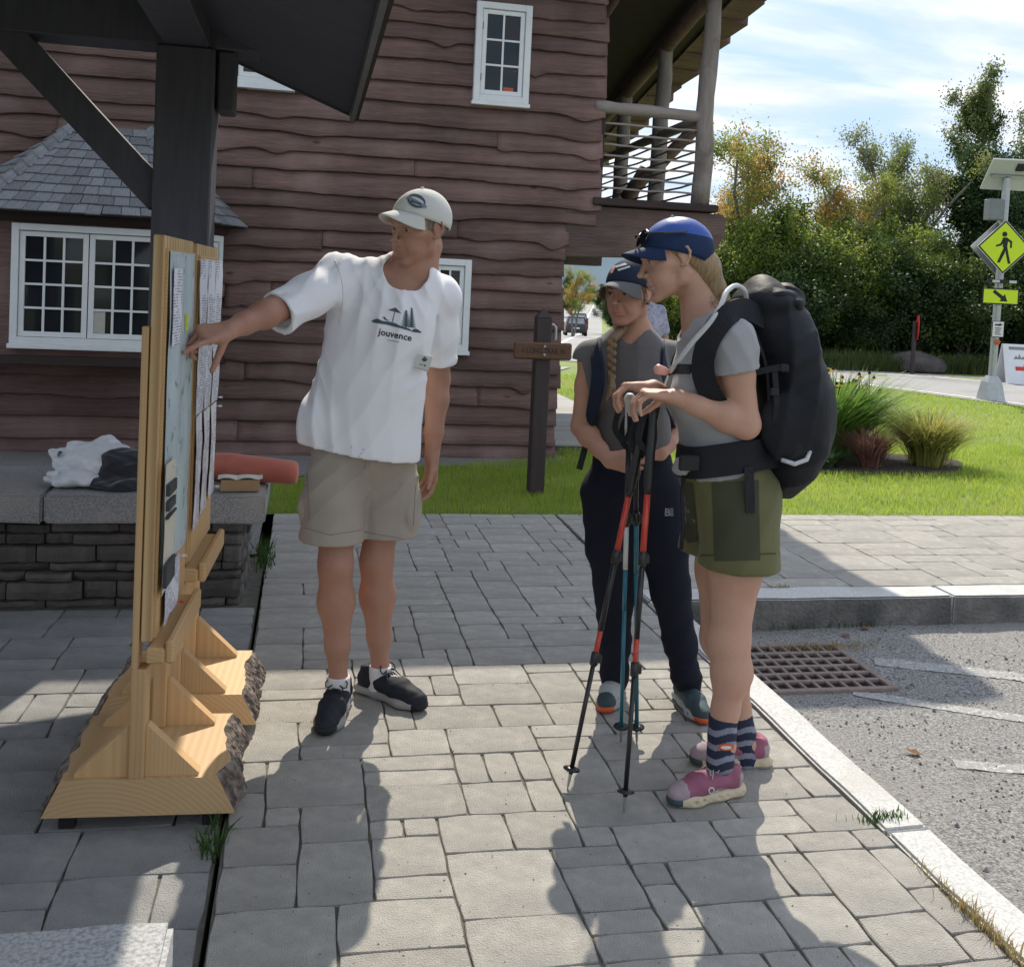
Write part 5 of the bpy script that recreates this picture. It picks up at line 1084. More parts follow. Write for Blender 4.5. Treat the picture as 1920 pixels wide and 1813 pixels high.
for row in [
 ('orange', 1425, 27.5, 238, 'thin tree with orange autumn leaves nearest the balcony post', 'tree', g1, 'autumn_tree', 1.0, .4),
 ('orange', 1512, 26.8, 300, 'small orange yellow tree right of the thin autumn tree', 'tree', g1, 'autumn_tree', .9, 2.1),
 ('orange', 1362, 28.5, 330, 'low amber tree half hidden by the balcony post', 'tree', g1, 'autumn_tree', 1.0, 4.0),
 ('pale', 1612, 28.0, 232, 'open pale leaved tree left of the forked one', 'tree', g1, 'pale_tree', .9, .3),
 ('pale', 1690, 27.4, 225, 'forked pale leaved tree in the middle of the wood', 'tree', g1, 'pale_tree', 1.0, 2.6),
 ('tall', 1920, 31.0, 128, 'tallest tree rising behind the crossing sign', 'tree', g1, 'tall_tree', .8, .8),
 ('tall', 2010, 32.5, 150, 'tall tree cut by the right picture edge', 'tree', g1, 'tall_tree', .8, 3.0),
 ('dense', 1790, 26.3, 285, 'dense dark green tree left of the crossing sign', 'tree', g1, 'dark_tree', 1.0, .2),
 ('dense', 1895, 26.6, 300, 'dense dark green tree behind the crossing sign pole', 'tree', g1, 'dark_tree', 1.0, 1.9),
 ('dense', 1660, 28.6, 380, 'lower dark tree under the forked pale tree', 'tree', g1, 'dark_tree', 1.1, 3.3),
 ('dense', 1540, 29.0, 400, 'dark tree behind the orange tree', 'tree', g1, 'dark_tree', 1.2, 4.6),
 ('dense', 1430, 30.0, 430, 'dark tree at the left end of the wood', 'tree', g1, 'dark_tree', 1.3, 5.5),
 ('dense', 2010, 27.0, 280, 'dark tree just outside the right picture edge', 'tree', g1, 'dark_tree', 1.1, .9),
 ('bush', 1375, 25.2, 470, 'bright green shrub beside the blue cap', 'shrub', g2, 'shrub', 1.0, .3),
 ('bush', 1470, 25.6, 415, 'bright green shrub above the backpack top', 'shrub', g2, 'shrub', 1.0, 1.6),
 ('bush', 1570, 24.6, 470, 'light green shrub right of the backpack', 'shrub', g2, 'shrub', 1.0, 2.7),
 ('bush', 1665, 25.4, 440, 'light green shrub under the forked pale tree', 'shrub', g2, 'shrub', .95, 4.0),
 ('darkbush', 1420, 23.9, 545, 'low dark shrub behind the backpack', 'shrub', g2, 'dark_shrub', 1.05, .4),
 ('darkbush', 1520, 23.7, 500, 'low dark shrub at the backpack edge', 'shrub', g2, 'dark_shrub', 1.1, 1.4),
 ('darkbush', 1610, 23.6, 560, 'low dark shrub left of the stop sign', 'shrub', g2, 'dark_shrub', 1.05, 2.2),
 ('darkbush', 1700, 23.9, 500, 'low dark shrub behind the stop sign', 'shrub', g2, 'dark_shrub', 1.1, 3.1),
 ('darkbush', 1790, 23.4, 530, 'low dark shrub right of the boulder', 'shrub', g2, 'dark_shrub', 1.1, 4.5),
 ('darkbush', 1880, 23.2, 490, 'low dark shrub behind the crossing sign foot', 'shrub', g2, 'dark_shrub', 1.1, 5.3),
 ('darkbush', 1975, 23.0, 480, 'low dark shrub at the right picture edge', 'shrub', g2, 'dark_shrub', 1.1, 6.1),
 ('darkbush', 1325, 25.0, 520, 'low dark shrub seen between the two hikers', 'shrub', g2, 'dark_shrub', 1.0, .7),
 ('bush', 1262, 24.6, 548, 'yellow green shrub behind the young hiker', 'shrub', g2, 'shrub', 1.0, 2.4),
 ('darkbush', 1465, 24.6, 600, 'low dark shrub at the very foot of the wood by the pack', 'shrub', g2, 'dark_shrub', 1.6, .9),
 ('darkbush', 1565, 24.5, 605, 'low dark shrub behind the yellow flowers', 'shrub', g2, 'dark_shrub', 1.6, 1.9),
 ('darkbush', 1655, 24.4, 600, 'low dark shrub left behind the boulder', 'shrub', g2, 'dark_shrub', 1.6, 2.9),
 ('darkbush', 1750, 24.3, 600, 'low dark shrub directly behind the boulder', 'shrub', g2, 'dark_shrub', 1.6, 3.9),
 ('darkbush', 1840, 24.0, 595, 'low dark shrub just left of the sign pole foot', 'shrub', g2, 'dark_shrub', 1.6, 4.9),
 ('darkbush', 1930, 23.8, 590, 'low dark shrub behind the sandwich board', 'shrub', g2, 'dark_shrub', 1.6, 5.9),
 ('tall', 1040, 60, 430, 'roadside tree with drooping branches seen under the balcony beam', 'tree', 'trees along the far road', 'roadside_tree', 1.0, .5),
 ('orange', 1075, 75, 500, 'orange tinged tree beside the road under the beam', 'tree', 'trees along the far road', 'roadside_tree', 1.0, 1.5),
 ('dense', 1068, 150, 520, 'dark tree at the far end of the road, left side', 'tree', 'trees along the far road', 'roadside_tree', 1.3, 2.5),
 ('dense', 1128, 200, 535, 'dark tree at the far end of the road, right side', 'tree', 'trees along the far road', 'roadside_tree', 1.3, 3.5),
 ('dense', 1150, 95, 535, 'green tree right of the far road beside the young hiker', 'tree', 'trees along the far road', 'roadside_tree', 1.2, 4.5),
 ('dense', 1098, 320, 535, 'distant dark tree closing the end of the road', 'tree', 'trees along the far road', 'roadside_tree', 2.0, 5.5),
]: plant_tree(*row)
# rough grass at the foot of the wood and dry verge beside the far road
pts = []
for (px, py) in [(1300+i*9, 680+.028*i*9+2) for i in range(80)]:
    c = G(px, py); n = 110; pts.append(np.stack([RNG.normal(c[0], .3, n), c[1]+np.abs(RNG.normal(0, .55, n)), np.full(n, zt(c[1])-.02)], 1))
pm('rough_grass', (0.05, 0.085, 0.02), (0.10, 0.12, 0.035), 2, .7, leaf=.4)
blades('tall_grass', np.concatenate(pts), .2, .55, .03, 'rough_grass', 'rough tall grass along the foot of the dark wood', 'grass', .6)
pts = []
for y in np.linspace(24.5, 60, 60):
    X = P(np.interp(y, [24, 34, 50, 70], [1178, 1160, 1146, 1138]), 600, y)[0]; n = 70; pts.append(np.stack([X+.3+np.abs(RNG.normal(0, .8, n)), RNG.normal(y, .4, n), np.full(n, zt(y)-.02)], 1))
blades('verge_grass', np.concatenate(pts), .2, .5, .05, 'dry_grass', 'dry yellow verge grass right of the far road', 'grass', .7)
# ---- planting bed
pm('daylily', (0.085, 0.17, 0.03), (0.15, 0.25, 0.05), 3, .5, leaf=.42)
pm('gold_grass', (0.24, 0.26, 0.06), (0.36, 0.31, 0.09), 3, .6, leaf=.45)
pm('red_grass', (0.19, 0.085, 0.07), (0.25, 0.13, 0.10), 5, .6, leaf=.35)
pm('hosta', (0.05, 0.095, 0.035), (0.09, 0.14, 0.055), 6, .5, leaf=.3)
pm('yellow_flower', (0.62, 0.42, 0.03), (0.55, 0.34, 0.03), 8, .6, leaf=.3)
pm('seed_head', (0.03, 0.018, 0.012), None, 8, .9)
def clump(name, label, c, n, h, spread, wd, mat, arch=.55, seg=6, seed=1):
    g = np.random.default_rng(seed); V = []; F = []
    for i in range(n):
        a = g.uniform(0, 2*PI); r0 = abs(g.normal(0, .35))*spread*.35; L = h*g.uniform(.6, 1.1); out = spread*g.uniform(.15, 1.0); w_ = wd*g.uniform(.6, 1.2); b0 = len(V); ar = arch*g.uniform(.5, 1.3)
        tw = g.uniform(-.6, .6)
        for k in range(seg+1):
            t = k/seg; rr = r0+out*t**1.5; z = L*(t-ar*t**2.6*.55); ww = w_*(1-t**2.2)*.5+.0006; da = a+tw*t*.4; px_a = a+PI/2
            cx_, cy_ = c[0]+rr*math.cos(da), c[1]+rr*math.sin(da)*.8; V += [(cx_+ww*math.cos(px_a), cy_+ww*math.sin(px_a), z), (cx_-ww*math.cos(px_a), cy_-ww*math.sin(px_a), z+.2*ww)]
        F += [(b0+2*k, b0+2*k+1, b0+2*k+3, b0+2*k+2) for k in range(seg)]
    t = empty(name, (c[0], c[1], 0), 0, label, 'plant'); o = mesh('leaves', V, F, mat, t, smooth=True); o['kind'] = 'stuff'; return t
c = G(1610, 872); t = clump('daylily_clump', 'big clump of long green strap leaves behind the backpack', (c[0]+.0, c[1]+.55), 1900, .95, 1.0, .020, 'daylily', .5, seed=2)
clump('daylily_clump', 'green strap leaved clump half hidden by the backpack', (c[0]-.75, c[1]+.75), 700, .85, .7, .020, 'daylily', .5, seed=9)
c = G(1768, 884); clump('golden_grass', 'golden ornamental grass mound at the right end of the bed', (c[0]+.06, c[1]+.35), 1900, .68, .64, .010, 'gold_grass', .75, seed=3)
c = G(1650, 882); clump('red_grass', 'low reddish ornamental grass between the green and golden clumps', (c[0], c[1]+.18), 700, .40, .38, .009, 'red_grass', .4, seed=4)
c = G(1565, 880); clump('hosta', 'small broad leaved plant at the near left of the bed', (c[0], c[1]+.12), 90, .22, .36, .06, 'hosta', .9, seed=5)
c = G(1580, 800); fl = empty('coneflower_patch', (c[0]-.2, 9.3, 0), 0, 'yellow flowers with dark seed heads behind the green clump', 'flowers'); m = MB(); mf = MB(); ms = MB(); g = np.random.default_rng(6)
fx = P(1575, 760, 9.35)[0]
for i in range(46):
    x, y = fx+g.normal(0, .28), 9.35+g.normal(0, .2); h = g.uniform(.55, .86); m.tube([(x, y, 0), (x+g.normal(0, .03), y, h*.6), (x+g.normal(0, .05), y, h)], .004, 4); tx, ty, tz2 = m.V[-1]
    if g.random() < .62:
        for k in range(9): a = k*.7; mf.add([(tx, ty, tz2), (tx+.038*math.cos(a-.25), ty+.038*math.sin(a-.25), tz2-.008), (tx+.052*math.cos(a), ty+.052*math.sin(a), tz2-.018), (tx+.038*math.cos(a+.25), ty+.038*math.sin(a+.25), tz2-.008)], [(0, 1, 2, 3)])
    ms.tube([(tx, ty, tz2-.004), (tx, ty, tz2+.012), (tx, ty, tz2+.024)], [.014, .016, .005], 6)
for mm, nm, mt in ((m, 'stems', 'daylily'), (mf, 'petals', 'yellow_flower'), (ms, 'seed_heads', 'seed_head')): mm.build(nm, mt, fl, norm=False)['kind'] = 'stuff'

# ---- cars on the far road
pm('car_paint', (0.035, 0.042, 0.055), (0.03, 0.036, 0.048), 4, .25, spec=.6)
pm('car_black', (0.012, 0.012, 0.014), None, 4, .3, spec=.6)
pm('car_glass', (0.10, 0.12, 0.14), (0.3, 0.33, 0.36), 1.5, .08, spec=.8)
pm('tail_lamp', (0.35, 0.02, 0.015), None, 4, .3)
pm('tyre', (0.012, 0.012, 0.012), None, 9, .9)
def car(label, px, Y, mat, rz, pickup=False):
    x = P(px, 600, Y)[0]; t = empty('parked_car' if False else 'car', (x, Y, zt(Y)), rz, label, 'car', 'cars on the far road')
    # body loft along the length: rear faces the camera; (y, half width, z low, z belt)
    sec = [(-2.2, .84, .38, .95), (-2.12, .90, .30, 1.02), (-1.2, .93, .28, 1.02), (.3, .93, .28, 1.0), (1.3, .91, .28, .96), (1.95, .86, .32, .85), (2.2, .74, .40, .70)]
    V = []; 
    for y, w_, a, b in sec: V += [(-w_, y, a), (-w_*1.0, y, (a+b)/2), (-w_*.95, y, b), (w_*.95, y, b), (w_, y, (a+b)/2), (w_, y, a)]
    F = [(i*6+k, i*6+(k+1) % 6, (i+1)*6+(k+1) % 6, (i+1)*6+k) for i in range(len(sec)-1) for k in range(6)]+[tuple(range(5, -1, -1)), tuple(36+k for k in range(6))]
    MB().add(V, F).build('body', mat, t, inv=False)
    cab = [(-2.05, .83, 1.0), (-1.65, .70, 1.62), (-.6, .70, 1.66), (.25, .68, 1.60), (1.0, .80, .99)]
    V = []; 
    for y, w_, z in cab: V += [(-w_, y, z), (w_, y, z)]
    V += [(-.85, -1.2, 1.0), (.85, -1.2, 1.0)]
    MB().add([(-.83, -2.05, 1.0), (.83, -2.05, 1.0), (.66, -1.7, 1.60), (-.66, -1.7, 1.60), (-.66, .2, 1.60), (.66, .2, 1.60), (.82, 1.0, .98), (-.82, 1.0, .98)], [(0, 1, 2, 3), (3, 2, 5, 4), (4, 5, 6, 7), (1, 6, 5, 2), (0, 3, 4, 7)]).build('cabin', 'car_black', t, inv=False)
    MB().box((-.67, -1.72, 1.60), (.67, .22, 1.66), ch=.02).build('roof', mat, t, inv=False)
    MB().add([(-.68, -2.03, 1.08), (.68, -2.03, 1.08), (.58, -1.76, 1.54), (-.58, -1.76, 1.54)], [(0, 1, 2, 3)]).build('rear_window', 'car_glass', t, inv=False)
    for sx in (-1, 1):
        MB().box((sx*.80-.09, -2.225, .72), (sx*.80+.09, -2.16, .94), ch=.01).build('tail_lamp', 'tail_lamp', t, inv=False)
        MB().box((sx*.98-.10, .55, .95), (sx*.98+.10, .68, 1.12), ch=.02).build('mirror', mat, t, inv=False)
        for y in (-1.35, 1.35): MB().tube([(sx*.93, y, .34), (sx*.70, y, .34)], .34, 16).build('wheel', 'tyre', t, inv=False)
    MB().box((-.80, -2.26, .36), (.80, -2.15, .56), ch=.02).build('bumper', 'car_black', t, inv=False)
    MB().box((-.25, -2.228, .66), (.25, -2.19, .78)).build('number_plate', 'sign_white', t, inv=False)
    return t
car('dark blue grey car nearest on the far road, seen from behind', 1079, 84, 'car_paint', -.20)
car('black car ahead of the dark blue one on the far road', 1085, 106, 'car_black', -.20)
# ================================================================== PEOPLE
pm('skin_tan', (0.40, 0.215, 0.145), (0.34, 0.17, 0.115), 7, 0.55, 0.5, 140, sss=0.06, dist=.0016, c3=(0.42, 0.20, 0.15), s3=16, p3=(.5, .75))
pm('skin_fair', (0.50, 0.295, 0.21), (0.45, 0.25, 0.175), 7, 0.55, 0.5, 140, sss=0.06, dist=.0016, c3=(0.52, 0.29, 0.22), s3=16, p3=(.5, .75))
pm('skin_mid', (0.46, 0.255, 0.175), (0.41, 0.215, 0.145), 7, 0.55, 0.5, 140, sss=0.06, dist=.0016)
pm('lip', (0.45, 0.20, 0.16), (0.40, 0.17, 0.14), 20, 0.4)
pm('lip_tan', (0.37, 0.175, 0.135), (0.34, 0.16, 0.12), 20, 0.5)
pm('eye_white', (0.55, 0.52, 0.49), None, 9, 0.15)
pm('lash', (0.03, 0.02, 0.016), None, 9, 0.6)
pm('pupil', (0.008, 0.008, 0.008), None, 9, 0.05)
pm('brow_brown', (0.17, 0.095, 0.06), (0.13, 0.075, 0.05), 90, 0.7)
pm('brow_grey', (0.24, 0.16, 0.12), (0.20, 0.13, 0.10), 90, 0.7)
pm('iris', (0.10, 0.075, 0.05), (0.06, 0.045, 0.03), 9, 0.1)
pm('hair_blond', (0.36, 0.25, 0.13), (0.20, 0.13, 0.07), 30, 0.45, 1.0, 45, stretch=(4, 4, .5), dist=.004)
pm('hair_brown', (0.085, 0.050, 0.030), (0.15, 0.095, 0.055), 30, 0.45, 1.0, 60, stretch=(1, 1, 3), dist=.004)
pm('hair_dirty', (0.26, 0.175, 0.095), (0.14, 0.09, 0.05), 30, 0.45, 1.0, 45, stretch=(4, 4, .5), dist=.004)
pm('hair_grey', (0.16, 0.13, 0.115), (0.24, 0.20, 0.18), 40, 0.7, .6, 90)
pm('white_cotton', (0.82, 0.82, 0.85), (0.78, 0.78, 0.815), 3, 0.85, 0.35, 240, sheen=.15, dist=.0015, wr=(.28, 5.5))
pm('khaki', (0.38, 0.33, 0.275), (0.33, 0.285, 0.24), 5, 0.85, 0.45, 200, sheen=.1, dist=.002, wr=(.30, 7))
pm('khaki_stitch', (0.27, 0.23, 0.19), None, 6, 0.85)
pm('cap_cream', (0.60, 0.60, 0.555), (0.54, 0.54, 0.50), 6, 0.85, 0.4, 160, dist=.002)
pm('print_slate', (0.075, 0.105, 0.135), (0.06, 0.085, 0.11), 9, 0.8)
pm('print_mid', (0.20, 0.25, 0.31), None, 9, 0.8)
pm('print_dark', (0.022, 0.03, 0.045), None, 9, 0.8)
pm('grey_jersey', (0.34, 0.34, 0.355), (0.30, 0.30, 0.315), 5, 0.85, 0.3, 220, sheen=.15, dist=.0015, wr=(.22, 7))
pm('taupe_jersey', (0.125, 0.118, 0.12), (0.105, 0.10, 0.10), 5, 0.85, 0.3, 220, sheen=.12, dist=.0015, wr=(.22, 7))
pm('olive', (0.135, 0.13, 0.05), (0.105, 0.10, 0.04), 4, 0.8, 0.4, 180, sheen=.1, dist=.002, wr=(.22, 7))
pm('olive_dark', (0.050, 0.055, 0.028), (0.042, 0.046, 0.024), 4, 0.8, 0.4, 180, dist=.002)
pm('navy_knit', (0.010, 0.013, 0.024), (0.008, 0.010, 0.018), 6, 0.85, 0.4, 160, dist=.002, wr=(.22, 7), spec=.2)
pm('cap_blue', (0.015, 0.075, 0.36), (0.012, 0.06, 0.30), 5, 0.5, 0.3, 120, sheen=.1, dist=.002)
pm('cap_blue_dark', (0.014, 0.030, 0.085), (0.012, 0.026, 0.07), 6, 0.7, 0.3, 160, dist=.002, spec=.2)
pm('cap_navy', (0.018, 0.026, 0.048), (0.014, 0.020, 0.038), 6, 0.8, 0.3, 160, dist=.002, spec=.2)
pm('cap_brim_sunlit', (0.12, 0.12, 0.122), (0.10, 0.10, 0.105), 6, 0.8, 0.3, 160, dist=.002)  # navy brim made lighter grey: sunlight on its top put into the colour
pm('shoe_black', (0.016, 0.018, 0.024), (0.028, 0.030, 0.038), 30, 0.7, 0.5, 220, dist=.002, spec=.2)
pm('sole_grey', (0.34, 0.32, 0.30), (0.27, 0.255, 0.24), 9, 0.7, 0.3, 60)
pm('sole_dark', (0.02, 0.02, 0.022), None, 9, 0.8)
pm('sock_white', (0.68, 0.66, 0.66), (0.6, 0.58, 0.58), 30, 0.9, 0.5, 200)
pm('shoe_magenta', (0.30, 0.10, 0.16), (0.25, 0.085, 0.135), 20, 0.75, 0.5, 220, dist=.002)
pm('shoe_mauve', (0.36, 0.285, 0.305), (0.31, 0.25, 0.27), 14, 0.8, 0.4, 160, dist=.002)
pm('sole_cream', (0.56, 0.48, 0.33), (0.50, 0.42, 0.29), 9, 0.7, 0.3, 60)
pm('shoe_teal', (0.03, 0.058, 0.065), (0.045, 0.075, 0.085), 20, 0.7, 0.5, 200, dist=.002)
pm('shoe_pale', (0.42, 0.44, 0.45), (0.36, 0.38, 0.39), 20, 0.7)
pm('shoe_orange', (0.62, 0.11, 0.03), (0.55, 0.09, 0.025), 9, 0.6)
pm('lace', (0.45, 0.43, 0.42), (0.38, 0.36, 0.35), 40, 0.8)
pm('lace_dark', (0.03, 0.03, 0.04), None, 9, 0.8)
pm('pack_black', (0.006, 0.007, 0.011), (0.009, 0.010, 0.014), 8, 0.62, 0.6, 26, dist=.005, spec=.25)
pm('webbing', (0.016, 0.017, 0.02), (0.026, 0.027, 0.031), 60, 0.75, .5, 300, spec=.2)
pm('hose', (0.55, 0.56, 0.57), (0.46, 0.47, 0.49), 30, 0.35)
pm('reflective', (0.55, 0.56, 0.58), (0.42, 0.43, 0.45), 30, 0.4)
pm('valve_pink', (0.70, 0.36, 0.29), (0.62, 0.30, 0.24), 9, 0.35)
pm('sock_navy', (0.022, 0.027, 0.055), (0.018, 0.022, 0.045), 20, 0.9, .4, 200)
pm('sock_stripe', (0.17, 0.18, 0.24), (0.26, 0.27, 0.33), 20, 0.9, .4, 200)
pm('lens', (0.012, 0.012, 0.016), None, 5, 0.08, spec=.8)
pm('pole_black', (0.016, 0.016, 0.018), None, 9, .35, spec=.5)
pm('pole_red', (0.50, 0.05, 0.028), (0.44, 0.04, 0.024), 9, .3, spec=.5)
pm('pole_teal', (0.02, 0.15, 0.20), (0.018, 0.13, 0.18), 9, .3, spec=.5)
pm('pole_white', (0.62, 0.64, 0.64), None, 9, .4)
pm('grip_teal', (0.03, 0.34, 0.42), None, 9, .5)
pm('purple_print', (0.30, 0.28, 0.42), (0.42, 0.41, 0.52), 26, .85, contrast=(.42, .55))
A = np.array
def un(v): v = A(v, float); return v/np.linalg.norm(v)
def mixp(a, b, t): return A(a)+(A(b)-A(a))*t
def cdir(r, u, f): return un(CR*r+CU*u+_f*f)                 # direction given as seen in the photo: right, up, away
def frame(fwd, up):
    f = un(fwd); u = A(up, float); u = un(u-f*(u@f)); l = np.cross(f, u); return np.stack([l, f, u], 1)   # columns: lateral, forward, up
class Head:
    def __init__(s, c, fwd, up, sc=1.0): s.c = A(c); s.M = frame(fwd, up); s.s = sc
    def w(s, x, y, z): return s.c+s.M@(A([x, y, z])*s.s)
    def loc(s, X): return ((X-s.c)@s.M)/s.s
def add_head(S, H, male=False, neck=None, nr=.055, soft=1.0):
    """skull, jaw, brow, lids, nose, lips and ears in head axes (x lateral, y forward, z up; eyes near z = 0)"""
    w, q, M = H.w, H.s, H.M
    def e(c, r, k=.02, op=1): S.ell(w(*c), A(r)*q, M, k, op)
    def cn(a, b, ra, rb, k=.02, op=1): S.cone(w(*a), w(*b), ra*q, rb*q, k, op=op)
    def chn(pts, rs, k, op=1): S.chain([w(*p) for p in pts], A(rs)*q, k, op=op)
    m = 1 if male else 0
    e((0, -.016, .038), (.075, .096, .082)); e((0, .042, .048), (.057, .042, .045), .03); e((0, .034, -.016), (.058+.002*m, .051, .064), .03)
    if neck is not None:
        S.cone(w(0, -.034, -.062), neck, nr*q, nr*1.10*q, .022)
        for x in (-1, 1): S.cone(w(x*.052, -.022, -.050), A(neck)+M[:, 0]*x*.018+M[:, 1]*.050, .013, .012, .022)
        if male: S.ell(mixp(w(0, .025, -.11), A(neck)+M[:, 1]*.05, .45), (.012, .012, .014), k=.02)
    for x in (-1, 1):
        e((x*.050, .044, -.013), (.017, .026, .013), .022); cn((x*(.055+.002*m), -.004, -.020), (x*(.048+.005*m), -.001, -.064), .015, .013+.002*m, .02)
        cn((x*(.048+.005*m), -.001, -.064), (x*.020, .070, -.104), .013+.002*m, .013, .018); e((x*.036, .056, -.056), (.020, .022, .026), .03)
    e((0, .062, -.050), (.036, .030, .036), .025); e((0, .034, -.086), (.034, .044, .017), .02); e((0, .079, -.105), (.019+.004*m, .014, .013), .012)
    br = .0095+.0025*m; chn([(-.047, .066, .019), (-.024, .083, .023), (0, .082, .018), (.024, .083, .023), (.047, .066, .019)], [br*.8, br, br*.8, br, br*.8], .022)
    for x in (-1, 1):
        e((x*.033, .098, .002), (.019, .018, .0125), .009, -1); e((x*.0315, .0742, .002), (.0165, .0140, .0132), .004)
        e((x*.0315, .0900, .0012), (.0138, .0130, .0047), .0014, -1)
        chn([(x*.019, .0855, .0085), (x*.0315, .0885, .0118), (x*.044, .0800, .0090)], [.0011, .0013, .0011], .003, -1)
        if male: chn([(x*.020, .086, -.013), (x*.032, .085, -.0165), (x*.044, .076, -.012)], [.0012, .0016, .0010], .006, -1)
    cn((0, .0860, .013), (0, .1065, -.022), .0072, .0086, .010); e((0, .1120, -.0305), (.0108, .0105, .0090), .008)
    for x in (-1, 1):
        e((x*.0125, .0960, -.0345), (.0070, .0095, .0074), .005); e((x*.0062, .1020, -.0420), (.0036, .0052, .0030), .002, -1)
        chn([(x*.0175, .0945, -.037), (x*.027, .0880, -.052), (x*.032, .0805, -.068)], [.0008, .0012, .0008] if male else [.0002, .0004, .0002], (.009 if male else .012), -1)
    cn((0, 0.0942, -.047), (0, 0.0927, -.057), .0022, .0026, .004, -1)
    chn([(-.024, 0.0777, -.0688), (-.012, 0.0877, -.0642), (-.004, 0.0914, -.0626), (0, 0.0907, -.0634), (.004, 0.0914, -.0626), (.012, 0.0877, -.0642), (.024, 0.0777, -.0688)], [.0024, .0046, .0054, .0050, .0054, .0046, .0024], .004)
    chn([(-.022, 0.0782, -.0702), (-.010, 0.0882, -.0745), (0, 0.0904, -.0756), (.010, 0.0882, -.0745), (.022, 0.0782, -.0702)], [.0024, .0054, .0062, .0054, .0024], .004)
    chn([(-.0255, 0.0814, -.0688), (-.012, 0.0930, -.0690), (0, 0.0962, -.0694), (.012, 0.0930, -.0690), (.0255, 0.0814, -.0688)], [.0012, .0015, .0016, .0015, .0012], .0016, -1)
    cn((-.012, .0925, -.0885), (.012, .0925, -.0885), .004, .004, .012, -1)
    for x in (-1, 1):
        S.ell(w(x*.0765, -.012, .000), A([.0065, .015, .025])*q, M, .006)
        chn([(x*.0745, -.001, -.024), (x*.080, -.012, -.023), (x*.084, -.025, -.004), (x*.086, -.028, .012), (x*.085, -.022, .026), (x*.082, -.008, .030), (x*.079, .003, .020), (x*.076, .004, .004)], [.0050, .0045, .0038, .0038, .0040, .0040, .0036, .0030], .004)
        e((x*.085, -.010, -.002), (.0035, .008, .012), .004, -1)
def face_fm(H, brow=True):
    """1 = lips, 2 = brow hair"""
    up = A([(-.024, -.0688), (-.012, -.0630), (-.004, -.0598), (0, -.0612), (.004, -.0598), (.012, -.0630), (.024, -.0688)]); lo = A([(-.024, -.0694), (-.010, -.0795), (0, -.0812), (.010, -.0795), (.024, -.0694)])
    def fm(C):
        q = H.loc(C); x, y, z = q[:, 0], q[:, 1], q[:, 2]; out = np.zeros(len(C), int)
        near = (np.abs(q[:, :3]) < .13).all(1)
        zu = np.interp(x, up[:, 0], up[:, 1]); zl_ = np.interp(x, lo[:, 0], lo[:, 1]); out[near & (np.abs(x) < .0235) & (z < zu) & (z > zl_) & (y > .074)] = 1
        if brow:
            ax = np.abs(x); zb = np.interp(ax, [.010, .022, .036, .050], [.0205, .0245, .0265, .0195]); th = np.interp(ax, [.010, .018, .036, .050], [.0030, .0036, .0026, .0008]); ra = np.sin(x*2300+z*900)*.0007
            out[near & (ax > .010) & (ax < .050) & (np.abs(z-zb+ra) < th) & (y > .05)] = 2
        return out
    return fm
def eyes(H, parent, look=(0, 1, 0)):
    for x in (-1, 1):
        c = H.w(x*.0315, .0742, .002); d = un(H.M@A(look)); bm = bmesh.new(); bmesh.ops.create_uvsphere(bm, u_segments=28, v_segments=24, radius=.0121*H.s)
        q = Vector((0, 0, 1)).rotation_difference(Vector(d)); bmesh.ops.rotate(bm, verts=bm.verts, cent=(0, 0, 0), matrix=q.to_matrix()); bmesh.ops.translate(bm, verts=bm.verts, vec=c)
        me = bpy.data.meshes.new('eye'); bm.to_mesh(me); bm.free()
        for mm in ('eye_white', 'iris', 'pupil'): me.materials.append(MATS[mm])
        for p in me.polygons: t = (A(p.center)-c)@d/H.s; p.material_index = 2 if t > .01180 else (1 if t > .0106 else 0); p.use_smooth = True
        link('eye', me, None, parent)
        MB().tube([H.w(x*u, v, z) for u, v, z in [(.0185, .0800, .0022), (.0240, .0862, .0062), (.0315, .0880, .0072), (.0395, .0845, .0058), (.0455, .0775, .0012)]], [.0005, .0009, .0011, .0010, .0006], 5).build('eyelashes', 'lash', parent, smooth=True)
def brows(H, parent, mat, z=.030):
    for x in (-1, 1):
        s_ = SDF(); s_.chain([H.w(x*.014, .0945, z-.003), H.w(x*.031, .0945, z+.003), H.w(x*.048, .082, z-.001)], [.0034, .0036, .002], .004); s_.build('eyebrow', mat, parent, h=.0025)
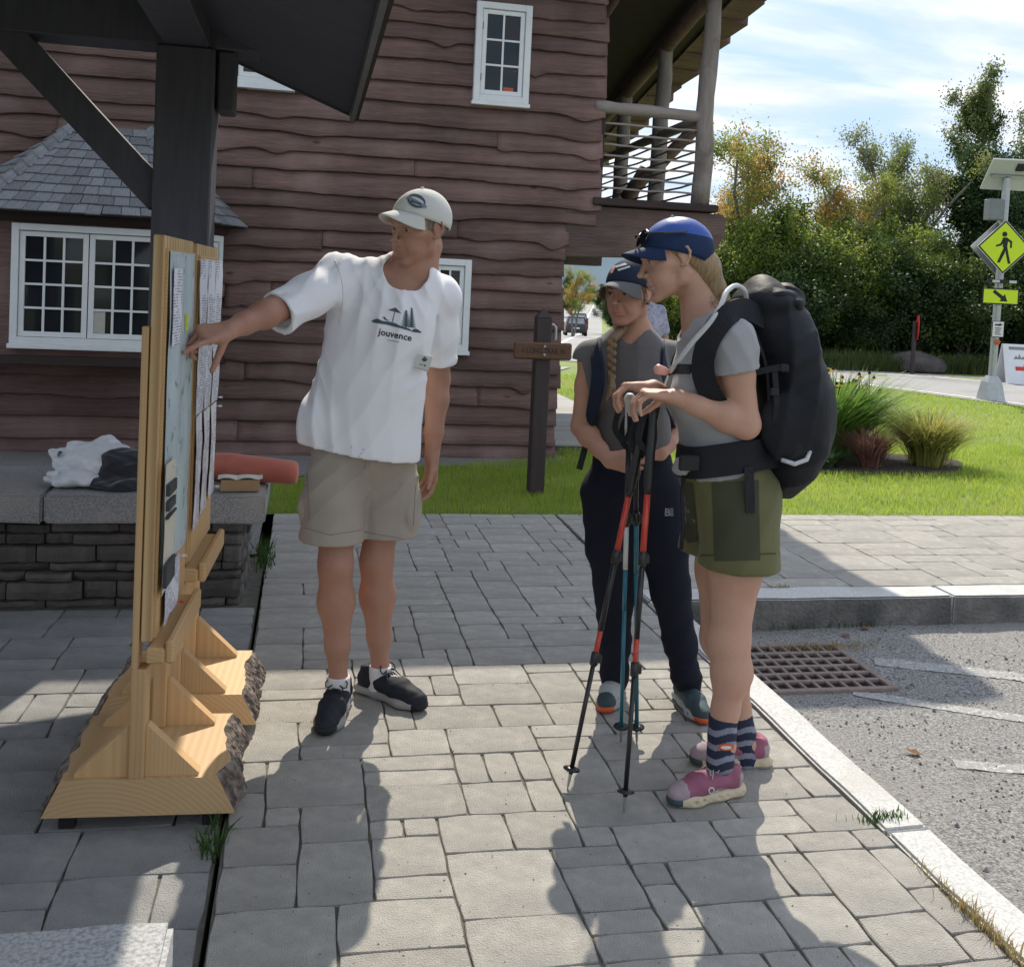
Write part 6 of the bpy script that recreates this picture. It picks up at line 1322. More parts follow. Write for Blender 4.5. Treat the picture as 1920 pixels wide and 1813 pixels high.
def add_hand(S, w, f, n, t, sc=1.0, curl=((.3, .4, .3),)*4, thumb=(.5, .75, .35), tb=(.2, .3), spread=(.10, .03, -.04, -.12), k=.004):
    f = un(f); n = A(n, float); n = un(n-f*(n@f)); t = A(t, float); t = un(t-f*(t@f)-n*(t@n)); w = A(w)
    kn = [(.090, .030), (.095, .010), (.091, -.011), (.081, -.030)]; ln = [(.043, .026, .021), (.047, .030, .022), (.044, .028, .022), (.034, .021, .019)]
    for i, (a, b) in enumerate(kn): S.cone(w+t*b*.45*sc+f*.008*sc, w+(f*a+t*b)*sc, .0165*sc, (.0125 if i < 3 else .011)*sc, .014, n, .85)
    S.cone(w+f*.02*sc+t*.014*sc+n*.008*sc, w+(f*.055+t*.024+n*.006)*sc, .016*sc, .013*sc, .015)
    for i, (a, b) in enumerate(kn):
        p = w+(f*a+t*b)*sc; ang = 0; ff = un(f+t*spread[i])
        for j in range(3):
            ang += curl[i][j]; d = ff*math.cos(ang)+n*math.sin(ang); q = p+d*ln[i][j]*sc; r0 = (.0088, .0080, .0073)[j]*sc*(.9 if i == 3 else 1); r1 = (.0080, .0073, .0062)[j]*sc*(.9 if i == 3 else 1)
            S.cone(p, q, r0, r1, k); p = q
    p = w+(f*.028+t*.024+n*.006)*sc; d = un(f*thumb[0]+t*thumb[1]+n*thumb[2])
    for j, L in enumerate((.040, .032, .027)):
        q = p+d*L*sc; S.cone(p, q, (.0135, .0105, .0095)[j]*sc, (.0108, .0096, .0075)[j]*sc, .008 if j == 0 else k); p = q
        if j < 2: d = un(d+f*tb[j]+n*tb[j]*.3)
def folds(Af, freq, axis, cross, seed=0.0, mask=None, sharp=1.6):
    """long soft creases running along axis, spaced across it"""
    ax, cr = un(axis), un(cross); th = np.cross(ax, cr)
    def g(X, D):
        u = X@cr; v = X@ax; t = X@th
        ph = u*freq+seed+1.6*np.sin(v*5.1+seed*1.3+t*4)+.9*np.sin(v*11+u*7+seed); w_ = 1-np.abs(np.sin(ph*.5))**sharp
        am = Af*(.55+.45*np.sin(v*8+u*13+seed*2.1))
        if mask is not None: am = am*mask(X)
        return D-am*(w_-.35)
    return g
def cap_mesh(H, mats, parent, brim_len=.075, name='cap', tilt=0.0, rad=(.088, .112, .101), z0=.040, brimw=1.05, droop=.020, bmat=0, back=-.012, cz=.030, split=None, drop=.010, brimz=None):
    """crown of six panels, button and curved brim, in head axes; children of the wearer"""
    def tw(p): return H.w(*p)
    n, m = 48, 14; V = []; F = []; rx, ry, rz = rad
    for j in range(m+1):
        for i in range(n):
            a = 2*PI*i/n; fr = .5+.5*math.cos(a); low = z0*fr+back*(1-fr)
            el0 = math.asin(max(-.95, min(.95, (low-cz)/rz))); el = el0+(PI/2-el0)*j/m; seam = 1-.008*math.exp(-((((i % 8)-0 if i % 8 < 4 else 8-i % 8))/.7)**2)
            wob = 1+.010*fbm(math.cos(a)*2, math.sin(a)*2, el*2.5)
            V.append(tw((rx*math.sin(a)*math.cos(el)*seam*wob, -.012+ry*math.cos(a)*math.cos(el)*seam*wob, cz+rz*math.sin(el)*wob)))
    F = [(j*n+i, j*n+(i+1) % n, (j+1)*n+(i+1) % n, (j+1)*n+i) for j in range(m) for i in range(n)]
    V2 = [A(H.c)+(A(v)-A(H.c))*.965 for v in V[:n]]; b = len(V); V += V2; F += [(i, b+i, b+(i+1) % n, (i+1) % n) for i in range(n)]
    fm = None
    if split: fm = [1 if (k < split*n or k >= m*n) else 0 for k in range(len(F))]
    cr_ = mesh(name, V, F, mats, parent, smooth=True, fm=fm)
    V = []; F = []; ni, nj = 20, 8; zb = (z0 if brimz is None else brimz)
    for sgn in (0, 1):
        for j in range(nj+1):
            for i in range(ni+1):
                a = brimw*(2*i/ni-1); t = j/nj; fr = math.cos(a)
                el0 = math.asin(max(-.95, min(.95, (z0*(.5+.5*fr)+back*(.5-.5*fr)-cz)/rz))); bx_, by_ = rx*math.sin(a)*math.cos(el0), -.012+ry*math.cos(a)*math.cos(el0)
                ln = brim_len*(max(0.0, math.cos(a/brimw*PI/2))**.55); x = bx_*(1+.06*t); y = by_+ln*t
                z = z0*(.5+.5*fr)+back*(.5-.5*fr)-drop*t-droop*(abs(x)/.07)**2*t-.004*t*t-sgn*.0035; V.append(tw((x, y, z)))
    q = (ni+1)*(nj+1)
    for sgn in (0, 1):
        for j in range(nj):
            for i in range(ni): f = (sgn*q+j*(ni+1)+i, sgn*q+j*(ni+1)+i+1, sgn*q+(j+1)*(ni+1)+i+1, sgn*q+(j+1)*(ni+1)+i); F.append(f if sgn == 0 else f[::-1])
    for i in range(ni): a = nj*(ni+1)+i; F.append((a, a+1, q+a+1, q+a))
    br = mesh('brim', V, F, mats[bmat] if isinstance(bmat, int) else bmat, cr_, smooth=True)
    bt = tw((0, -.012, cz+rz)); MB().tube([bt-A(H.M[:, 2])*.002, bt+A(H.M[:, 2])*.004, bt+A(H.M[:, 2])*.006], [.008, .007, .002], 10).build('button', mats[0], cr_, smooth=True)
    return cr_
def shoe(parent, ankle, toe, L, mats, lace='lace', label=None, toe_up=.0, heel_mat=None, zg=0.0, chunky=0.0):
    """running shoe under an ankle: upper, sole, laces, tongue"""
    t = un((toe[0], toe[1], 0)); l = A([t[1], -t[0], 0]); o = A([ankle[0], ankle[1], zg])-t*.012; s = L/.29
    def w(x, y, z): return o+(l*x+t*y+A([0, 0, 1])*z)*s
    up = SDF(); Z = A([0, 0, 1]); ch = chunky
    up.chain([w(0, -.040, .050+ch), w(0, .03, .056+ch), w(.002, .10, .048+ch), w(.004, .165, .034+ch), w(.004, .185, .032+ch)], A([.036, .037, .041, .034, .028])*s, .02, Z, .88)
    up.cone(w(0, -.032, .06+ch), w(0, -.030, .105+ch), .037*s, .036*s, .02); up.cone(w(0, .015, .075+ch), w(0, .012, .112+ch), .026*s, .022*s, .02)
    up.ell(w(0, -.01, .118+ch), A([.028, .034, .030])*s, np.stack([l, t, Z], 1), .008, -1)
    up.plane(w(0, 0, .006), (0, 0, -1), .006); up.plane(w(0, -.02, .108+ch), un(Z-.30*t), .006); up.fn(wrinkle(.0007, 90, 3))
    def fm(C):
        lc = (C-o)/s; y = lc@t; z = lc[:, 2]
        return np.where((y > .158) | ((y < -.045) & (z < .085)) | (z < .040+.012*np.sin(y*40)), 1, 0)
    u = up.build('shoe', mats[0:2], parent, h=.0045, fm=fm)
    so_ = SDF(); so_.chain([w(0, -.052, .020), w(0, .02, .019), w(.003, .125, .019), w(.004, .180, .022+toe_up)], A([.041, .037, .046, .036])*s, .02, Z, .62+ch*8)
    so_.plane((0, 0, zg+.002), (0, 0, -1), .004); so_.plane(w(0, 0, .034+ch*1.2), (0, 0, 1), .004)
    if ch:
        for i in range(8):
            for sd in (-1, 1): so_.ell(w(sd*.046, -.062+i*.033, .021), A([.012, .0085, .006])*s, np.stack([l, t, Z], 1), .003, -1)
    def fm2(C): lc = (C-o)/s; return np.where(lc[:, 2] < .008, 1, np.where((lc@t > .178), 2, 0))
    so_.build('sole', [mats[2], mats[3], mats[4] if len(mats) > 4 else mats[3]], u, h=.0045, fm=fm2)
    m = MB()
    for i in range(5):
        y = .035+i*.022; z = .103-.0105*i-.0004*i*i+ch; x = .022-.001*i
        m.tube([w(-x, y-.008, z-.010), w(-x*.4, y-.002, z+.001), w(x*.4, y+.003, z+.001), w(x, y+.008, z-.010)], .0026*s, 6)
        m.tube([w(x, y-.008, z-.010), w(x*.4, y-.002, z+.002), w(-x*.4, y+.003, z+.002), w(-x, y+.008, z-.010)], .0026*s, 6)
    for sd in (-1, 1): m.tube([w(0, .035, .108+ch), w(sd*.014, .032, .116+ch), w(sd*.026, .034, .117+ch), w(sd*.035, .040, .109+ch), w(sd*.034, .048, .097+ch), w(sd*.024, .050, .095+ch), w(sd*.010, .044, .103+ch)], .0022*s, 6); m.tube([w(0, .036, .107+ch), w(sd*.02, .055, .100+ch), w(sd*.036, .07, .078+ch)], .0020*s, 6)
    m.build('laces', lace, u, smooth=True)
    return u
def leg(S, hip, knee, ank, r, k=.03, back=(0, 1, 0)):
    """thigh, knee cap, calf and ankle; r = thigh, knee, calf, ankle radii"""
    hip, knee, ank = A(hip), A(knee), A(ank); bk = un(back)
    S.chain([hip, mixp(hip, knee, .45), knee], [r[0], r[0]*.86, r[1]], k)
    c = mixp(knee, ank, .32)+bk*.014; S.chain([knee, c, mixp(knee, ank, .68)+bk*.004, ank], [r[1], r[2], r[2]*.64, r[3]], k)
    S.ell(knee-bk*.012, (r[1]*.72, r[1]*.72, r[1]*.8), k=.03)
    S.ell(ank+A([.012, 0, .0]), (r[3]*.9,)*3, k=.02); S.cone(ank, ank+A([0, 0, -.055]), r[3], r[3]*.95, .02)
def arm(S, sh, el, wr, r, k=.02):
    sh, el, wr = A(sh), A(el), A(wr)
    S.chain([sh, mixp(sh, el, .4), el], [r[0], r[0]*.95, r[1]], k); S.chain([el, mixp(el, wr, .28), mixp(el, wr, .7), wr], [r[1], r[1]*1.05, r[2]*1.15, r[2]], k)
def strap(name, pts, wd, th, mat, parent, nrm=None, n=8):
    """flat webbing along points"""
    pts = [A(p, float) for p in pts]; V = []; F = []
    # smooth the path
    Q = []
    for i in range(len(pts)-1):
        p0, p1, p2, p3 = pts[max(i-1, 0)], pts[i], pts[i+1], pts[min(i+2, len(pts)-1)]
        for j in range(6):
            t = j/6; Q.append(.5*((2*p1)+(-p0+p2)*t+(2*p0-5*p1+4*p2-p3)*t*t+(-p0+3*p1-3*p2+p3)*t**3))
    Q.append(pts[-1])
    for i, p in enumerate(Q):
        t = un(Q[min(i+1, len(Q)-1)]-Q[max(i-1, 0)]); nn = A(nrm(p) if callable(nrm) else nrm, float); nn = un(nn-t*(nn@t)); s_ = np.cross(t, nn)
        for a, b in ((-1, -1), (1, -1), (1, 1), (-1, 1)): V.append(p+s_*a*wd/2+nn*b*th/2)
    k = len(Q); F = [(i*4+j, i*4+(j+1) % 4, (i+1)*4+(j+1) % 4, (i+1)*4+j) for i in range(k-1) for j in range(4)]+[(3, 2, 1, 0), tuple((k-1)*4+j for j in range(4))]
    return MB().add(V, F).build(name, mat, parent)
def cling(o, polys, lift=.0016, name='print', mat='print_slate', parent=None, maxe=.008):
    """flat print given as polygons in photo points, laid on the cloth itself"""
    me = o.data; bv = BVHTree.FromPolygons([v.co[:] for v in me.vertices], [tuple(p.vertices) for p in me.polygons])
    bm = bmesh.new()
    for poly in polys:
        try: bm.faces.new([bm.verts.new((x, -y, 0)) for x, y in poly])
        except ValueError: pass
    bmesh.ops.triangulate(bm, faces=bm.faces)
    for _ in range(4):
        es = [e for e in bm.edges if e.calc_length() > maxe*600]
        if not es: break
        bmesh.ops.subdivide_edges(bm, edges=es, cuts=1); bmesh.ops.triangulate(bm, faces=[f for f in bm.faces if len(f.verts) > 3])
    dead = []
    for v in bm.verts:
        hit = bv.ray_cast(Vector(CC), Vector(un(ray(v.co.x, -v.co.y))))
        if hit[0] is None: dead.append(v)
        else: v.co = hit[0]+hit[1]*lift*(1 if hit[1].dot(Vector(ray(v.co.x, -v.co.y))) < 0 else -1)
    bmesh.ops.delete(bm, geom=dead, context='VERTS'); m2 = bpy.data.meshes.new(name); bm.to_mesh(m2); bm.free()
    return link(name, m2, mat, parent if parent is not None else o, smooth=True)
def text_polys(body, size, px, py, ang=0.0, sx=1.0, bold=0.0, shear=0.0):
    V, F = text_mesh(body, size, bold, shear); ca, sa = math.cos(ang), math.sin(ang)
    return [[(px+(V[i][0]*sx*ca+V[i][1]*sa), py+(V[i][0]*sx*sa-V[i][1]*ca)) for i in f] for f in F]

def shell(pt, n, depth=.035, th=.009):
    """hollow out a garment just behind an open edge so that the cloth ends as a thin hem"""
    pt, n = A(pt), un(n)
    def g(X, D):
        a = (X-pt)@n; return np.where((a > -depth), np.maximum(D, -(D+th)), D)
    return g
def strands(name, guides, n, jit, r, mat, parent, seed=1):
    """loose single hairs following guide curves"""
    g = np.random.default_rng(seed); m = MB()
    for i in range(n):
        q = guides[i % len(guides)]; o = g.normal(0, jit, 3); e = g.normal(0, jit*1.6, 3); k = len(q)
        m.tube([A(p)+o*(.3+.7*j/(k-1))+e*(j/(k-1))**2 for j, p in enumerate(q)], [r]*(k-1)+[r*.3], 3, cap=False)
    o = m.build(name, mat, parent, smooth=True, norm=False); o['kind'] = 'stuff'; return o
# ------------------------------------------------------------------ man in the white T-shirt
def build_man():
    ankR, ankL = P(634, 1282, 3.50), P(713, 1262, 3.62); knR, knL = P(629, 1058, 3.50), P(706, 1052, 3.60); hpR, hpL = P(634, 850, 3.57), P(733, 852, 3.62)
    pel, wst, chs, nb = P(684, 825, 3.60), P(690, 735, 3.58), P(712, 610, 3.57), P(768, 526, 3.58)
    shR, shL = P(636, 520, 3.56), P(822, 556, 3.66); elR, wrR = P(522, 578, 3.36), P(428, 620, 3.19); elL, wrL = P(822, 712, 3.72), P(810, 852, 3.66)
    H = Head(P(786, 428, 3.54), cdir(-.68, -.13, -.70), cdir(.36, .92, .16), 1.03)
    nf = cdir(-.22, 0, -.97); lat = cdir(1, 0, -.2)
    S = SDF(); add_head(S, H, True, nb, .054)
    S.chain([nb, chs, wst, pel], [.10, .155, .15, .15], .05, nf, .68); S.cone(shR, mixp(shR, nb, .8), .06, .055, .04); S.cone(shL, mixp(shL, nb, .8), .06, .055, .04)
    leg(S, hpR, knR, ankR, (.082, .054, .060, .030)); leg(S, hpL, knL, ankL, (.082, .054, .060, .030))
    arm(S, shR, elR, wrR, (.055, .043, .029)); arm(S, shL, elL, wrL, (.055, .041, .028))
    # right hand: index finger on the map, the others folded, thumb hanging below
    tip = A([-.340, 3.085, P(338, 640, 3.09)[2]]); f = un(P(372, 628, 3.14)-wrR); n_ = un(A([-.25, .25, -1.0])); tdir = cdir(-.2, -.55, -.8)
    fdir = un(tip-wrR); fdir = un(fdir+A([0, 0, .10]))
    add_hand(S, wrR, fdir, cdir(-.45, -.75, .35), cdir(-.30, -.50, -.85), 1.05, curl=((.10, .22, .12), (.95, 1.0, .6), (1.05, 1.05, .6), (1.1, 1.0, .6)), thumb=(.45, .45, .75), tb=(.05, .05))
    # left hand hanging, softly curled
    add_hand(S, wrL, cdir(-.06, -1, -.08), cdir(-.75, -.1, -.5), cdir(-.55, -.1, -.82), 1.03, curl=((.35, .5, .35), (.4, .55, .4), (.45, .6, .4), (.5, .6, .4)), thumb=(.75, .45, .35), tb=(.3, .3))
    body = S.build('person', ['skin_tan', 'lip_tan', 'brow_grey'], None, h=.006, fm=face_fm(H), fine=[(H.w(0, 0, -.05), .205, .0025), (wrR+fdir*.09, .135, .0028), (wrL+cdir(-.06, -1, -.08)*.09, .12, .0028)])
    tag(body, 'man in white T-shirt, khaki cargo shorts and cream cap pointing at the map', 'person')
    eyes(H, body, (-.25, 1, -.25))
    # short hair below the cap
    h = SDF(); h.ell(H.w(0, -.016, .033), A([.0785, .0985, .088])*H.s, H.M, .01); h.plane(H.w(0, -.01, -.035), un(H.M@A([0, .55, -1])), .01); h.plane(H.w(0, .028, 0), H.M[:, 1], .01); h.build('hair', 'hair_grey', body, h=.005)
    # ---- T-shirt
    T = SDF(); up = un(nb-pel); hem = P(676, 838, 3.58)
    T.chain([mixp(nb, chs, .18), chs, wst, hem, hem-up*.06], [.135, .178, .186, .200, .203], .05, nf, .70)
    T.cone(mixp(shR, nb, .62)+A([0, 0, .004]), shR, .056, .078, .06); T.cone(mixp(shL, nb, .62)+A([0, 0, .012]), shL, .056, .074, .06)
    sR, sL = mixp(shR, elR, 1.02), mixp(shL, elL, .80)
    T.chain([shR, mixp(shR, elR, .5)+A([0, 0, -.012]), sR+A([0, 0, -.018])], [.070, .066, .070], .045); T.chain([shL, mixp(shL, elL, .45), sL], [.070, .068, .070], .045)
    T.ell(P(592, 796, 3.57), (.05, .06, .06), k=.10)                                         # cloth bunched over the hip pocket
    def m1(X): return np.clip((X[:, 2]-.75)*6, .25, 1)
    T.fn(folds(.010, 92, cdir(-.16, 1, 0), lat, 1.0, m1, .9)); T.fn(folds(.007, 70, cdir(.55, .83, 0), cdir(.83, -.55, 0), 4.0, None, .9)); T.fn(folds(.009, 120, cdir(.9, .45, .3), cdir(-.4, .9, 0), 2.0, lambda X: np.clip((X[:, 2]-1.15)*5, 0, 1)*np.clip((.12-X[:, 0])*6, 0, 1)))
    T.fn(folds(.006, 135, cdir(-.45, 1, 0), cdir(1, .45, 0), 7.0, lambda X: np.clip(1.6*np.sin(X@lat*9+1)*np.sin(X[:, 2]*7+.5), 0, 1), .8)); T.fn(folds(.006, 120, cdir(.8, .6, .2), cdir(-.6, .8, 0), 3.0, lambda X: np.clip(1.6*np.sin(X@lat*8-1)*np.sin(X[:, 2]*8+2), 0, 1), .8))
    # openings
    T.cone(mixp(nb, H.c, .6), mixp(nb, H.c, .2), .085, .070, .012, op=-1); T.ell(mixp(nb, H.c, .12)+nf*.055, (.080, .080, .078), k=.010, op=-1)
    T.fn(shell(hem-up*.01, un(-up+lat*.10-.05*nf))); T.plane(hem-up*.01+nf*.0, un(-up+lat*.10-.05*nf), .002)
    def cut(c, d, r_in):                                      # sleeve end: flat cut plus a hollow so the arm leaves cloth
        def g(X, D):
            q = X-c; al = q@d; near = (np.linalg.norm(q, axis=1) < .16)
            D2 = np.where(near, np.maximum(D, al), D); rad = np.linalg.norm(q-al[:, None]*d, axis=1); return np.where(near & (al > -.035), np.maximum(D2, r_in-rad), D2)
        return g
    T.fn(cut(sR+A([0, 0, -.012]), un(elR-shR), .057)); T.fn(cut(sL, un(elL-shL), .058))
    shirt = T.build('t_shirt', 'white_cotton', body, h=.0056)
    # rib collar, sleeve and hem stitching
    def ringpts(c, d, r, flat=1.0, n=28, ex=None):
        d = un(d); a = un(np.cross(d, A([0, 0, 1]) if abs(d[2]) < .9 else A([1, 0, 0]))); b = np.cross(d, a); return [c+(a*math.cos(x)+b*math.sin(x)*flat)*r for x in np.linspace(0, 2*PI, n+1)]
    cc = mixp(nb, H.c, .12)+nf*.055; me0 = shirt.data; co = A([v.co[:] for v in me0.vertices]); no = A([v.normal[:] for v in me0.vertices]); dd = np.linalg.norm(co-cc, axis=1)
    rim = co[(dd > .076) & (dd < .0835) & ((co-cc)@up < .06)]
    if len(rim) > 40:
        ax = un(up*.55+nf*.83); a1 = un(np.cross(ax, lat)); b1 = np.cross(ax, a1); th = np.arctan2((rim-cc)@a1, (rim-cc)@b1); ring = []
        for t in np.linspace(-PI, PI, 49)[:-1]:
            k_ = np.abs((th-t+PI) % (2*PI)-PI) < .14
            if k_.sum() > 3: ring.append(rim[k_].mean(0))
        ring = [np.mean([ring[(i+j) % len(ring)] for j in (-1, 0, 1)], 0) for i in range(len(ring))]
        if len(ring) > 20: MB().tube([p+un(p-cc)*.004 for p in ring]+[ring[0]+un(ring[0]-cc)*.004], .0075, 8, cap=False).build('collar', 'white_cotton', shirt, smooth=True)
    # ---- cargo shorts
    K = SDF(); hmR, hmL = P(622, 1012, 3.52), P(726, 1012, 3.60)
    K.chain([wst+A([0, 0, -.02]), pel], [.165, .178], .03, nf, .74); K.chain([mixp(hpR, pel, .15), mixp(hpR, hmR, .5), hmR, hmR+A([0, 0, -.05])], [.106, .104, .102, .102], .035, nf, .95); K.chain([mixp(hpL, pel, .15), mixp(hpL, hmL, .5), hmL, hmL+A([0, 0, -.05])], [.106, .104, .101, .101], .035, nf, .95)
    for hp, hm, sd in ((hpR, hmR, -1), (hpL, hmL, 1)):
        c = mixp(hp, hm, .62)+lat*sd*.092; K.ell(c, (.026, .075, .085), np.stack([lat, nf, A([0, 0, 1])], 1), .008)
    K.fn(folds(.009, 95, cdir(.75, .65, 0), cdir(-.65, .75, 0), 2.2, None, .9)); K.fn(folds(.006, 70, cdir(0, 1, 0), lat, .4, None, .9))
    K.fn(folds(.005, 140, cdir(.6, .8, 0), cdir(-.8, .6, 0), 5.0, lambda X: np.clip(1.6*np.sin(X@lat*12)*np.sin(X[:, 2]*11), 0, 1), .8))
    K.plane(hmR+A([0, 0, -.0]), (0, 0, -1), .003)
    for hm, kn in ((hmR, knR), (hmL, knL)): K.cone(hm+A([0, 0, .03]), hm+A([0, 0, -.09]), .086, .094, .006, op=-1)
    shorts = K.build('cargo_shorts', 'khaki', body, h=.0058)
    def line(o, pts, r, mat, name):
        me = o.data; bv = BVHTree.FromPolygons([v.co[:] for v in me.vertices], [tuple(p.vertices) for p in me.polygons]); out = []
        for x, y in pts:
            hit = bv.ray_cast(Vector(CC), Vector(un(ray(x, y))))
            if hit[0] is not None: out.append(A(hit[0]))
        if len(out) > 2: return MB().tube(out, r, 5).build(name, mat, o, smooth=True)
    def seg(a, b, n=14): return [(a[0]+(b[0]-a[0])*i/n, a[1]+(b[1]-a[1])*i/n) for i in range(n+1)]
    line(shorts, seg((572, 990), (620, 1003))+seg((620, 1003), (676, 994)), .0014, 'khaki_stitch', 'hem_stitch'); line(shorts, seg((684, 997), (765, 1012)), .0014, 'khaki_stitch', 'hem_stitch')
    line(shorts, seg((573, 908), (577, 880))+seg((577, 890), (580, 975)), .002, 'khaki_stitch', 'pocket_edge'); line(shorts, seg((779, 912), (775, 985)), .002, 'khaki_stitch', 'pocket_edge'); line(shorts, seg((563, 910), (578, 911)), .0016, 'khaki_stitch', 'pocket_flap_edge')
    line(shorts, seg((686, 862), (684, 880)), .0016, 'khaki_stitch', 'fly_stitch')
    line(shirt, [(628+10*math.sin(i*.12)+i*.35, 487+i*4.2) for i in range(30)], .0014, 'cap_cream', 'sleeve_seam')
    # ---- prints on the chest
    def q(pts): return [(680+x/11.33, 560+y/11.33) for x, y in pts]
    polys = [q([(185, 480), (250, 445), (320, 430), (420, 480), (560, 490), (680, 520), (780, 570), (860, 600), (980, 640), (1040, 680), (1090, 640), (1160, 650), (1250, 715), (1220, 730), (1100, 715), (940, 670), (760, 620), (520, 560), (340, 530), (240, 515)])]
    polys += [q([(540, 245), (700, 192), (825, 320), (690, 285)]), q([(672, 285), (690, 285), (640, 500), (620, 498)]), q([(415, 375), (440, 395), (480, 395), (500, 440), (550, 460), (545, 480), (470, 455), (440, 420)])]
    def fir(cx, top, bot, w0):
        out = []; n = 9
        for i in range(n):
            y = top+(bot-top)*i/n; y2 = top+(bot-top)*(i+1.35)/n; w_ = w0*(.18+.82*(i+1)/n); sl = .16
            out.append(q([(cx+(y-top)*-.0, y), (cx+w_, y2+w_*sl+6), (cx+w_*.35, y2-4), (cx-w_*.35, y2-8), (cx-w_, y2-w_*.02)]))
        return out
    polys += fir(920, 240, 585, 150)+fir(1040, 180, 600, 105)+[q([(890, 560), (930, 560), (930, 640), (890, 630)])]
    cling(shirt, polys, name='chest_print', mat='print_slate')
    cling(shirt, text_polys('jouvence', 17.5, 680+690/11.33, 560+775/11.33, .20, 1.0, .35), name='chest_lettering', mat='print_dark')
    cling(shirt, [q([(525+i*42, 868+i*8), (555+i*42, 874+i*8), (553+i*42, 893+i*8), (523+i*42, 887+i*8)]) for i in range(6)], name='chest_small_print', mat='print_mid')
    # ---- name badge
    bd = [(1165, 1175), (1490, 1250), (1385, 1560), (1078, 1480)]; bb = [P(*q([b])[0], 3.0) for b in bd]
    me = shirt.data; bv = BVHTree.FromPolygons([v.co[:] for v in me.vertices], [tuple(p.vertices) for p in me.polygons]); hits = []
    cpt = bv.ray_cast(Vector(CC), Vector(un(ray(*q([(1280, 1370)])[0]))))[0]
    Yb = cpt.y-.028
    C4 = [P(*q([b])[0], Yb) for b in bd]; nn = un(np.cross(C4[1]-C4[0], C4[3]-C4[0])); nn = nn if nn@A(_f) < 0 else -nn
    badge = MB().add([c for c in C4]+[c-nn*.003 for c in C4], [(0, 1, 2, 3), (7, 6, 5, 4), (0, 4, 5, 1), (1, 5, 6, 2), (2, 6, 7, 3), (3, 7, 4, 0)]).build('name_badge', 'cap_cream', body)
    def onb(pts): return [P(*q([p])[0], Yb)+nn*.0012 for p in pts]
    m = MB()
    for pts in [[(1250, 1290), (1320, 1230), (1380, 1300), (1330, 1340), (1290, 1340)], [(1300, 1405), (1350, 1400), (1330, 1425), (1345, 1445), (1305, 1440)]]: m.add(onb(pts), [tuple(range(len(pts)))])
    m.build('badge_emblem', 'print_slate', badge)
    m = MB(); m.add(onb([(1210, 1385), (1285, 1395), (1280, 1415), (1207, 1405)]), [(0, 1, 2, 3)]); m.add(onb([(1090, 1452), (1395, 1530), (1392, 1537), (1088, 1458)]), [(0, 1, 2, 3)]); m.build('badge_line', 'print_mid', badge)
    # ---- cap with oval crest
    cap = cap_mesh(H, ['cap_cream'], body, .066, droop=.024, z0=.064, back=-.016, drop=.004)
    def r_(pts): return [(700+x/9.07, 330+y/9.07) for x, y in pts]
    el = lambda cx, cy, a, b, th, n=22: [(cx+a*math.cos(t)*math.cos(th)-b*math.sin(t)*math.sin(th), cy+a*math.cos(t)*math.sin(th)+b*math.sin(t)*math.cos(th)) for t in np.linspace(0, 2*PI, n)[:-1]]
    cling(cap, [r_(el(735, 432, 158, 112, .42))], lift=.002, name='crest', mat='print_slate'); cling(cap, [r_(el(735, 440, 130, 60, .42))], lift=.003, name='crest_field', mat='cap_cream')
    cling(cap, [r_([(560, 375), (620, 360), (900, 510), (905, 552), (850, 545), (600, 410)])], lift=.0036, name='crest_band', mat='print_mid')
    cling(cap, [r_([(640+i*34, 445+i*12), (662+i*34, 410+i*13), (672+i*34, 470+i*12)]) for i in range(5)], lift=.0042, name='crest_peaks', mat='print_dark')
    # ---- socks and shoes
    for a_, lab in ((ankR, 0), (ankL, 1)):
        k_ = SDF(); k_.cone(a_+A([0, 0, .03]), a_+A([0, 0, -.06]), .0405, .042, .01); k_.plane(a_+A([0, 0, .028]), (0, 0, 1), .004); k_.build('sock', 'sock_white', body, h=.004)
    sh1 = shoe(body, ankR, cdir(-.02, 0, -1), .305, ['shoe_black', 'shoe_black', 'sole_grey', 'sole_dark', 'sole_dark'], 'lace_dark'); sh2 = shoe(body, ankL, cdir(.83, 0, -.55), .305, ['shoe_black', 'shoe_black', 'sole_grey', 'sole_dark', 'sole_dark'], 'lace_dark')
    cling(sh1, text_polys('HOKA', 10, 630, 1278, .0, 1.1, .2), name='tongue_lettering', mat='sock_white'); cling(sh2, text_polys('HOKA', 9, 738, 1266, .1, 1.0, .2), name='tongue_lettering', mat='sock_white')
    return body
man = build_man()
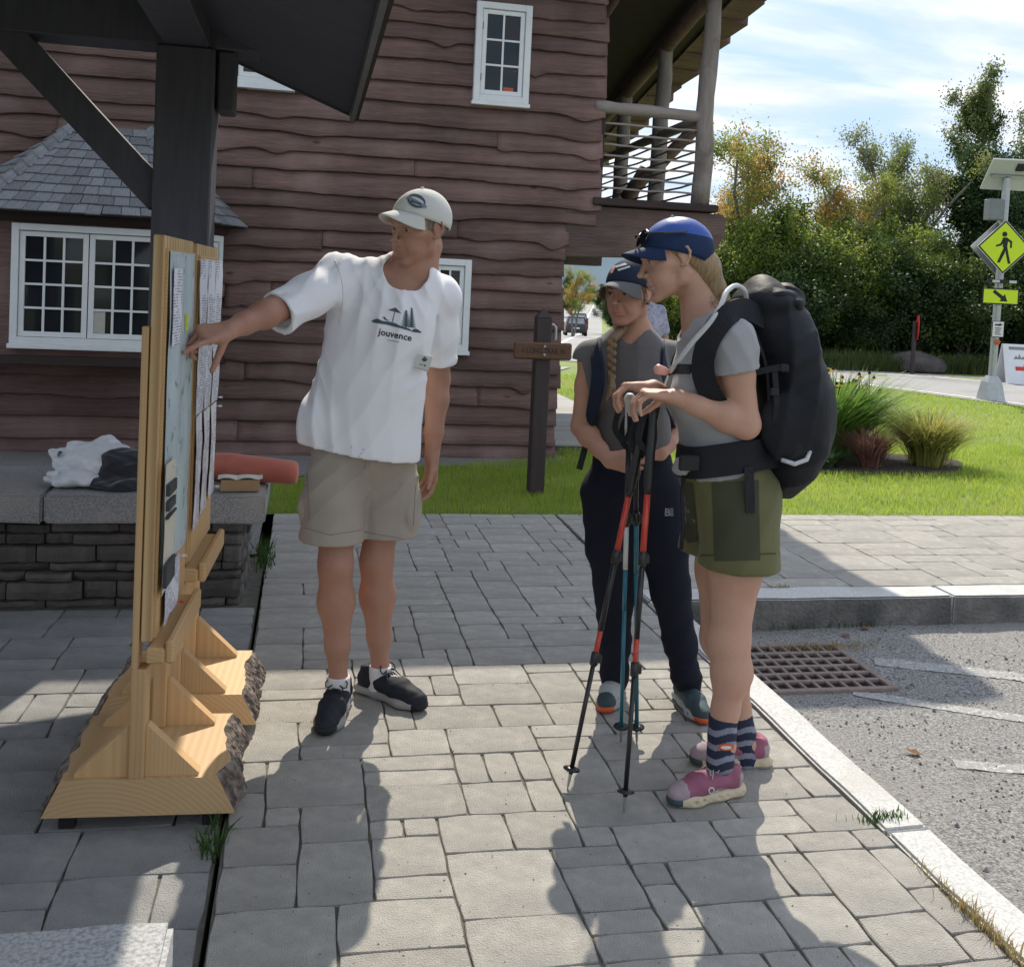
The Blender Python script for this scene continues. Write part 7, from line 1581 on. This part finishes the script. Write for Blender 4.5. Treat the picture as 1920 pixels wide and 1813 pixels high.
# ------------------------------------------------------------------ hiker in the blue cap, seen from her left side
def build_woman():
    YM = 2.885
    ankN, ankF = P(1352, 1396, 2.80), P(1397, 1392, 2.99); knN, knF = P(1368, 1196, 2.80), P(1350, 1196, 2.99); hpN, hpF = P(1388, 965, 2.80), P(1352, 965, 2.98)
    pel, wst, chs, nb = P(1374, 925, YM), P(1348, 850, YM), P(1334, 725, YM), P(1326, 612, YM)
    shN, shF = P(1372, 640, 2.735), P(1338, 642, 3.04); elN, wrN = P(1398, 796, 2.73), P(1266, 744, 2.74); elF, wrF = P(1318, 785, 3.06), P(1226, 726, 2.93)
    fw = cdir(-1, 0, .02); near = cdir(0, 0, -1); H = Head(P(1266, 488, YM), cdir(-.98, -.15, -.06), cdir(-.13, .98, .04), .98)
    S = SDF(); add_head(S, H, False, nb, .047)
    S.chain([nb, chs, wst, pel], [.085, .125, .115, .15], .05, fw, .74)
    for sh in (shN, shF): S.cone(sh, mixp(sh, nb, .8), .048, .045, .04)
    leg(S, hpN, knN, ankN, (.086, .056, .057, .034), back=-fw); leg(S, hpF, knF, ankF, (.086, .055, .055, .033), back=-fw)
    arm(S, shN, elN, wrN, (.050, .040, .024)); arm(S, shF, elF, wrF, (.047, .037, .023))
    # both hands rest on the pole grips, fingers hooked down over them
    add_hand(S, wrN, cdir(-.98, .12, .05), cdir(-.15, -1, .1), cdir(-.1, -.15, -.98)*-1, .94, curl=((.85, .75, .4), (.95, .7, .4), (.9, .75, .4), (.8, .8, .4)), thumb=(.55, .45, .75), tb=(.15, .2))
    add_hand(S, wrF, cdir(-.97, .05, -.1), cdir(-.15, -1, -.1), cdir(0, -.1, -1), .94, curl=((.75, .85, .4), (.8, .85, .4), (.85, .85, .4), (.9, .8, .4)), thumb=(.5, .5, .7), tb=(.15, .2))
    body = S.build('person', ['skin_fair', 'lip', 'brow_brown'], None, h=.006, fm=face_fm(H), fine=[(H.w(0, -.01, -.05), .20, .0025), (wrN+cdir(-.98, .12, .05)*.08, .11, .0028), (wrF+cdir(-.97, .05, -.1)*.08, .10, .0028)])
    tag(body, 'woman in blue cap, grey T-shirt and olive shorts carrying the big black backpack', 'person')
    eyes(H, body, (0, 1, -.1))
    h = SDF(); h.ell(H.w(0, -.016, .033), A([.0785, .0985, .088])*H.s, H.M, .01); h.plane(H.w(0, .030, 0), un(H.M@A([0, 1, -.25])), .012); h.plane(H.w(0, -.02, -.022), un(H.M@A([0, .75, -1])), .012)
    h.ell(H.w(0, -.075, -.035), A([.052, .040, .055])*H.s, H.M, .03); h.chain([H.w(0, -.098, -.035), P(1340, 548, YM-.01), P(1356, 580, YM-.03), P(1362, 606, YM-.04)], [.036, .032, .026, .012], .03)
    h.fn(folds(.004, 420, cdir(.55, -.8, 0), cdir(.8, .55, .3), 1.0, None, .8)); h.build('hair', 'hair_blond', body, h=.004)
    strands('loose_hair', [[H.w(.03, -.10, -.01), P(1340, 535, YM-.03), P(1352, 560, YM-.05), P(1362, 590, YM-.05)], [H.w(0, -.105, .0), P(1345, 540, YM), P(1360, 575, YM-.03), P(1366, 610, YM-.04)], [H.w(.06, -.06, -.02), H.w(.055, -.085, -.06), P(1335, 570, YM-.06), P(1350, 600, YM-.06)]], 260, .007, .0005, 'hair_blond', body)
    # ---- T-shirt
    T = SDF(); up = un(nb-pel); hem = P(1352, 880, YM)
    T.chain([mixp(nb, chs, .22), chs, wst, hem], [.112, .142, .132, .142], .05, fw, .80)
    for d in (-.075, .075): T.ell(P(1290, 742, YM)+near*d, (.060, .062, .062), k=.05)
    sN, sF = mixp(shN, elN, .36), mixp(shF, elF, .42)
    for sh, s_ in ((shN, sN), (shF, sF)): T.cone(mixp(sh, nb, .6), sh, .046, .062, .05); T.chain([sh, s_], [.064, .068], .04)
    T.fn(folds(.005, 95, cdir(.9, .4, 0), cdir(-.4, .9, 0), 2.0, None, .9)); T.fn(folds(.004, 130, cdir(-.4, .9, .2), cdir(.9, .4, 0), 5.0, None, .9))
    T.cone(mixp(nb, H.c, .6), mixp(nb, chs, .03)+fw*.045, .060, .052, .010, op=-1)
    def cut(c, d, r_in):
        def g(X, D):
            q = X-c; al = q@d; nr = np.linalg.norm(q, axis=1) < .12; D2 = np.where(nr, np.maximum(D, al), D); rad = np.linalg.norm(q-al[:, None]*d, axis=1); return np.where(nr & (al > -.03), np.maximum(D2, r_in-rad), D2)
        return g
    T.fn(cut(sN+A([0, 0, -.0]), un(elN-shN), .054)); T.plane(hem, -up, .006)
    shirt = T.build('t_shirt', 'grey_jersey', body, h=.0056)
    # ---- shorts
    K = SDF(); hmN, hmF = P(1386, 1062, 2.80), P(1338, 1030, 2.98)
    K.chain([wst+A([0, 0, -.02]), pel], [.140, .158], .03, fw, .92); K.chain([mixp(hpN, pel, .15), hmN, hmN+A([0, 0, -.05])], [.118, .113, .113], .03); K.chain([mixp(hpF, pel, .15), hmF, hmF+A([0, 0, -.05])], [.112, .104, .104], .03)
    K.fn(folds(.006, 80, cdir(.5, .85, 0), cdir(.85, -.5, 0), 1.2, None, .9))
    K.plane(hmN, (0, 0, -1), .005)
    for hm in (hmN, hmF): K.cone(hm+A([0, 0, .03]), hm+A([0, 0, -.09]), .095 if hm is hmN else .088, .102 if hm is hmN else .094, .006, op=-1)
    shorts = K.build('shorts', 'olive', body, h=.006)
    cling(shorts, [[(1335, 905), (1422, 900), (1425, 1050), (1340, 1052)]], .002, 'side_pocket', 'olive_dark', maxe=.02); cling(shorts, [[(1268, 900), (1300, 905), (1310, 1015), (1290, 1018), (1272, 990)]], .002, 'leg_panel', 'olive_dark', maxe=.02)
    cling(shorts, [[(1314, 1040), (1462, 1036), (1462, 1039), (1314, 1043)]], .0015, 'hem_stitch', 'olive_dark', maxe=.02)
    MB().tube([P(1283, 880, 2.80), P(1279, 930, 2.79), P(1281, 985, 2.79), P(1277, 1030, 2.79)], .006, 6).build('drawcord', 'webbing', body, smooth=True)
    T2 = SDF(); T2.ell(P(1290, 872, 2.80), (.035, .03, .02), k=.02); T2.ell(P(1275, 878, 2.82), (.02, .02, .022), k=.02); T2.fn(wrinkle(.003, 90, 3)); T2.build('shirt_tail', 'grey_jersey', body, h=.004)
    # ---- cap and sunglasses
    cap = cap_mesh(H, ['cap_blue', 'cap_blue_dark'], body, .062, z0=.052, back=-.035, droop=.016, drop=.006, bmat=1, split=5, rad=(.088, .112, .099))
    g = empty('sunglasses', H.w(0, .10, .075), 0, 'dark sunglasses resting on the brim of the blue cap', 'sunglasses')
    for sx in (-1, 1):
        V = []; n = 10
        for i in range(n): a = 2*PI*i/n; V.append(H.w(sx*.031+.028*math.cos(a), .104-.010*abs(.031*sx+.028*math.cos(a))/.03-.01*math.sin(a), .080+.021*math.sin(a)))
        V2 = [v-A(H.M[:, 1])*.003 for v in V]; MB().add(V+V2, [tuple(range(n)), tuple(range(2*n-1, n-1, -1))]+[(i, (i+1) % n, n+(i+1) % n, n+i) for i in range(n)]).build('lens', 'lens', g)
        MB().tube([H.w(sx*.058, .090, .088), H.w(sx*.086, .040, .078), H.w(sx*.089, -.03, .070)], .003, 6).build('temple', 'lens', g)
    MB().tube([H.w(-.008, .106, .086), H.w(0, .108, .089), H.w(.008, .106, .086)], .003, 6).build('bridge', 'lens', g)
    # ---- socks and trail shoes
    for a_, kn in ((ankN, knN), (ankF, knF)):
        k_ = SDF(); t_ = mixp(a_, kn, .27); k_.chain([t_, mixp(a_, kn, .1), a_+A([0, 0, -.05])], [.0435, .0405, .042], .01); k_.plane(t_, un(kn-a_), .004)
        def fms(C, a=a_): return ((np.sin((C[:, 2]-a[2])*150+1.2*np.sin((C@CR)*60)) > .25) & (C[:, 2] < a[2]+.075)).astype(int)
        sk = k_.build('sock', ['sock_navy', 'sock_stripe'], body, h=.0035, fm=fms)
        if a_ is ankN: cling(sk, [[(1361+15*math.cos(t), 1402+7*math.sin(t)-2) for t in np.linspace(0, 6.28, 14)[:-1]]], .0012, 'sock_badge', 'shoe_orange'); cling(sk, [[(1361+10*math.cos(t), 1400.5+3.5*math.sin(t)) for t in np.linspace(0, 6.28, 12)[:-1]]], .002, 'sock_badge_mark', 'sock_white')
    ms = ['shoe_magenta', 'shoe_mauve', 'sole_cream', 'sole_cream', 'shoe_teal']
    s1 = shoe(body, ankN, cdir(-.88, 0, -.42), .255, ms, 'lace', chunky=.008); shoe(body, ankF, cdir(-.98, 0, -.10), .255, ms, 'lace', chunky=.008)
    cling(s1, text_polys('QC', 17, 1338, 1484, .45, .9, .3), name='shoe_mark', mat='sock_white')
    # ---- backpack
    pk = empty('backpack', P(1480, 870, YM), 0, 'large black hiking backpack worn by the woman in the blue cap', 'backpack'); lt = un(near)
    B = SDF(); pts = [P(1428, 592, YM), P(1468, 660, YM), P(1486, 750, YM), P(1484, 815, YM), P(1462, 850, YM)]
    B.chain(pts, [.125, .158, .172, .165, .13], .05, fw, .60); B.ell(P(1436, 566, YM), (.10, .14, .048), np.stack([fw, lt, A([0, 0, 1])], 1), .03); B.ell(P(1532, 770, YM), (.05, .115, .125), np.stack([fw, lt, A([0, 0, 1])], 1), .03)
    B.ell(P(1470, 800, 2.73), (.075, .03, .10), np.stack([fw, lt, A([0, 0, 1])], 1), .02); B.fn(folds(.010, 75, cdir(.25, 1, 0), fw, 3.0, None, .8)); B.fn(folds(.006, 110, cdir(1, .3, 0), cdir(-.3, 1, 0), 1.0, None, .8))
    pb = B.build('pack_body', 'pack_black', pk, h=.007)
    L_ = SDF(); L_.ell(P(1440, 556, YM), (.085, .13, .040), np.stack([fw, lt, A([0, 0, 1])], 1), .03); L_.ell(P(1472, 566, YM), (.05, .12, .045), np.stack([fw, lt, A([0, 0, 1])], 1), .03); L_.fn(wrinkle(.004, 55, 2)); L_.build('pack_lid', 'pack_black', pk, h=.006)
    out = lambda p: (A(p)-(chs+up*((A(p)-chs)@up)))
    S1 = [P(1428, 600, 2.775), P(1395, 580, 2.73), P(1362, 592, 2.685), P(1328, 640, 2.69), P(1318, 695, 2.715), P(1336, 745, 2.725), P(1378, 795, 2.765), P(1425, 830, 2.79)]
    strap('shoulder_strap', S1, .062, .016, 'pack_black', pk, nrm=out)
    S2 = [p+A([0, 0, 0]) for p in [P(1420, 605, 3.0), P(1378, 590, 3.03), P(1330, 612, 3.06), P(1285, 660, 3.03), P(1270, 715, 3.02), P(1290, 790, 3.03), P(1380, 830, 3.0)]]
    strap('shoulder_strap', S2, .055, .016, 'pack_black', pk, nrm=out)
    strap('chest_strap', [P(1322, 690, 2.715), P(1290, 691, 2.735), P(1262, 695, 2.80), P(1250, 697, 2.885), P(1262, 697, 2.98)], .022, .004, 'webbing', pk, nrm=out)
    MB().box((-.02, -.008, -.014), (.02, .008, .014), M=Matrix.Translation(P(1282, 692, 2.735)), ch=.003).build('buckle', 'sole_dark', pk)
    HB = [P(1462, 846, 2.78), P(1400, 856, 2.735), P(1345, 864, 2.742), P(1302, 868, 2.775), P(1274, 864, 2.86), P(1282, 860, 2.98), P(1350, 862, 3.06)]
    strap('hip_belt', HB, .092, .014, 'pack_black', pk, nrm=lambda p: (A(p)-(pel+A([0, 0, A(p)[2]-pel[2]]))))
    strap('belt_tail', [P(1404, 876, 2.72), P(1406, 920, 2.70), P(1407, 962, 2.69)], .026, .003, 'webbing', pk, nrm=near)
    MB().box((-.03, -.008, -.022), (.03, .008, .022), M=Matrix.Translation(P(1292, 868, 2.755)), ch=.004).build('buckle', 'sole_dark', pk)
    strap('compression_strap', [P(1412, 700, 2.735), P(1470, 690, 2.715), P(1520, 715, 2.80)], .018, .004, 'webbing', pk, nrm=near); strap('compression_strap', [P(1440, 620, 2.77), P(1490, 640, 2.76), P(1528, 700, 2.83)], .018, .004, 'webbing', pk, nrm=near)
    strap('lid_strap', [P(1452, 566, 2.80), P(1492, 600, 2.79), P(1522, 650, 2.80), P(1540, 705, 2.82)], .018, .004, 'webbing', pk, nrm=near); strap('side_strap', [P(1448, 840, 2.735), P(1456, 760, 2.71), P(1452, 690, 2.72)], .016, .004, 'webbing', pk, nrm=near)
    strap('zip', [P(1415, 620, 2.785), P(1437, 690, 2.75), P(1442, 780, 2.735)], .007, .004, 'reflective' if False else 'webbing', pk, nrm=near)
    for (px, py, Y) in [(1470, 690, 2.712), (1494, 642, 2.755), (1500, 612, 2.785), (1452, 735, 2.708)]: MB().box((-.013, -.006, -.011), (.013, .006, .011), M=Matrix.Translation(P(px, py, Y)), ch=.003).build('buckle', 'sole_dark', pk)
    MB().tube([P(1408, 560, 2.86), P(1414, 540, 2.86), P(1426, 536, 2.86), P(1434, 546, 2.86)], .006, 6).build('haul_loop', 'webbing', pk, smooth=True)
    mp_ = SDF(); mp_.ell(P(1478, 815, 2.725), (.068, .022, .075), np.stack([fw, lt, A([0, 0, 1])], 1), .01); mp_.plane(P(1478, 780, 2.72), (0, 0, 1), .004); mp_.build('mesh_pocket', 'webbing', pk, h=.006)
    MB().tube([P(1465, 862, 2.705), P(1490, 870, 2.70), P(1512, 862, 2.705), P(1519, 846, 2.715)], [.006, .007, .007, .006], 8).build('reflective_loop', 'reflective', pk, smooth=True)
    hs = [P(1400, 566, 2.80), P(1396, 546, 2.78), P(1380, 536, 2.76), P(1362, 548, 2.72), P(1352, 572, 2.69), P(1330, 606, 2.68), P(1300, 640, 2.70), P(1275, 672, 2.73), P(1256, 697, 2.77)]
    Q = []
    for i in range(len(hs)-1):
        p0, p1, p2, p3 = hs[max(i-1, 0)], hs[i], hs[i+1], hs[min(i+2, len(hs)-1)]
        for j in range(6): t = j/6; Q.append(.5*((2*p1)+(-p0+p2)*t+(2*p0-5*p1+4*p2-p3)*t*t+(-p0+3*p1-3*p2+p3)*t**3))
    Q.append(hs[-1]); MB().tube(Q, .0075, 10).build('drinking_hose', 'hose', pk, smooth=True)
    v0, v1 = P(1252, 698, 2.77), P(1232, 692, 2.76); MB().tube([v0, mixp(v0, v1, .3), v1, mixp(v0, v1, 1.2)], [.008, .013, .015, .007], 10).build('bite_valve', 'valve_pink', pk, smooth=True)
    return body
woman = build_woman()

# ------------------------------------------------------------------ young hiker with the braid
def build_young():
    ankR, ankL = P(1152, 1284, 3.55), P(1290, 1288, 3.45); knR, knL = P(1152, 1118, 3.52), P(1258, 1110, 3.44); hpR, hpL = P(1142, 925, 3.53), P(1228, 925, 3.51)
    pel, wst, chs, nb = P(1186, 900, 3.53), P(1182, 815, 3.53), P(1180, 712, 3.53), P(1186, 640, 3.53)
    shR, shL = P(1108, 672, 3.53), P(1258, 672, 3.57); elR, wrR = P(1090, 800, 3.55), P(1140, 862, 3.36); elL, wrL = P(1282, 795, 3.60), P(1240, 850, 3.42)
    nf = cdir(-.32, 0, -.95); lat = cdir(.95, 0, -.32); H = Head(P(1180, 550, 3.50), cdir(-.60, -.08, -.79), cdir(.05, 1, .02), .94)
    S = SDF(); add_head(S, H, False, nb, .046)
    S.chain([nb, chs, wst, pel], [.08, .125, .112, .14], .05, nf, .70)
    for sh in (shR, shL): S.cone(sh, mixp(sh, nb, .8), .045, .042, .04)
    leg(S, hpR, knR, ankR, (.08, .05, .05, .032)); leg(S, hpL, knL, ankL, (.08, .05, .05, .032)); arm(S, shR, elR, wrR, (.044, .036, .023)); arm(S, shL, elL, wrL, (.044, .036, .023))
    add_hand(S, wrR, cdir(.93, -.12, -.25), cdir(.15, -.1, .98), cdir(.1, .95, .2), .90, curl=((.55, 1.1, .7), (.6, 1.1, .7), (.65, 1.1, .7), (.7, 1.1, .7)), thumb=(.7, .35, .6), tb=(.2, .3), spread=(.04, .01, -.02, -.05))
    add_hand(S, wrL, cdir(-.95, .1, -.2), cdir(0, -.6, .7), cdir(-.1, .9, .3), .90, curl=((.6, 1.0, .6),)*4, thumb=(.7, .35, .6))
    body = S.build('person', ['skin_mid', 'lip', 'brow_brown'], None, h=.006, fm=face_fm(H), fine=[(H.w(0, -.01, -.05), .20, .0025), (wrR+cdir(.93, -.12, -.25)*.08, .11, .0028), (wrL+cdir(-.95, .1, -.2)*.08, .10, .0028)])
    tag(body, 'young woman in navy cap with blond braid, taupe top and dark joggers', 'person')
    eyes(H, body, (.1, 1, 0))
    h = SDF(); h.ell(H.w(0, -.016, .033), A([.0785, .0985, .088])*H.s, H.M, .01); h.plane(H.w(0, .028, 0), un(H.M@A([0, 1, -.3])), .012); h.plane(H.w(0, -.02, -.03), un(H.M@A([0, .8, -1])), .012)
    h.chain([H.w(0, -.10, -.03), H.w(-.02 if H.M[0, 0] > 0 else .02, -.07, -.09), P(1149, 636, 3.425)], [.03, .024, .016], .03)
    h.fn(folds(.003, 420, cdir(.3, -.9, 0), cdir(.9, .3, .3), 1.0, None, .8)); h.build('hair', 'hair_dirty', body, h=.004)
    br = SDF(); a, b = P(1147, 634, 3.41), P(1146, 706, 3.40); n = 11
    for i in range(n):
        t = i/(n-1); c = mixp(a, b, t)+lat*.006*(-1)**i; rr = .0135-.004*t; br.ell(c, (rr, rr*.9, .012), np.stack([un(lat+A([0, 0, .7*(-1)**i])), nf, un(A([0, 0, 1])-lat*.7*(-1)**i)], 1), .003)
    br.chain([b, P(1147, 728, 3.39), P(1136, 752, 3.385)], [.010, .014, .003], .006); br.fn(folds(.002, 500, cdir(.2, 1, 0), lat, 0, None, .8)); br.build('braid', 'hair_dirty', body, h=.003)
    strands('loose_hair', [[mixp(a, b, t), mixp(a, b, t+.12)+lat*.008, mixp(a, b, t+.2)+lat*.002] for t in np.linspace(0, .9, 8)]+[[b, P(1146, 730, 3.385), P(1138, 756, 3.38)]]+[[H.w(.076, .03, .02), H.w(.082, .03, -.02), H.w(.078, .04, -.06)], [H.w(-.076, .03, .02), H.w(-.082, .03, -.02), H.w(-.078, .04, -.06)]], 220, .004, .0005, 'hair_dirty', body, 3)
    # ---- top with cap sleeves
    T = SDF(); up = un(nb-pel); hem = P(1184, 838, 3.53)
    T.chain([mixp(nb, chs, .2), chs, wst, hem], [.105, .140, .132, .140], .05, nf, .78)
    for d in (-.07, .07): T.ell(P(1172, 728, 3.53)+lat*d+nf*.075, (.055, .055, .055), k=.05)
    sR, sL = mixp(shR, elR, .40), mixp(shL, elL, .40)
    for sh, s_ in ((shR, sR), (shL, sL)): T.cone(mixp(sh, nb, .6), sh, .044, .056, .05); T.chain([sh, s_], [.057, .064], .04)
    T.fn(folds(.004, 90, cdir(.2, 1, 0), lat, 2.0, None, .9)); T.cone(mixp(nb, H.c, .6), nb+nf*.03+A([0, 0, .012]), .058, .050, .010, op=-1)
    def cut(c, d, r_in):
        def g(X, D):
            q = X-c; al = q@d; nr = np.linalg.norm(q, axis=1) < .11; D2 = np.where(nr, np.maximum(D, al), D); rad = np.linalg.norm(q-al[:, None]*d, axis=1); return np.where(nr & (al > -.03), np.maximum(D2, r_in-rad), D2)
        return g
    T.fn(cut(sR, un(elR-shR+cdir(-.10, 0, 0)), .050)); T.fn(cut(sL, un(elL-shL), .050)); T.plane(hem, -up, .006)
    T.build('top', 'taupe_jersey', body, h=.0056)
    # ---- joggers
    K = SDF(); cR, cL = mixp(knR, ankR, .86), mixp(knL, ankL, .86)
    K.chain([wst+A([0, 0, -.01]), pel], [.128, .160], .03, nf, .80); K.chain([hpR, mixp(hpR, knR, .5), knR, mixp(knR, ankR, .5), cR, ankR+A([0, 0, .01])], [.104, .091, .068, .057, .049, .045], .03); K.chain([hpL, mixp(hpL, knL, .5), knL, mixp(knL, ankL, .5), cL, ankL+A([0, 0, .01])], [.104, .091, .068, .057, .049, .045], .03)
    K.fn(folds(.006, 75, cdir(.6, .8, 0), cdir(.8, -.6, 0), 1.5, None, .9)); K.fn(folds(.004, 120, cdir(1, .2, 0), cdir(-.2, 1, 0), 3.3, lambda X: np.clip((.62-X[:, 2])*4, 0, 1), .9))
    jg = K.build('joggers', 'navy_knit', body, h=.007)
    cling(jg, text_polys('B', 20, 1251, 961, .05, 1.0, .4), .0015, 'hip_lettering', 'sock_stripe'); cling(jg, [[(1256, 953+i*4), (1262, 953+i*4), (1262, 955+i*4), (1256, 955+i*4)] for i in range(4)], .0015, 'hip_print', 'sock_stripe')
    cap = cap_mesh(H, ['cap_navy', 'cap_brim_sunlit'], body, .066, z0=.050, back=-.02, droop=.030, drop=.010, bmat=1)
    cling(cap, [[(1152, 500), (1172, 494), (1176, 497), (1156, 503)], [(1158, 506), (1180, 499), (1182, 502), (1160, 509)]], .002, 'cap_lettering', 'pole_white')
    cling(cap, [[(1144, 512), (1151, 499), (1155, 500), (1149, 513)]], .002, 'cap_flash', 'valve_pink')
    ms = ['shoe_pale', 'shoe_teal', 'shoe_pale', 'sole_dark', 'shoe_orange']
    shoe(body, ankR, cdir(-.28, 0, -.96), .255, ms, 'lace_dark', chunky=.004); shoe(body, ankL, cdir(.22, 0, -.97), .255, ['shoe_teal', 'shoe_teal', 'shoe_pale', 'sole_dark', 'shoe_orange'], 'lace_dark', chunky=.004)
    for sx in (H.w(.078, .0, -.038), H.w(-.078, .0, -.038)): s_ = SDF(); s_.ell(sx, (.006, .006, .006)); s_.build('earring', 'lens', body, h=.003)
    q = [wrR+cdir(.0, -.0, 0)*0+(cdir(.1, .95, .2)*math.cos(t)+cdir(.15, -.1, .98)*math.sin(t))*.031-cdir(.93, -.12, -.25)*.004 for t in np.linspace(0, 2*PI, 19)]
    MB().tube(q, .0028, 6, cap=False).build('bracelet', 'hose', body, smooth=True)
    # ---- day pack
    dp = empty('day_pack', P(1190, 760, 3.70), 0, 'dark navy day pack on the back of the young woman with the braid', 'backpack')
    B = SDF(); B.chain([P(1186, 690, 3.72), P(1186, 800, 3.74)], [.13, .14], .04, nf, .6); B.build('pack_body', 'cap_navy', dp, h=.01)
    out = lambda p: (A(p)-(chs+up*((A(p)-chs)@up)))
    strap('shoulder_strap', [P(1140, 652, 3.62), P(1126, 646, 3.53), P(1118, 660, 3.45), P(1122, 700, 3.41), P(1116, 745, 3.43), P(1104, 800, 3.52), P(1110, 820, 3.62)], .050, .012, 'cap_navy', dp, nrm=out)
    strap('shoulder_strap', [P(1232, 655, 3.63), P(1242, 648, 3.55), P(1244, 662, 3.47), P(1246, 705, 3.43), P(1252, 760, 3.46), P(1268, 810, 3.58)], .050, .012, 'cap_navy', dp, nrm=out)
    strap('strap_tail', [P(1106, 790, 3.50), P(1098, 835, 3.50), P(1086, 880, 3.50)], .022, .003, 'webbing', dp, nrm=nf)
    return body
young = build_young()

# ------------------------------------------------------------------ passer-by far behind, mostly hidden
def build_far():
    Y = 9.4; x = P(1206, 600, Y)[0]; z0 = 0.0; o = A([x, Y, z0]); S = SDF(); H = Head(o+A([.02, .02, 1.53]), (.3, 1, 0), (0, 0, 1), .95); nb = o+A([0, 0, 1.36]); add_head(S, H, False, nb)
    S.chain([nb, o+A([0, 0, 1.2]), o+A([0, 0, 1.0]), o+A([0, 0, .88])], [.10, .15, .14, .15], .05, (0, 1, 0), .7)
    for sx in (-1, 1):
        hp, kn, an = o+A([sx*.09, 0, .86]), o+A([sx*.10, .03, .47]), o+A([sx*.11, 0, .08]); leg(S, hp, kn, an, (.08, .052, .053, .033)); sh, el, wr = o+A([sx*.17, 0, 1.32]), o+A([sx*.23, .02, 1.06]), o+A([sx*.21, .12, .84]); arm(S, sh, el, wr, (.047, .038, .025)); S.cone(sh, nb, .045, .045, .04)
        add_hand(S, wr, (0, .3, -1), (-sx, 0, 0), (0, 1, .3), .9)
    b = S.build('person', 'skin_mid', None, h=.012); tag(b, 'passer-by in a patterned lilac top, mostly hidden behind the young hiker', 'person')
    T = SDF(); T.chain([nb-A([0, 0, .04]), o+A([0, 0, 1.2]), o+A([0, 0, .60])], [.13, .175, .20], .05, (0, 1, 0), .74)
    for sx in (-1, 1): T.chain([o+A([sx*.16, 0, 1.325]), o+A([sx*.21, .01, 1.14])], [.062, .064], .04)
    T.plane(o+A([0, 0, .60]), (0, 0, -1)); T.fn(folds(.006, 80, (0, 0, 1), (1, 0, 0), 1.0, None, .9)); T.build('top', 'purple_print', b, h=.01)
    K = SDF()
    for sx in (-1, 1): K.chain([o+A([sx*.07, 0, .92]), o+A([sx*.10, .02, .5]), o+A([sx*.11, 0, .11])], [.11, .085, .065], .04)
    K.build('trousers', 'navy_knit', b, h=.01)
    for sx in (-1, 1): shoe(b, o+A([sx*.11, 0, .08]), (0, 1, 0), .26, ['shoe_pale', 'shoe_pale', 'sole_grey', 'sole_dark'])
    h = SDF(); h.ell(H.w(0, -.02, .035), A([.084, .104, .095]), H.M); h.plane(H.w(0, .05, .0), H.M[:, 1]); h.build('hair', 'hair_blond', b, h=.008)
    return b
build_far()

# ------------------------------------------------------------------ trekking poles
def pole(label, tip, top, secs, grip, basket=True, joint=(), gmat='pole_black'):
    tip, top = A(tip), A(top); d = un(top-tip); L = np.linalg.norm(top-tip); t = empty('trekking_pole', tip, 0, label, 'trekking pole', 'trekking poles held by the hikers')
    MB().tube([tip, tip+d*.012, tip+d*.06], [.002, .004, .006], 8).build('tip', 'steel', t)
    for a, b, r, m in secs: MB().tube([tip+d*L*a, tip+d*L*b], r, 10).build('shaft_section', m, t, smooth=True)
    for j in joint:
        MB().tube([tip+d*(L*j-.022), tip+d*(L*j-.018), tip+d*(L*j+.018), tip+d*(L*j+.022)], [.008, .0125, .0125, .008], 10).build('lock_collar', 'pole_black', t, smooth=True); c = tip+d*L*j+CR*.012; MB().box((-.008, -.007, -.013), (.008, .007, .013), M=Matrix.Translation(c), ch=.003).build('lock_lever', 'pole_black', t)
    if basket: MB().tube([tip+d*.055, tip+d*.060, tip+d*.066], [.010, .026, .010], 14).build('basket', 'pole_black', t, smooth=True)
    g0 = 1-grip/L; MB().tube([tip+d*L*g0, tip+d*L*(g0+.02), tip+d*(L-.10), tip+d*(L-.05), tip+d*(L-.01), tip+d*(L+.006)], [.010, .0145, .0145, .013, .019, .010], 12).build('grip', gmat, t, smooth=True)
    s_ = tip+d*(L-.01); strap('wrist_strap', [s_, s_-CR*.03-CU*.03, s_-CR*.045-CU*.09, s_-CR*.02-CU*.125, s_-CU*.10, s_-CU*.03], .018, .003, 'webbing', t, nrm=-_f)
    return t
tA, tB = G(1064, 1478), G(1170, 1524); tC, tD = G(1164, 1392), G(1194, 1394)
rb = lambda: [(.04, .345, .0070, 'pole_black'), (.345, .42, .0078, 'pole_red'), (.42, .615, .0085, 'pole_black'), (.615, .775, .0092, 'pole_red'), (.775, .86, .0088, 'pole_black')]
pole('red and black trekking pole leaning farthest left', tA, P(1212, 770, 2.89), rb(), .26, True, (.345, .615))
pole('red and black trekking pole planted nearest the magenta shoe', tB, P(1226, 758, 2.86), rb(), .26, True, (.345, .615))
tl = lambda: [(.04, .40, .0066, 'pole_teal'), (.40, .52, .0072, 'pole_teal'), (.52, .66, .0078, 'pole_white'), (.66, .86, .0082, 'pole_black')]
pc = pole('teal trekking pole with white grip, left of the pair', tC, P(1181, 742, 2.99), tl(), .13, True, (.66,), 'pole_white')
pole('teal trekking pole with black grip, right of the pair', tD, P(1192, 760, 3.02), [(.04, .52, .0068, 'pole_teal'), (.52, .68, .0078, 'pole_teal'), (.68, .86, .0082, 'pole_black')], .24, True, (.68,), 'pole_black')
gt = [P(1190, 770, 2.985), P(1194, 785, 2.985), P(1192, 800, 2.99)]; MB().tube(gt, .009, 8).build('grip_inlay', 'grip_teal', pc, smooth=True)
